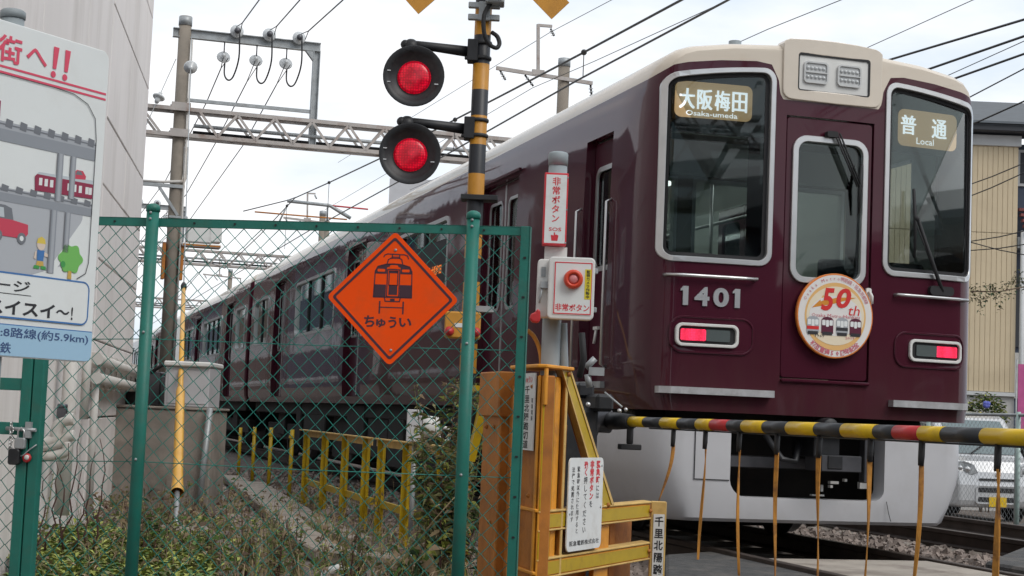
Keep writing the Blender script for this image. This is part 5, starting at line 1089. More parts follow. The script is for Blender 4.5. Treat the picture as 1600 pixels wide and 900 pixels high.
# ================================================================== CROSSING SIGNAL, BUTTON, GUARD, BARRIER
YEL, BLK = (0.56, 0.25, 0.018), (0.014, 0.016, 0.022)
def crossing_signal():
    o = P(745, 330, 9.8); F = vframe(o, 90, 1); nv = F(0, 0, 1) - F(0, 0, 0)
    t = thing('crossing_signal', 'railway crossing signal with two red lamps on a yellow and black striped pole', 'crossing signal', F(0, 0, 0))
    zs = [-0.2, 0.2, 0.55, 0.9, 1.25, 1.42, 1.60, 1.80, 1.955, 2.13, 2.31, 2.467, 2.645, 2.82, 2.99, 3.148, 3.332, 3.52, 3.7, 3.88, 4.4]
    stripes('pole_stripes', [BLK if (len(zs) - 2 - i) % 2 == (len(zs) - 2 - 15) % 2 else YEL for i in range(len(zs) - 1)], zs)
    MB().tube([F(-0.012, -0.2, 0), F(-0.012, 4.4, 0)], 0.0515, 24).build('pole', M['pole_stripes'], t)
    for (cx, cz) in ((-0.423, 3.066), (-0.424, 2.583)):
        b = MB(); b.lathe(F(cx, cz, 0), nv, [(-0.16, 0), (-0.16, 0.10), (-0.10, 0.12), (-0.02, 0.165), (0.0, 0.186), (0.035, 0.190), (0.038, 0.186), (0.010, 0.150), (-0.02, 0.112), (-0.022, 0.100)], 40)
        lo = b.build('lamp_hood', M['black_metal'], t)
        b = MB(); b.lathe(F(cx, cz, 0), nv, [(-0.02, 0.104), (-0.012, 0.101), (-0.002, 0.085), (0.005, 0.055), (0.008, 0.02), (0.008, 0)], 32); b.build('lens', M['lamp_red'], lo)
        b = MB()
        for dx, dz in ((-0.155, 0.03), (-0.155, -0.04), (0.14, -0.045)): b.box(F, cx + dx - 0.012, cx + dx + 0.012, cz + dz - 0.003, cz + dz + 0.003, 0.02, 0.024)
        b.build('hood_clip', M['silver'], lo)
        zt = cz + 0.205
        b = MB(); b.tube([F(cx - 0.04, zt, -0.03), F(cx + 0.04, zt, -0.03), F(-0.08, zt - 0.035, 0)], [0.030, 0.026, 0.034], 14); b.lathe(F(cx - 0.03, zt - 0.05, -0.03), Z3, [(0, 0), (0, 0.05), (0.05, 0.05), (0.075, 0.035), (0.085, 0.02), (0.085, 0)], 14); b.ball(F(cx - 0.065, zt + 0.0, -0.02), 0.03, 0, 10); b.build('lamp_arm', M['black_metal'], t)
        b = MB(); b.box(F, -0.10, -0.035, zt - 0.10, zt + 0.035, -0.05, 0.062); b.lathe(F(-0.012, zt - 0.085, 0), Z3, [(0, 0.05), (0, 0.062), (0.022, 0.062), (0.022, 0.05)], 20); b.lathe(F(-0.012, zt + 0.01, 0), Z3, [(0, 0.05), (0, 0.062), (0.022, 0.062), (0.022, 0.05)], 20); b.cyl(F(-0.115, zt - 0.085, 0.05), F(-0.06, zt - 0.085, 0.05), 0.012, 8); b.build('clamp', M['black_metal'], t, bevel=0.004)
    c0 = (0.0, 3.935); 
    for sg in (-1, 1):
        ax = np.array([math.sin(math.radians(46)) * sg, -math.cos(math.radians(46))]); pr = np.array([ax[1], -ax[0]])
        BFm = (lambda ax_, pr_, s_: (lambda l, w, c: F(c0[0] + ax_[0] * l + pr_[0] * w, c0[1] + ax_[1] * l + pr_[1] * w, 0.09 + c + (0.012 if s_ > 0 else 0))))(ax, pr, sg)
        b = MB(); ls = [-0.64, -0.44, -0.2, 0.0, 0.2, 0.44, 0.64]
        for i in range(6): b.box(BFm, ls[i], ls[i + 1], -0.075, 0.075, 0, 0.008, 0 if i in (0, 2, 3, 5) and i not in (2, 3) else (1 if i in (1, 4) else 0))
        b.build('crossbuck_board', [M['y_signal'], M['black_metal']], t)
    b = MB(); b.box(F, 0.0, 0.115, 3.515, 3.66, 0.02, 0.16); b.build('loudspeaker_box', M['galv'], t, bevel=0.006)
    MB().box(F, 0.02, 0.10, 3.53, 3.62, 0.155, 0.17).build('loudspeaker_cover', M['rubber'], t)
    b = MB(); b.box(F, -0.105, 0.09, 3.50, 3.535, 0.03, 0.07); b.box(F, -0.105, 0.09, 3.425, 3.46, 0.03, 0.07); b.box(F, -0.04, 0.03, 3.42, 3.54, 0.05, 0.075); b.build('bracket', M['galv'], t, bevel=0.004)
    MB().tube(spline([F(0.03, 3.52, 0.10), F(-0.005, 3.44, 0.12), F(0.0, 3.33, 0.12), F(0.03, 3.27, 0.10), F(0.075, 3.25, 0.08), F(0.095, 3.28, 0.06), F(0.08, 3.33, 0.04), F(0.045, 3.36, 0.02)], 4), 0.014, 8).build('cable', M['rubber'], t)
    b = MB(); b.box(F, -0.10, 0.125, 2.31, 2.342, -0.06, 0.08); b.build('band_plate', M['black_metal'], t, bevel=0.003)
    b = MB(); b.box(F, -0.16, 0.055, 1.46, 1.62, 0.03, 0.14); b.build('warning_box', M['y_signal'], t, bevel=0.008)
    b = MB(); b.lathe(F(-0.13, 1.50, 0.14), nv, [(0, 0), (0, 0.03), (0.03, 0.025), (0.04, 0)], 14); b.lathe(F(0.03, 1.50, 0.14), nv, [(0, 0), (0, 0.03), (0.03, 0.025), (0.04, 0)], 14); b.build('warning_lamp', M['arm_red'], t)
    MB().box(F, -0.10, -0.05, 1.525, 1.55, 0.14, 0.143).build('maker_plate', M['board_white'], t); MB().box(F, -0.05, 0.13, 1.63, 1.665, -0.06, 0.06).build('bracket', M['galv'], t)
mat('y_signal', (0.56, 0.26, 0.03), rough=0.5, var=0.08, vscale=7, dirt=(0.3, 0.14, 0.03), dscale=8, damt=0.4)
crossing_signal()

def emergency_button():
    o = P(865, 450, 7.5); F = vframe(o, 90, 1); nv = F(0, 0, 1) - F(0, 0, 0)
    t = thing('emergency_button', 'grey pole with a white emergency button box, red button and upright red bordered sign', 'emergency button', F(0, 0, 0))
    b = MB(); b.tube([F(-0.002, -0.1, 0), F(-0.002, 2.245, 0)], 0.044, 24); b.build('pole', M['pole_grey'], t)
    b = MB(); b.lathe(F(-0.002, 2.19, 0), Z3, [(0, 0.044), (0, 0.0465), (0.055, 0.0465), (0.062, 0.042), (0.066, 0.03), (0.066, 0)], 24); b.build('pole_cap', M['pole_grey'], t)
    MB().tube([F(0.05, 1.45, -0.02), F(0.06, 1.3, -0.02), F(0.075, 1.1, -0.02)], 0.022, 10).build('conduit', M['pole_grey'], t); MB().tube(spline([F(-0.115, 1.41, -0.02), F(-0.085, 1.385, -0.02), F(-0.06, 1.34, -0.02), F(-0.045, 1.28, -0.02), F(-0.042, 1.2, -0.02)], 4), 0.010, 8).build('cable', M['cord_orange'], t)
    s = MB().box(F, -0.064, 0.047, 1.803, 2.141, 0.035, 0.105).build('sign_case', M['print_red'], t, bevel=0.003)
    b = MB(); b.poly(F, [(-0.056, 1.812), (0.040, 1.812), (0.040, 2.132), (-0.056, 2.132)], 0.1058); SF = lambda a, z, c: F(0.047 + c, z, -a); b.poly(SF, [(-0.098, 1.81), (-0.042, 1.81), (-0.042, 2.13), (-0.098, 2.13)], 0.0006); b.build('sign_face', M['paint_white'], s, recalc=False)
    b = MB(); b.text_col(F, '非常ボタン', -0.008, 2.122, 0.041, 0.1064, 0, 0.018, 1.06); b.text_fit(F, 'SOS', -0.036, 0.022, 1.868, 1.885, 0.1064, 0, 0.015)
    b.poly(F, [(-0.022, 1.823), (0.006, 1.823), (0.010, 1.848), (0.002, 1.852), (-0.006, 1.852), (-0.006, 1.862), (-0.012, 1.862), (-0.012, 1.848), (-0.026, 1.850)], 0.1064)
    b.text_col(SF, '非常ボタン', -0.07, 2.122, 0.041, 0.0012, 0, 0.015, 1.06); b.build('lettering', M['print_red'], s, recalc=False)
    b = MB(); b.box(F, -0.05, 0.055, 1.74, 1.80, 0.03, 0.05); b.build('mount_plate', M['white_plastic'], t)
    for z in (2.12, 1.97, 1.815): MB().lathe(F(0.044, z, 0.105), nv, [(0, 0.004), (0.003, 0.004), (0.004, 0.001), (0.004, 0)], 8).build('screw', M['galv'], s)
    bx = MB().prism(F, rr(-0.080, 0.178, 1.466, 1.737, 0.018), 0.02, 0.10).build('button_case', M['white_plastic'], t, bevel=0.005, seg=2)
    MB().prism(F, rr(-0.030, 0.184, 1.458, 1.746, 0.022), 0.098, 0.15).build('lid', M['white_plastic'], bx, bevel=0.006, seg=2)
    MB().prism(F, rr(-0.004, 0.173, 1.480, 1.724, 0.004), 0.150, 0.1525).build('label_plate', M['board_white'], bx)
    b = MB(); b.ring(F, rr(-0.002, 0.171, 1.482, 1.722, 0.003), rr(0.003, 0.166, 1.487, 1.717, 0.003), 0.1528, 0.1532); b.text_fit(F, '非常ボタン', 0.006, 0.163, 1.496, 1.530, 0.1532, 0, 0.02); b.build('lettering', M['print_red'], bx, recalc=False)
    mat('btn_red', (0.62, 0.06, 0.025), rough=0.35, var=0.03); mat('btn_pink', (0.62, 0.20, 0.20), rough=0.3, coat=0.5); mat('tag_yellow', (0.68, 0.58, 0.03), rough=0.5)
    b = MB(); b.lathe(F(0.085, 1.643, 0.152), nv, [(0, 0.045), (0.02, 0.044), (0.03, 0.040), (0.034, 0.032), (0.030, 0.025), (0.014, 0.022)], 32); b.build('button_guard', M['btn_red'], bx)
    b = MB(); b.lathe(F(0.085, 1.643, 0.152), nv, [(0.012, 0.023), (0.024, 0.021), (0.028, 0.012), (0.029, 0)], 24); b.build('button', M['btn_pink'], bx)
    MB().box(F, 0.138, 0.168, 1.553, 1.692, 0.1526, 0.1534).build('sticker', M['tag_yellow'], bx); MB().text_col(F, '監視カメラ作動中', 0.153, 1.688, 0.0165, 0.1542, 0, 0.02, 1.0, 1.05).build('lettering', M['print_black'], bx, recalc=False)
    for z in (1.69, 1.51):
        b = MB(); b.box(F, 0.178, 0.20, z - 0.012, z + 0.012, 0.08, 0.11); b.build('hinge', M['galv'], bx, bevel=0.003)
    b = MB(); b.box(F, -0.065, -0.03, 1.60, 1.63, 0.10, 0.13); b.tube([F(-0.055, 1.60, 0.12), F(-0.062, 1.56, 0.12), F(-0.066, 1.53, 0.12)], 0.005, 8); b.box(F, -0.062, -0.042, 1.655, 1.70, 0.10, 0.104); b.build('latch', M['galv'], bx)
    MB().prism(F, [(-0.110, 1.455), (-0.095, 1.440), (-0.066, 1.437), (-0.058, 1.455), (-0.060, 1.497), (-0.075, 1.503), (-0.083, 1.487), (-0.104, 1.478)], 0.09, 0.14).build('lock_cover', M['arm_red'], bx, bevel=0.008, seg=2)
emergency_button()

def guard():
    gn = P(850, 575, 7.0); GR = vframe(gn, 25, 1); GL = vframe(gn, math.degrees(TAZ), -1)
    t = thing('barrier_guard', 'rusty yellow steel guard frame with diagonal brace and white notice plates', 'guard frame', GR(0, 0, 0))
    d25 = GR(1, 0, 0) - GR(0, 0, 0); dt = GL(1, 0, 0) - GL(0, 0, 0); n25 = GR(0, 0, 1) - GR(0, 0, 0); g0 = GR(0, 0, 0)
    GR = lambda a, b, c: g0 + d25 * a + Z3 * b + (n25 * c if c > 0 else dt * (-c))
    def strip(nm, a0, a1, b0, b1, c0, c1, m='y_orange', F=GR, bev=0.006): return MB().box(F, a0, a1, b0, b1, c0, c1).build(nm, M[m], t, bevel=bev)
    # front column: rolled section with a worn tape strip
    strip('column', 0.0, 0.285, 0.0, 1.19, -0.10, -0.07); strip('column_flange', 0.255, 0.285, 0.0, 1.19, -0.07, 0.0, 'y_pale'); strip('column_flange', 0.0, 0.135, 0.0, 1.19, -0.07, 0.0, 'y_orange')
    strip('reflective_tape', 0.006, 0.128, 0.60, 1.18, 0.0005, 0.003, 'y_tape', GR, 0); strip('reflective_tape', 0.006, 0.128, 0.385, 0.505, 0.0005, 0.003, 'y_tape', GR, 0); strip('reflective_tape', 0.006, 0.128, 0.02, 0.30, 0.0005, 0.003, 'y_tape', GR, 0)
    strip('column_rib', 0.16, 0.225, 0.0, 1.19, -0.07, -0.03, 'y_orange')
    # side face toward the grass: plates
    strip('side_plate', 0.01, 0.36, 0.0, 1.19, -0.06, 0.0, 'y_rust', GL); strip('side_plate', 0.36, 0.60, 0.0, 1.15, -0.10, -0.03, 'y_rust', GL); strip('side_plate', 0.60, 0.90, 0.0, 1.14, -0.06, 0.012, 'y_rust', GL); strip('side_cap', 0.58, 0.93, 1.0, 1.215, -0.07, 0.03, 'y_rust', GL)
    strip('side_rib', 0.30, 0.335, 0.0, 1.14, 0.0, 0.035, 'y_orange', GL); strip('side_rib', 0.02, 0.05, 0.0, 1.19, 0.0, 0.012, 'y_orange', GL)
    for z in (0.33, 0.60): strip('side_weld', 0.0, 0.36, z - 0.008, z + 0.008, 0.0, 0.016, 'y_orange', GL, 0.004)
    q = [GR(-0.01, 0, 0.02), GR(0.30, 0, 0.02), GR(0.30, 0, 0.02) + dt * 0.42, GL(0.42, 0, 0.03), GL(0.0, 0, 0.03)]
    MB().prism(WORLD, [(p[0], p[1]) for p in q], 1.222, 1.238).build('top_plate', M['y_orange'], t, bevel=0.004)
    strip('top_lip', -0.005, 0.02, 1.06, 1.222, 0.003, 0.015, 'y_orange', GR, 0.003)
    # diagonal brace
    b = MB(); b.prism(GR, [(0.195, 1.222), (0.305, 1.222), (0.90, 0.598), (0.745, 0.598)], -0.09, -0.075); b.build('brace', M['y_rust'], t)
    b = MB(); b.prism(GR, [(0.205, 1.222), (0.285, 1.222), (0.875, 0.598), (0.77, 0.598)], -0.01, 0.0); b.build('brace_face', M['y_tape'], t)
    b = MB(); b.prism(GR, [(0.285, 1.222), (0.305, 1.222), (0.905, 0.598), (0.875, 0.598)], -0.09, 0.004); b.build('brace_edge', M['y_pale'], t)
    b = MB(); b.prism(GR, [(0.195, 1.222), (0.205, 1.222), (0.77, 0.598), (0.745, 0.598)], -0.09, 0.004); b.build('brace_edge', M['y_pale'], t)
    # cross beams
    for z0, z1 in ((0.508, 0.600), (0.302, 0.392), (0.10, 0.19)):
        strip('cross_beam', 0.0, 1.44, z0 + 0.008, z1 - 0.012, -0.10, -0.004, 'y_orange'); strip('beam_edge', 0.0, 1.44, z1 - 0.012, z1, -0.11, 0.004, 'y_pale', GR, 0.004); strip('beam_edge', 0.0, 1.44, z0, z0 + 0.008, -0.11, 0.004, 'y_pale', GR, 0.002); strip('reflective_tape', 0.03, 1.42, z0 + 0.014, z1 - 0.02, -0.003, -0.0005, 'y_tape', GR, 0)
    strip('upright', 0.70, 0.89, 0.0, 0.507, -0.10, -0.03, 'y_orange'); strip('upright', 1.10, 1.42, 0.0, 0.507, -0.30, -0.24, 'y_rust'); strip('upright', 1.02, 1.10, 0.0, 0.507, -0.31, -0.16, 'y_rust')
    strip('back_plate', 0.33, 0.70, 0.20, 0.52, -0.16, -0.13, 'y_rust'); strip('inner_brace', 0.34, 0.44, 0.55, 0.98, -0.22, -0.18, 'y_orange')
    e = P(1028, 840, 8.27); EF = vframe(e, 92, 1)
    ep = MB().box(EF, -0.041, 0.040, 0.0, 0.598, -0.05, 0.0).build('end_post', M['y_pale'], t, bevel=0.004)
    # rear brace beyond the fence
    b = MB(); pz = 8.15; b.prism(lambda a, c, d: P(a, c, pz) + tdir * d, [(771, 612), (742, 722), (732, 720), (756, 612)], 0, 0.05); b.prism(lambda a, c, d: P(a, c, pz) + tdir * d, [(742, 602), (772, 604), (772, 613), (742, 611)], -0.02, 0.06); b.prism(lambda a, c, d: P(a, c, pz) + tdir * d, [(744, 640), (762, 650), (740, 700), (738, 690)], 0.06, 0.09, 1); b.build('rear_brace', [M['y_tape'], M['rubber']], t)
    for a, z in ((0.02, 0.55), (1.40, 0.55), (0.02, 0.345), (1.40, 0.345), (0.80, 0.60), (0.25, 1.205)): MB().lathe(GR(a + 0.02, z, 0.003), n25, [(0, 0.012), (0.006, 0.012), (0.008, 0.006), (0.012, 0.006), (0.012, 0)], 8).build('bolt', M['y_rust'], t)
    for a, z in ((0.10, 1.14), (0.10, 0.66), (0.70, 0.95), (0.70, 0.50), (0.82, 0.95)): MB().lathe(GL(a, z, 0.014), GL(0, 0, 1) - GL(0, 0, 0), [(0, 0.011), (0.006, 0.011), (0.008, 0.006), (0.012, 0.006), (0.012, 0)], 8).build('bolt', M['y_rust'], t)
    # plates with writing
    n = thing('notice_plate', 'white notice plate with columns of red and black writing fixed to the yellow guard', 'notice', GR(0.5, 0.4, 0.01))
    MB().prism(GR, rr(0.303, 0.722, 0.405, 0.828, 0.03), 0.006, 0.012).build('plate', M['paint_white'], n)
    r_, k_ = MB(), MB(); c = 0.0128
    r_.text_col(GR, '緊急時', 0.655, 0.815, 0.036, c, 0, 0.045, 1.02, 1.35); k_.text_col(GR, 'には', 0.655, 0.702, 0.034, c, 0, 0.012, 1.0, 1.25)
    r_.text_col(GR, '非常ボタン', 0.578, 0.815, 0.036, c, 0, 0.045, 1.02, 1.35); k_.text_col(GR, 'を', 0.578, 0.630, 0.034, c, 0, 0.012, 1.0, 1.25)
    r_.text_col(GR, '強く', 0.503, 0.812, 0.034, c, 0, 0.045, 1.0, 1.35); k_.text_col(GR, '押してください', 0.503, 0.742, 0.036, c, 0, 0.012, 1.05, 1.25)
    k_.text_col(GR, '緊急時以外に使用すると', 0.415, 0.790, 0.0265, c, 0, 0.012, 1.06, 1.35); k_.text_col(GR, '法律で処罰されます', 0.352, 0.788, 0.0265, c, 0, 0.012, 1.06, 1.35)
    k_.text_fit(GR, '阪急電鉄株式会社', 0.335, 0.695, 0.428, 0.452, c, 0, 0.012); r_.build('lettering', M['print_red'], n, recalc=False); k_.build('lettering', M['print_black'], n, recalc=False)
    for a, z in ((0.70, 0.79), (0.70, 0.595), (0.325, 0.575)): MB().lathe(GR(a, z, 0.012), GR(0, 0, 1) - GR(0, 0, 0), [(0, 0.006), (0.003, 0.005), (0.003, 0)], 8).build('screw', M['galv'], n)
    LF = lambda x, y, cc: GL(-x, y, cc)
    n = thing('name_plate', 'narrow white crossing name plate on the rusty side of the yellow guard beside the fence', 'name plate', GL(0.15, 0.86, 0.02))
    MB().box(LF, -0.245, -0.058, 0.858, 1.20, 0.014, 0.02).build('plate', M['paint_white'], n); r_, k_ = MB(), MB()
    r_.text_fit(LF, 'ちゅうい', -0.222, -0.095, 1.155, 1.185, 0.0208, 0, 0.02); k_.text_col(LF, '千里北陽踏切道', -0.165, 1.145, 0.0385, 0.0208, 0, 0.02, 1.05, 1.9); k_.text_col(LF, '阪急電鉄', -0.085, 1.09, 0.022, 0.0208, 0, 0.01, 1.2, 1.3)
    r_.build('lettering', M['print_red'], n, recalc=False); k_.build('lettering', M['print_black'], n, recalc=False)
    n = thing('name_plate', 'white crossing name plate on the pale yellow end post under the barrier arm', 'name plate', EF(0, 0.2, 0))
    MB().box(EF, -0.026, 0.031, 0.175, 0.533, 0.001, 0.005).build('plate', M['paint_white'], n); MB().text_col(EF, '千里北陽踏切', 0.003, 0.522, 0.052, 0.0058, 0, 0.03, 1.18, 0.9).build('lettering', M['print_black'], n, recalc=False)
guard()

def barrier():
    U0, ZA = -0.65, 1.005
    wq = lambda px: side(px, 662 + (px - 1000) * 0.044, U0)[2]
    t = thing('crossing_barrier', 'lowered black, yellow and red crossing barrier arm with orange hanging straps', 'barrier', TR(U0, 0, -1.4), -TAZ)
    TF = lambda u, v, w: TR(u, v, w)
    edges = [(985, 'arm_yellow'), (1010, 'arm_black'), (1037, 'arm_yellow'), (1064, 'arm_black'), (1093, 'arm_yellow'), (1115, 'arm_red'), (1142, 'arm_black'), (1165, 'arm_yellow'), (1198, 'arm_black'), (1235, 'arm_yellow'), (1279, 'arm_black'), (1321, 'arm_yellow'), (1372, 'arm_black'), (1402, 'arm_red'), (1442, 'arm_yellow'), (1478, 'arm_black'), (1540, 'arm_yellow'), (1625, 'arm_black'), (1690, 'arm_yellow'), (1790, None)]
    for (x0, m), (x1, _) in zip(edges[:-1], edges[1:]):
        a, c = wq(x0), wq(x1); MB().tube([TR(U0, ZA, a), TR(U0, ZA, c)], 0.0315 if m != 'arm_yellow' else 0.0322, 20).build('arm_segment', M[m], t)
    MB().tube([TR(U0, ZA - 0.036, wq(1015)), TR(U0, ZA - 0.036, wq(1790))], 0.0045, 6).build('strap_line', M['arm_black'], t)
    for i, x in enumerate((1053, 1103, 1156, 1215, 1281, 1361, 1441, 1560, 1700)):
        w = wq(x); 
        b = MB(); b.tube([TR(U0, ZA - 0.03, w), TR(U0 - 0.002, ZA - 0.10, w), TR(U0 - 0.004, ZA - 0.135, w)], [0.014, 0.014, 0.012], 10); st = b.build('strap_grip', M['rubber'], t)
        L0 = 0.46 if i == 0 else (0.74 if i < 2 else 0.78); sw = [0.13, 0.035, -0.03, -0.01, -0.01, 0.035, 0.06, 0.0, 0.0][i]
        ln = MB(); k = 14; vs = []
        for j in range(k + 1):
            f = j / k; z = ZA - 0.125 - (L0 - 0.125) * f; off = sw * f ** 1.5 * -0.6 + 0.004 * math.sin(5 * f + i)
            tw = 2.2 * f * (1 if i % 2 else -1) + 0.4 + 0.5 * i; hw = (0.0118 if i != 7 else 0.018) * (1 - 0.45 * f)
            dv = (ndir * math.cos(tw) * 1.0 + tdir * math.sin(tw)) * hw; pp = TR(U0 + off, z, w); nn = np.array([-dv[1], dv[0], 0]) * 0.28
            vs += [pp - dv - nn, pp + dv - nn, pp + dv + nn, pp - dv + nn]
        fs = [(j * 4 + a, j * 4 + (a + 1) % 4, (j + 1) * 4 + (a + 1) % 4, (j + 1) * 4 + a) for j in range(k) for a in range(4)] + [(0, 1, 2, 3), (k * 4, k * 4 + 1, k * 4 + 2, k * 4 + 3)]
        ln.add(vs, fs); ln.build('strap', M['cord_orange'], t)
    # drive machine
    m = thing('barrier_machine', 'black barrier drive machine with counterweights behind the yellow guard', 'barrier machine', TR(-0.9, 0, -1.3), -TAZ)
    q = lambda x, y, d: P(x, y, d)
    MB().box(TF, -1.22, -0.80, 0.0, 1.08, -1.25, -0.75).build('housing', M['black_metal'], m, bevel=0.03, seg=2)
    MB().tube([TR(U0, ZA, wq(987)), TR(U0, ZA, wq(965)), TR(U0, ZA, wq(930))], [0.045, 0.055, 0.06], 20).build('arm_socket', M['black_metal'], m)
    MB().lathe(TR(-0.80, ZA, -1.0), ndir, [(-0.05, 0), (-0.05, 0.13), (0.05, 0.13), (0.07, 0.08), (0.16, 0.08), (0.16, 0)], 24).build('pivot', M['chrome_dark'], m)
    b = MB(); b.box(TF, -0.86, -0.74, 1.06, 1.17, -1.35, -1.05); b.box(TF, -0.92, -0.80, 1.14, 1.24, -1.15, -0.95); b.build('counterweight', M['black_metal'], m, bevel=0.02)
    b = MB(); b.tube([q(915, 575, 9.9), q(930, 560, 9.9)], 0.02, 8); b.beam(q(920, 580, 9.9), q(944, 581, 9.9), 0.04, 0.05); b.tube([q(918, 585, 9.9), q(921, 605, 9.9)], 0.02, 8); b.build('lever', M['galv'], m)
    MB().tube([q(945, 613, 9.7), q(972, 636, 9.6)], 0.006, 6).build('rod', M['galv'], m); b = MB(); b.ball(q(919, 632, 9.6), 0.015, 0, 8); b.ball(q(968, 642, 9.6), 0.014, 0, 8); b.ball(q(978, 640, 9.6), 0.012, 0, 8); b.build('bolt', M['silver'], m)
    b = MB(); b.cyl(TR(U0, ZA - 0.03, wq(985)), TR(U0, ZA - 0.14, wq(985)), 0.022, 10); b.box(TF, U0 - 0.07, U0 + 0.07, ZA - 0.175, ZA - 0.14, wq(985) - 0.03, wq(985) + 0.03); b.build('arm_catch', M['rubber'], m, bevel=0.005)
    MB().tube([q(905, 590, 9.8), q(912, 560, 9.8), q(909, 520, 9.8)], 0.02, 8).build('cable', M['rubber'], m)
barrier()

# ================================================================== LOW FENCE, POSTS, TROUGH, GUY WIRE, RELAY BOX
def small_things():
    U1 = -1.30; S = lambda x, y: side(x, y, U1)
    TF = lambda u, v, w: TR(u, v, w)
    for i, (rail, posts, lab) in enumerate((((476, 672, 583, 690), (480, 509, 541, 574), 'low yellow guard rail of flat posts, farther of the two beside the ballast'), ((590, 684, 735, 703), (598, 638, 692, 730), 'low yellow guard rail of flat posts, nearer one beside the leafy bush'))):
        w0, w1 = S(rail[0], rail[1])[2], S(rail[2], rail[3])[2]; t = thing('guard_rail', lab, 'guard rail', TR(U1, 0, (w0 + w1) / 2), -TAZ, 'low yellow guard rails beside the track')
        b = MB(); b.box(TF, U1 - 0.06, U1 + 0.0, 0.762, 0.772, w1, w0); b.box(TF, U1 - 0.006, U1, 0.70, 0.772, w1, w0); b.build('rail', M['y_pale'], t)
        MB().box(TF, U1, U1 + 0.03, 0.18, 0.24, w1, w0).build('lower_rail', M['y_tape'], t)
        for x in posts:
            w = S(x, 700)[2]; b = MB(); b.box(TF, U1 - 0.045, U1 + 0.028, -0.12, 0.758, w - 0.004, w + 0.004); b.box(TF, U1 - 0.006, U1 + 0.004, -0.12, 0.758, w - 0.05, w + 0.05); b.build('post', M['y_tape'], t)
    for i, (x, y) in enumerate(((375, 668), (397, 667), (423, 668), (456, 671))):
        w = 7.6 + (456 - x) * 0.075 if False else S(x, 690)[2]; zt = S(x, y)[1]
        t = thing('marker_post', ['thin yellow post farthest along the ballast, next to the concrete wall', 'thin yellow post, second from the concrete wall', 'thin yellow post between its neighbours over dark ballast', 'thin yellow post just before the low yellow guard rail'][i], 'post', TR(U1, 0, w), 0, 'thin yellow posts beside the track')
        MB().tube([TR(U1, -0.1, w), TR(U1, zt, w)], 0.024, 10).build('pole', M['y_tape'], t); MB().box(TF, U1 - 0.034, U1 + 0.02, zt - 0.10, zt - 0.07, w - 0.03, w + 0.03).build('clip', M['y_tape'], t)
    def G(px, py, z): d = ray(px, py); return CAM + d * ((z - CAMH) / d[2])
    t = thing('cable_trough', 'curving concrete cable trough with pale lids running through the weeds', 'cable trough', G(480, 830, 0))
    def lids(pts, width, z, n, nm):
        pts = [G(x, y, z) for x, y in pts]; seg = []
        acc = [0]
        for a, c in zip(pts[:-1], pts[1:]): acc.append(acc[-1] + np.linalg.norm(c - a))
        def at(s):
            for k in range(len(pts) - 1):
                if s <= acc[k + 1] + 1e-9: f = (s - acc[k]) / (acc[k + 1] - acc[k]); return pts[k] + (pts[k + 1] - pts[k]) * f
            return pts[-1]
        for i in range(n):
            a, c = at(acc[-1] * i / n), at(acc[-1] * (i + 1) / n); d = unit(c - a); x = np.array([-d[1], d[0], 0]); l = np.linalg.norm(c - a)
            F = frame(a + Z3 * random.uniform(-0.006, 0.006), d, x, Z3); MB().box(F, 0.006, l - 0.006, -width / 2, width / 2, -0.09, 0.0).build(nm, M['concrete_lid'], t, bevel=0.012)
    lids([(362, 742), (400, 770), (440, 800), (480, 838), (520, 858), (570, 866), (660, 870)], 0.25, 0.06, 16, 'lid'); lids([(400, 752), (450, 785), (500, 812), (560, 838)], 0.22, 0.02, 8, 'lid')
    # guy wire with yellow sleeve
    A = P(275, 827, 12.8); B = TR(-1.84, 7.62, WP - 0.15); proj = lambda p: 450 - FPX * ((p - CAM) @ upv) / ((p - CAM) @ fwd)
    def atY(y):
        lo, hi = 0.0, 1.0
        for _ in range(50):
            m = (lo + hi) / 2
            if proj(A + (B - A) * m) > y: lo = m
            else: hi = m
        return A + (B - A) * lo
    t = thing('guy_wire', 'guy wire in a yellow plastic sleeve anchored to a small concrete block', 'guy wire', A)
    MB().tube([A, atY(760)], 0.022, 10).build('anchor_rod', M['galv'], t); MB().tube([atY(770), B], 0.007, 6).build('wire', M['galv'], t)
    b = MB(); b.tube([atY(771), atY(752), atY(735), atY(700), atY(612)], [0.056, 0.047, 0.044, 0.043, 0.042], 20, cap=False); b.tube([atY(612), atY(606)], [0.042, 0.03], 20, cap=False); b.build('sleeve', M['guy_yellow'], t, recalc=False)
    b = MB(); b.tube([atY(610), atY(450)], [0.0265, 0.0225], 16); b.build('sleeve', M['guy_yellow'], t); MB().tube([atY(612), atY(607)], 0.033, 16).build('sleeve_band', M['rubber'], t); MB().tube([atY(452), atY(447), atY(443)], [0.03, 0.034, 0.02], 14).build('sleeve_cap', M['rubber'], t)
    b = MB(); insulator(b, atY(105), unit(B - A), 0.115); b.build('insulator', M['insulator'], t)
    i0, i1 = P(275, 92, 29.0), P(248, 152, 28.6); MB().tube([i0, i1, i1 + (i1 - i0) * 1.6], 0.007, 6).build('side_stay', M['galv'], t); b = MB(); insulator(b, i1, unit(i1 - i0), 0.115); b.build('insulator', M['insulator'], t)
    t = thing('anchor_block', 'weathered concrete block holding the guy wire rod among weeds', 'concrete block', (A[0], A[1], 0)); MB().box(frame([A[0], A[1], 0], rgt * [1, 1, 0], [0, 1, 0], Z3), -0.17, 0.22, -0.2, 0.25, -0.2, 0.015).build('block', M['concrete'], t, bevel=0.02)
    # relay box on a post
    z = 12.6; q = P(650, 665, z); F = vframe(q, 90, 1); t = thing('track_relay', 'small pale grey track relay box with a drum on a white post', 'relay box', F(0, 0, 0))
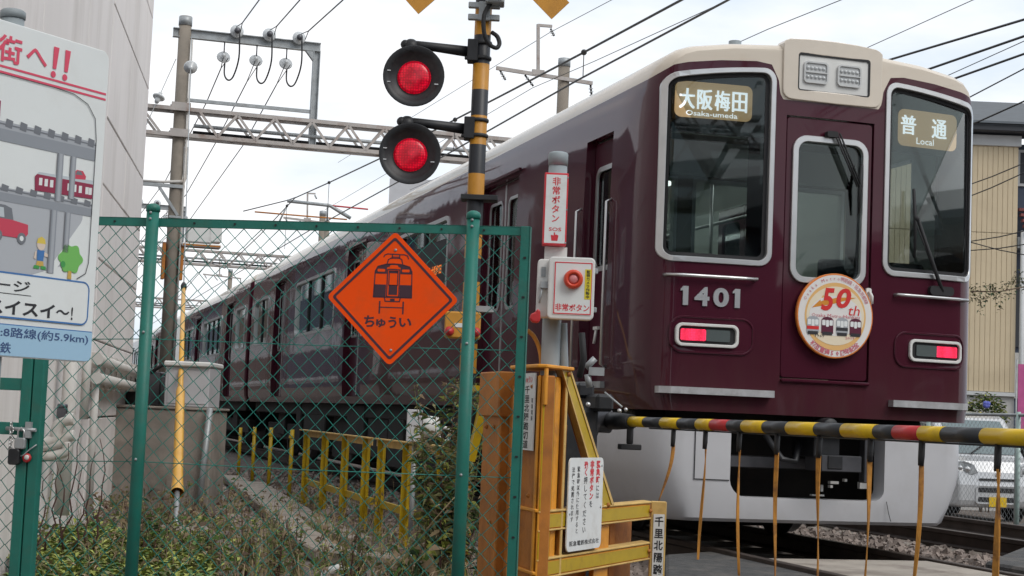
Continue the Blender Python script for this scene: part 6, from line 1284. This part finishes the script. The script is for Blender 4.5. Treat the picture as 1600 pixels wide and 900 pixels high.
    MB().box(F, -0.066, 0.05, q[2] - 0.125, q[2] + 0.125, 0, 0.14).build('case', M['cabinet'], t, bevel=0.006); b = MB(); b.tube([F(0.05, q[2], 0.05), F(0.17, q[2] - 0.01, 0.05), F(0.19, q[2] - 0.01, 0.05)], [0.085, 0.085, 0.06], 20); b.build('drum', M['white_plastic'], t); MB().tube([F(0.0, -0.1, 0.05), F(0.0, q[2] - 0.12, 0.05)], 0.02, 12).build('post', M['galv'], t)
    b = MB(); b.tube([F(0.23 + 0.045 * math.cos(a), q[2] - 0.06, 0.05 + 0.0) + Z3 * 0.055 * math.sin(a) for a in np.linspace(0, 2 * math.pi, 13)], 0.013, 8); b.build('ring', M['white_plastic'], t)
    t = thing('marker_stub', 'short white plastic stub poking out of the weeds at the bottom edge', 'stub', G(520, 892, 0.05)); q = G(522, 893, 0.08); MB().tube([q - Z3 * 0.2 - rgt * 0.06, q - rgt * 0.04, q + rgt * 0.05 + Z3 * 0.015, q + rgt * 0.065], 0.035, 12).build('cap', M['white_plastic'], t)
small_things()

# ================================================================== RIGHT SIDE: HOUSES, VAN, FENCE, SHRUB
def right_side():
    mat('siding', (0.56, 0.46, 0.31), rough=0.7, var=0.04, vscale=1.5, dirt=(0.36, 0.28, 0.18), dscale=1.2, damt=0.3); mat('fascia', (0.52, 0.53, 0.53), rough=0.6, var=0.03); mat('roof_tile', (0.045, 0.055, 0.065), rough=0.55, var=0.2, vscale=4); mat('base_wall', (0.50, 0.49, 0.47), rough=0.8, var=0.05, dirt=(0.33, 0.32, 0.3), dscale=1.5, damt=0.5); mat('navy_wall', (0.05, 0.065, 0.10), rough=0.7, var=0.08); mat('red_tile', (0.22, 0.06, 0.055), rough=0.6, var=0.2, vscale=5); mat('pink_cloth', (0.50, 0.10, 0.27), rough=0.8, var=0.1)
    y0 = 27.67; KH = 1.14
    K = lambda p: CAM + (np.asarray(p, float) - CAM) * KH
    F = lambda a, b, c: K([a, y0 - c, b])
    t = thing('beige_house', 'beige house wall of upright metal siding under a dark tiled roof', 'house', (8.0, y0, -0.43))
    MB().box(F, 3.2, 8.755, -0.45, 6.2, -7, -0.03).build('wall_core', M['base_wall'], t)
    x = 8.75
    while x > 3.3: MB().box(F, x - 0.0855, x, 1.79, 4.55, -0.03, 0.0).build('siding_plank', M['siding'], t, bevel=0.006); MB().box(F, x - 0.0855, x, 4.556, 6.1, -0.03, 0.004).build('siding_plank', M['siding'], t, bevel=0.006); x -= 0.089
    MB().box(F, 3.2, 8.79, 6.08, 6.27, -0.04, 0.05).build('fascia', M['fascia'], t, bevel=0.008); MB().box(F, 3.2, 8.77, 1.72, 1.785, -0.03, 0.04).build('base_trim', M['fascia'], t)
    MB().box(F, 3.2, 12, 6.30, 6.42, -0.4, 0.3).build('gutter', M['interior_dark'], t, bevel=0.01)
    rf = MB().prism(lambda a, b, c: K([c, y0 + a, b]), [(-0.35, 6.42), (-0.30, 6.47), (4.2, 7.75), (4.2, 7.65)], 3.0, 12).build('roof', M['roof_tile'], t)
    for i in range(7): MB().box(lambda a, b, c: K([a, y0 + b * 0.9615 - c * 0.2747, 6.475 + b * 0.2747 + c * 0.9615]), 3.0, 12, -0.32 + i * 0.32, -0.05 + i * 0.32, 0.0, 0.03).build('tile_course', M['roof_tile'], t)
    MB().tube([K([8.84, y0 - 0.06, 4.6]), K([8.84, y0 - 0.06, -0.4])], 0.05, 10).build('drain_pipe', M['fascia'], t)
    MB().box(F, 8.76, 9.0, 4.30, 4.50, -0.3, 0.02).build('gutter_box', M['galv'], t, bevel=0.01)
    n = thing('navy_house', 'sliver of a navy blue house with dull red roof tiles right of the beige siding', 'house', (9.4, y0 + 1, -0.43))
    MB().box(lambda a, b, c: K([a, y0 + 0.4 - c, b]), 8.80, 13, -0.45, 6.2, -6, 0).build('wall', M['navy_wall'], n)
    for i in range(5): MB().beam(K([8.86, y0 + 0.3 - i * 0.10, 5.02 - i * 0.11]), K([12.5, y0 + 0.3 - i * 0.10, 5.02 - i * 0.11]), 0.13, 0.055).build('roof_tile', M['red_tile'], n)
    wd = MB().box(lambda a, b, c: K([a, y0 + 0.4 - c, b]), 8.86, 9.9, 5.45, 6.1, 0.0, 0.04).build('window', M['fascia'], n); MB().box(lambda a, b, c: K([a, y0 + 0.4 - c, b]), 8.9, 9.86, 5.5, 6.05, 0.035, 0.045).build('pane', M['interior_dark'], wd)
    MB().box(lambda a, b, c: K([a, y0 + 0.4 - c, b]), 8.82, 10, 2.6, 3.9, 0.0, 0.05).build('shutter', M['interior_dark'], n); MB().box(lambda a, b, c: K([a, y0 + 0.4 - c, b]), 8.82, 10, 1.7, 2.5, 0.0, 0.05).build('wall_panel', M['base_wall'], n)
    b = MB(); pk = P(1594, 600, 26.6)
    o = MB().box(lambda a, b_, c: np.array([a, pk[1] - c, b_]), pk[0] - 0.04, pk[0] + 0.5, pk[2] - 0.75, pk[2] + 0.33, 0, 0.02); bt = thing('banner', 'pink cloth banner at the far edge beside the drain pipe', 'banner', (pk[0], pk[1], -0.43)); o.build('cloth', M['pink_cloth'], bt); MB().tube([np.array([pk[0] - 0.06, pk[1], -0.43]), np.array([pk[0] - 0.06, pk[1], pk[2] + 0.4])], 0.015, 8).build('pole', M['galv'], bt)
    # van
    mat('headlamp', (0.42, 0.44, 0.45), rough=0.12, coat=1.0, var=0.35, vscale=9)
    mat('van_silver', (0.56, 0.57, 0.58), rough=0.3, metal=0.25, coat=0.6, var=0.02)
    c = P(1556, 770, 27.2); yaw = math.radians(14); VX = np.array([math.cos(yaw), math.sin(yaw), 0]); VC = np.array([math.sin(yaw), -math.cos(yaw), 0]); ZG = -0.43; V = lambda a, b, d: np.array([c[0], c[1], ZG]) + VX * a + Z3 * b + VC * d
    v = thing('parked_van', 'silver small van parked behind the wire fence with a yellow number plate', 'van', (c[0], c[1], ZG))
    prof = [(0.0, 0.24), (0.05, 0.36), (0.05, 0.62), (0.0, 0.84), (-0.12, 1.02), (-0.30, 1.10), (-0.95, 1.76), (-1.2, 1.85), (-2.2, 1.90), (-3.2, 1.86), (-3.34, 1.1), (-3.34, 0.28), (-2.9, 0.22), (-0.9, 0.22)]
    MB().prism(lambda d, b_, a: V(a, b_, d), prof, -0.735, 0.735).build('body', M['van_silver'], v, bevel=0.06, seg=3)
    nrm = unit([0.66, 0.65]); WS = lambda a, s, o_: V(a, 1.12 + 0.62 * s + 0.66 * o_ * 0.7, -0.32 - 0.61 * s + 0.7 * o_)
    MB().prism(WS, [(-0.66, 0.03), (0.66, 0.03), (0.57, 0.95), (-0.57, 0.95)], 0.005, 0.022).build('windscreen', M['glass_van'] if 'glass_van' in M else M['lamp_grey'], v)
    for s in (-1, 1):
        SFv = (lambda s_: (lambda d, b_, o_: V(s_ * (0.735 + o_), b_, d)))(s); MB().prism(SFv, [(-0.62, 1.14), (-1.02, 1.62), (-1.5, 1.66), (-1.5, 1.12)], 0.0, 0.008).build('side_window', M['lamp_grey'], v)
        hl = MB().prism(lambda a, b_, d: V(s * a, b_, d - 0.13 * max(0, (a - 0.42) / 0.31) ** 1.5), [(0.36, 0.83), (0.42, 0.80), (0.55, 0.77), (0.72, 0.80), (0.735, 1.0), (0.6, 1.02), (0.44, 0.96)], -0.05, 0.045).build('headlight', M['headlamp'], v, bevel=0.01)
        b = MB(); b.ball(V(s * 0.55, 0.88, 0.01), 0.055, 0, 12); b.ball(V(s * 0.66, 0.90, -0.03), 0.045, 0, 12); b.build('reflector', M['silver'], hl)
        MB().prism(lambda d, b_, o_: V(s * (0.735 + o_), b_, d), rr(-0.62, -0.42, 1.12, 1.30, 0.04), 0.08, 0.2).build('mirror', M['rubber'], v, bevel=0.02)
        for d in (-0.62, -2.72):
            wh = MB().lathe(V(s * 0.60, 0.27, d), VX * s, [(0, 0), (0, 0.27), (0.10, 0.27), (0.135, 0.25), (0.14, 0.185), (0.115, 0.18)], 28).build('wheel', M['rubber'], v)
            MB().lathe(V(s * 0.60, 0.27, d), VX * s, [(0.115, 0.18), (0.125, 0.14), (0.11, 0.06), (0.13, 0.05), (0.13, 0)], 16).build('rim', M['silver'], wh)
            MB().lathe(V(s * 0.60, 0.27, d), VX * s, [(0.10, 0.27), (0.139, 0.34), (0.139, 0.30), (0.10, 0.27)], 28).build('wheel_arch', M['rubber'], v)
    for z0, z1, hw in ((0.70, 0.735, 0.34), (0.50, 0.58, 0.36), (0.34, 0.42, 0.36)): MB().prism(lambda a, b_, d: V(a, b_, d), rr(-hw, hw, z0, z1, 0.02), 0.0, 0.058).build('grille', M['rubber'], v)
    MB().ring(lambda a, b_, d: V(a, b_, d), rr(-0.42, 0.42, 0.30, 0.62, 0.06), rr(-0.375, 0.375, 0.33, 0.595, 0.04), 0.03, 0.066).build('grille_frame', M['van_silver'], v, bevel=0.006)
    MB().prism(lambda a, b_, d: V(a, b_, d), rr(-0.165, 0.165, 0.26, 0.425, 0.012), 0.06, 0.07).build('number_plate', M['arm_yellow'], v); MB().lathe(V(0, 0.80, 0.02), VC, [(0, 0.035), (0.012, 0.033), (0.012, 0.024)], 16).build('emblem', M['silver'], v)
    b = MB(); b.beam(V(-0.3, 1.15, -0.30), V(0.25, 1.42, -0.57), 0.02, 0.02); b.build('wiper', M['rubber'], v)
    # fence in front of it
    UF = 7.1; f = thing('wire_fence', 'grey wire mesh fence on pale green posts in front of the silver van', 'fence', TR(UF, -0.1, 3.0), -TAZ); w1 = side(1590, 740, UF)[2]; S = lambda x, y: side(x, y, UF)
    FFm = lambda a, b_, d: TR(UF - d, b_, w1 - a)
    for a in (0, 2.0, -2.0, -4.0, 4.0): MB().tube([FFm(a, -0.5, 0), FFm(a, 1.32, 0)], 0.028, 12).build('post', M['fence_pale'] if 'fence_pale' in M else M['galv'], f)
    MB().tube([FFm(-4.2, 1.28, 0), FFm(4.2, 1.28, 0)], 0.02, 8).build('top_rail', M['galv'], f)
    b = MB(); chainlink(b, FFm, -4.2, 4.2, -0.12, 1.27, 0.085, 0.0022, 0, 4); o = b.build('wire_mesh', M['galv'], f, recalc=False); o['kind'] = 'stuff'
    MB().box(lambda u, v_, w: TR(u, v_, w), 6.6, 6.9, -0.45, -0.02, -3, 40).build('retaining_kerb', M['concrete'], None, bevel=0.02)['kind'] = 'structure'
    # far grey block beyond the train
    q = P(632, 290, 66); g = thing('distant_block', 'plain blue grey building block far behind the train roof', 'building', (q[0], q[1], -0.4)); MB().box(lambda a, b_, c_: np.array([q[0] + a, q[1] + c_, b_]), -0.62, 2.5, -0.4, P(625, 279, 66)[2], 0, 4).build('wall', M['cabinet'], g); wd = MB().box(lambda a, b_, c_: np.array([q[0] + a, q[1] + c_, b_]), 0.2, 0.9, 9.5, 10.0, -0.02, 0.02).build('window', M['interior_dark'], g)
mat('fence_pale', (0.35, 0.45, 0.42), rough=0.5, metal=0.2, var=0.1); mat('glass_van', (0.10, 0.15, 0.16), rough=0.05, coat=1.0)
right_side()

# ================================================================== UNSEEN HOUSES ADDED TO DARKEN THE TRAIN'S REFLECTIONS
def houses():
    def house(nm, lab, o, az, wd, dp, ht, wall, roof, roofh=1.6, grp='unseen houses added around the crossing'):
        F = vframe(o, az, 1); zg = o[2]; t = thing(nm, lab, 'house', o, 0, grp)
        MB().box(F, 0, wd, zg - 0.3, zg + ht, -dp, 0).build('wall', M[wall], t, bevel=0.02)
        MB().prism(lambda c, b, a: F(a, b, c), [(0.5, zg + ht), (0.5, zg + ht + 0.12), (-dp / 2, zg + ht + roofh), (-dp - 0.5, zg + ht + 0.12), (-dp - 0.5, zg + ht)], -0.4, wd + 0.4).build('roof', M[roof], t)
        n = max(2, int(wd / 2.6))
        for fl in range(int(ht // 2.7)):
            for i in range(n):
                x = wd * (i + 0.5) / n; z = zg + 1.0 + 2.7 * fl
                w = MB().ring(F, rr(x - 0.75, x + 0.75, z, z + 1.2, 0.01, 1), rr(x - 0.68, x + 0.68, z + 0.07, z + 1.13, 0.01, 1), 0.0, 0.05).build('window', M['fascia'], t)
                MB().box(F, x - 0.7, x + 0.7, z + 0.05, z + 1.15, 0.003, 0.012).build('pane', M['glass_van'], w)
    for i, (u, w, wd, dp, ht, wall, roof) in enumerate(((-7.5, 9, 10, 7, 6.0, 'navy_wall', 'roof_tile'), (-8.5, 19.5, 9, 7, 5.8, 'wood_wall', 'roof_tile'), (-8, 29, 13.6, 8, 8.4, 'wood_wall', 'roof_tile'), (-9, 43, 11.4, 7, 6.2, 'wood_wall', 'roof_tile'), (-8, 55, 16, 9, 9.0, 'navy_wall', 'roof_tile'), (-7.5, 71.6, 22, 9, 10.0, 'wood_wall', 'roof_tile'), (-7.5, 94.5, 26, 9, 9.0, 'navy_wall', 'roof_tile'), (-7.0, 121, 40, 9, 11.0, 'wood_wall', 'roof_tile'))):  # unseen rows added so the car sides reflect dark walls, not sky
        house('house', ['unseen navy two storey house added behind the white building', 'unseen brown house added past the white building', 'tall unseen brown house added beside the line', 'second unseen brown house added farther down the line', 'long unseen navy block added down the line', 'long unseen brown block added down the line', 'another unseen navy block added down the line', 'longest unseen brown block added at the far end of the line'][i], TR(u, -0.2, w), math.degrees(TAZ), wd, dp, ht, wall, roof, 1.6, 'unseen houses added left of the line')
    for i, (x, y, az, wd, dp, ht, wall, roof) in enumerate(((9.5, -3.5, 205.5, 9, 8, 4.8, 'wood_wall', 'roof_tile'), (14.5, 10.5, 205.5, 7.5, 8, 5.6, 'navy_wall', 'roof_tile'), (4.8, -13.5, 205.5, 10, 8, 6.2, 'navy_wall', 'roof_tile'), (-2, -30, 272, 8, 8, 5.6, 'wood_wall', 'roof_tile'), (-7.5, -14, 25.5, 8, 8, 5.6, 'wood_wall', 'roof_tile'))):
        if i == 1: continue
        if i == 0:
            for k, (w, wd, wall, lab) in enumerate(((-7.5, 10, 'wood_wall', 'unseen dark brown house added beyond the second track behind the viewer'), (-19, 11, 'navy_wall', 'unseen navy house added beyond the second track behind the viewer'))): house('house', lab, TR(10.5, -0.4, w), math.degrees(TAZ) + 180, wd, 8, 4.4, wall, 'roof_tile', 1.3, 'unseen houses added beyond the second track')  # added so the right of the train front mirrors walls, not sky
        house('house', ['unseen brown house added across the street behind the viewer', '', 'unseen navy house added farther along the street behind the viewer', 'unseen brown house added at the end of the street behind the viewer', 'unseen brown house added on the left side of the street behind the viewer'][i], (x, y, -0.1), az, wd, dp, ht, wall, roof, 1.7, 'unseen houses added along the street')  # unseen, added and sized for the reflections in paint and windscreens
mat('wood_wall', (0.11, 0.075, 0.055), rough=0.75, var=0.15, vscale=2)
houses()

# ================================================================== VEGETATION
for nm, cl in (('leaf_yellowgreen', (0.29, 0.32, 0.07)), ('leaf_green', (0.09, 0.17, 0.04)), ('leaf_dark', (0.022, 0.055, 0.022)), ('leaf_olive', (0.17, 0.17, 0.07)), ('leaf_dry', (0.31, 0.23, 0.145)), ('leaf_brown', (0.17, 0.12, 0.085)), ('stem_red', (0.07, 0.03, 0.025)), ('flower_blue', (0.10, 0.12, 0.45)), ('flower_yellow', (0.6, 0.5, 0.05)), ('straw', (0.36, 0.28, 0.16))): mat(nm, cl, rough=0.65, var=0.25, vscale=20)
def leaf(b, p, d, up, L, Wd, mi, bend=0.25):
    d = unit(d); s = np.cross(d, up); s = unit(s) if np.linalg.norm(s) > 1e-6 else rgt; n = np.cross(s, d)
    p = np.asarray(p, float); m1 = p + d * L * 0.45 + n * L * bend * 0.3; e = p + d * L - Z3 * L * bend
    b.add([p, m1 - s * Wd / 2, e, m1 + s * Wd / 2, ], [(0, 1, 2), (0, 2, 3)], mi)
def rdir(zmin=-0.2, zmax=1.0):
    a = random.uniform(0, 2 * math.pi); z = random.uniform(zmin, zmax); r = math.sqrt(max(0, 1 - min(z * z, 1))); return np.array([r * math.cos(a), r * math.sin(a), z])
def Gz(px, py, z=0.0): d = ray(px, py); return CAM + d * ((z - CAMH) / d[2])
def vegetation():
    U = random.uniform
    AB = P(275, 827, 12.8)
    def Gz(px, py, z=0.0):
        p = globals()['Gz'](px, py, z)
        while -0.4 < p[0] - AB[0] < 0.45 and -0.9 < p[1] - AB[1] < 0.35: p = globals()['Gz'](px + random.uniform(-120, 120), py + random.uniform(-30, 60), z)
        return p
    LM = [M[k] for k in ('leaf_yellowgreen', 'leaf_green', 'leaf_dark', 'leaf_olive', 'leaf_dry', 'leaf_brown', 'stem_red', 'straw')]
    # leafy ground cover at the lower left
    b = MB()
    for _ in range(1700):
        p = Gz(U(20, 330), U(832, 960)); p[2] = -0.05 + U(0, 0.05)
        h = U(0.03, 0.14) * (1.0 if U(0, 1) < 0.8 else 1.5)
        for k in range(random.randint(3, 6)): leaf(b, p + np.array([U(-.03, .03), U(-.03, .03), h * U(0.3, 1)]), rdir(-0.1, 0.7), Z3, U(0.04, 0.095), U(0.022, 0.044), random.choices([0, 1, 3, 4], [6, 3.5, 2, 0.6])[0])
    for _ in range(900):
        p = Gz(U(60, 560), U(815, 960)); p[2] = -0.06
        leaf(b, p, rdir(0.4, 1.0), Z3, U(0.06, 0.2), U(0.006, 0.014), random.choices([0, 1, 3, 4, 7], [2, 2, 2, 3, 2])[0], U(0.1, 0.6))
    tag(b.build('ground_cover', LM, recalc=False), 'yellow green leafy ground cover under the picture board', kind='stuff')
    # dead stalks, litter and thin weeds
    b = MB()
    for _ in range(2400):
        p = Gz(U(90, 780), U(752, 930)); p[2] = -0.07 + U(0, 0.02); leaf(b, p, rdir(-0.05, 0.15), Z3, U(0.02, 0.06), U(0.006, 0.018), random.choices([4, 5, 7, 3], [3, 3, 2, 1])[0], 0.1)
    for _ in range(300):
        p = Gz(U(130, 740), U(772, 925)); p[2] = -0.08; h = U(0.1, 0.45); tip = p + np.array([U(-.12, .12), U(-.12, .12), h]); mi = random.choices([4, 5, 6, 7], [3, 3, 3, 2])[0]
        b.tube([p, (p + tip) / 2 + np.array([U(-.02, .02), U(-.02, .02), 0]), tip], [0.0035, 0.003, 0.0015], 4, mi, cap=False)
        for k in range(random.randint(4, 12)): f = U(0.25, 1); leaf(b, p + (tip - p) * f, rdir(-0.2, 0.8), Z3, U(0.03, 0.07), U(0.003, 0.008), random.choices([4, 5, 3, 1], [3, 2, 3, 1.5])[0], 0.5)
    for _ in range(1400):                               # thin grass, green and dry, in loose tufts
        if _ % 14 == 0: tp = Gz(U(90, 760), U(775, 930))
        p = tp + np.array([U(-.07, .07), U(-.07, .07), 0]); p[2] = -0.08; h = U(0.12, 0.42); ln = rdir(0.75, 1.0); tip = p + ln * h; md = p + ln * h * 0.55 + Z3 * 0.04
        sd_ = unit(np.cross(ln, fwd)) * U(0.0015, 0.0032); mi = random.choices([0, 1, 3, 4, 7], [2, 2, 3, 3, 3])[0]; tip = tip + np.array([U(-.1, .1), U(-.1, .1), -0.05])
        b.add([p - sd_, p + sd_, md + sd_, md - sd_, tip], [(0, 1, 2, 3), (3, 2, 4)], mi)
    tag(b.build('dead_weeds', LM, recalc=False), 'brown dead weeds and leaf litter on the ground behind the green fence', kind='stuff')
    b = MB()
    for _ in range(900):
        p = Gz(U(130, 350), U(765, 825)); p[2] = -0.05 + U(0, 0.28) * U(0, 1); leaf(b, p, rdir(-0.3, 0.9), Z3, U(0.04, 0.11), U(0.005, 0.016), random.choices([4, 5, 3, 6, 7], [2, 3, 2, 1, 1])[0], 0.4)
    tag(b.build('withered_undergrowth', LM, recalc=False), 'withered brown undergrowth along the foot of the concrete wall', kind='stuff')
    # individual tall weeds
    def weed(px, py, d, ht, spread, n, mats_w, lab, grp=None, L=(0.05, 0.11), Wd=(0.008, 0.016), droop=0.4, name='tall_weed'):
        p = P(px, py, d); base = np.array([p[0], p[1], -0.08]); t = thing(name, lab, 'weed', base, 0, grp); s_ = MB(); fl = MB()
        for k in range(n):
            o = base + np.array([U(-1, 1) * spread * 0.25, U(-1, 1) * spread * 0.25, 0]); tip = base + np.array([U(-1, 1) * spread, U(-1, 1) * spread, ht * U(0.62, 1.0)])
            pts = [o + (tip - o) * f + np.array([math.sin(f * 3 + k) * 0.015, math.cos(f * 2 + k) * 0.015, 0]) for f in np.linspace(0, 1, 6)]; s_.tube(pts, [0.006, 0.0055, 0.005, 0.004, 0.003, 0.0015], 5, 6 if k % 2 else 3, cap=False)
            m = int(ht * 62)
            for j in range(m):
                f = U(0.18, 1.0) ** 0.8; q = o + (tip - o) * f; leaf(fl, q, rdir(-0.25, 0.75), Z3, U(*L) * (1.15 - 0.5 * f), U(*Wd), random.choices(range(8), mats_w)[0], U(0.1, droop))
        s_.build('stem', LM, t, recalc=False); fl.build('foliage', LM, t, recalc=False)
    weed(692, 850, 9.2, 1.36, 0.22, 20, [3.5, 2, 0.8, 7, 2.5, 0.4, 0, 0.8], 'tall bushy weed with willow like leaves against the green post', None, (0.05, 0.12), (0.010, 0.020))
    weed(700, 840, 9.6, 0.75, 0.2, 7, [1, 3, 2, 3, 1.5, 1, 0, 0.5], 'shorter dark weed at the foot of the bushy one', None)
    weed(505, 880, 9.3, 0.42, 0.05, 3, [2, 4, 1, 2, 1, 0, 0, 0], 'slim green spire of a weed before the concrete trough', None, (0.03, 0.07))
    weed(600, 890, 8.8, 0.30, 0.16, 7, [0, 1, 2, 2, 3, 2, 0, 1], 'brownish weed clump right of the white stub', None, (0.05, 0.12), (0.005, 0.012))
    weed(650, 880, 9.0, 0.40, 0.14, 8, [1, 2, 2, 2, 2, 1, 0, 2], 'straw coloured grassy weed below the relay box', None, (0.08, 0.18), (0.004, 0.009), 0.9)
    weed(240, 860, 10.0, 0.5, 0.12, 5, [1, 2, 2, 2, 2, 2, 0, 0], 'ragged weed beside the guy wire block', None)
    weed(775, 860, 8.2, 0.55, 0.10, 6, [0, 2, 4, 2, 1, 1, 0, 0], 'dark weed growing between the fence and the yellow guard', None)
    weed(40, 850, 7.6, 0.75, 0.10, 3, [0, 0, 0, 0.3, 1, 3, 0, 0], 'bare reddish twig weed climbing behind the gate', None, (0.02, 0.05), (0.006, 0.012))
    for i, (x, y, d, h) in enumerate(((385, 850, 9.8, 0.55), (430, 905, 8.8, 0.62), (545, 890, 9.0, 0.5), (465, 870, 9.6, 0.45), (330, 870, 9.7, 0.42), (560, 860, 9.9, 0.4))):
        weed(x, y, d, h, 0.09, 6, [1.5, 2, 1, 4, 2.5, 1.5, 0, 1], ['feathery olive weed stalks right of the anchor block', 'tall feathery weed stalks at the bottom edge of the picture', 'feathery weed stalks left of the white stub', 'feathery weed before the bend of the cable trough', 'low feathery weed beside the concrete anchor block', 'feathery weed over the last trough lids'][i], None, (0.03, 0.07), (0.003, 0.007), 0.5, 'feathery_weed')
    # dry straw stalk leaning across
    a, c = P(648, 852, 8.6), P(712, 775, 8.4); o = thing('straw_stalk', 'single pale dry stalk leaning before the bushy weed', 'stalk', a); MB().tube([a, (a + c) / 2 + Z3 * 0.01, c], [0.004, 0.0035, 0.002], 6).build('stem', M['straw'], o)
    # climbing dead vine on pipes
    v = thing('dead_vine', 'dead reddish vine stems creeping over the pipes behind the gate', 'vine', P(90, 700, 9)); rnd = random.Random(3)
    for k in range(7):
        x, y = 60 + 14 * k, 860; pts = []
        for j in range(8): pts.append(P(x + rnd.uniform(-8, 8) + j * 2.5, y - j * (18 + 3 * k % 11), 9.2)); 
        MB().tube(pts, [0.007 - 0.0007 * j for j in range(8)], 5).build('stem', M['stem_red'], v)
    # shrub with flowers by the beige house
    q = P(1540, 642, 30.9); t = thing('flowering_shrub', 'green shrub with blue and yellow flowers in front of the beige house', 'shrub', (q[0], q[1], -0.43)); fl = MB()
    for _ in range(900):
        r = rdir(-0.6, 1.0) * U(0.3, 1) ** 0.5; p = np.array([q[0], q[1], 1.38]) + r * np.array([0.42, 0.3, 0.48]); leaf(fl, p, rdir(-0.3, 0.8), Z3, U(0.06, 0.13), U(0.03, 0.06), random.choices([0, 1, 2, 3], [3, 3, 2, 2])[0], 0.3)
    fl.build('foliage', LM, t, recalc=False); b = MB()
    for k in range(5): b.ball(np.array([q[0] - 0.1 + U(-.06, .06), q[1] - 0.3, 1.64 + U(-.05, .05)]), 0.05, 0, 8)
    b.build('blossom', M['flower_blue'], t); b = MB()
    for k in range(4): b.ball(np.array([q[0] - 0.15 + U(-.08, .08), q[1] - 0.3, 1.36 + U(-.08, .08)]), 0.045, 0, 8)
    b.build('blossom', M['flower_yellow'], t); st = MB()
    for k in range(7): st.tube([np.array([q[0] + U(-.1, .1), q[1] + U(-.1, .1), -0.45]), np.array([q[0] + U(-.25, .25), q[1] + U(-.2, .2), 1.3])], 0.012, 5)
    st.build('stem', M['leaf_brown'], t)
    # thin vine hanging along a wire
    a, c = P(1516, 455, 26.2), P(1606, 447, 26.2); t = thing('hanging_vine', 'thin leafy vine strung along a wire across the beige siding', 'vine', a); MB().tube([a, (a + c) / 2 - Z3 * 0.05, c], 0.012, 6).build('stem', M['leaf_brown'], t); fl = MB()
    for _ in range(330):
        f = U(0, 1); p = a + (c - a) * f + np.array([0, U(-.05, .05), U(-0.18, 0.12) - (0.25 * U(0, 1) if (abs(f - 0.2) < 0.05 or abs(f - 0.5) < 0.05) else 0) + (0.2 * U(0, 1) if f > 0.75 else 0)]); leaf(fl, p, rdir(-0.8, 0.6), Z3, U(0.04, 0.08), U(0.02, 0.04), random.choices([2, 3, 5, 0], [4, 2, 1, 0.5])[0])
    fl.build('foliage', LM, t, recalc=False)
vegetation()
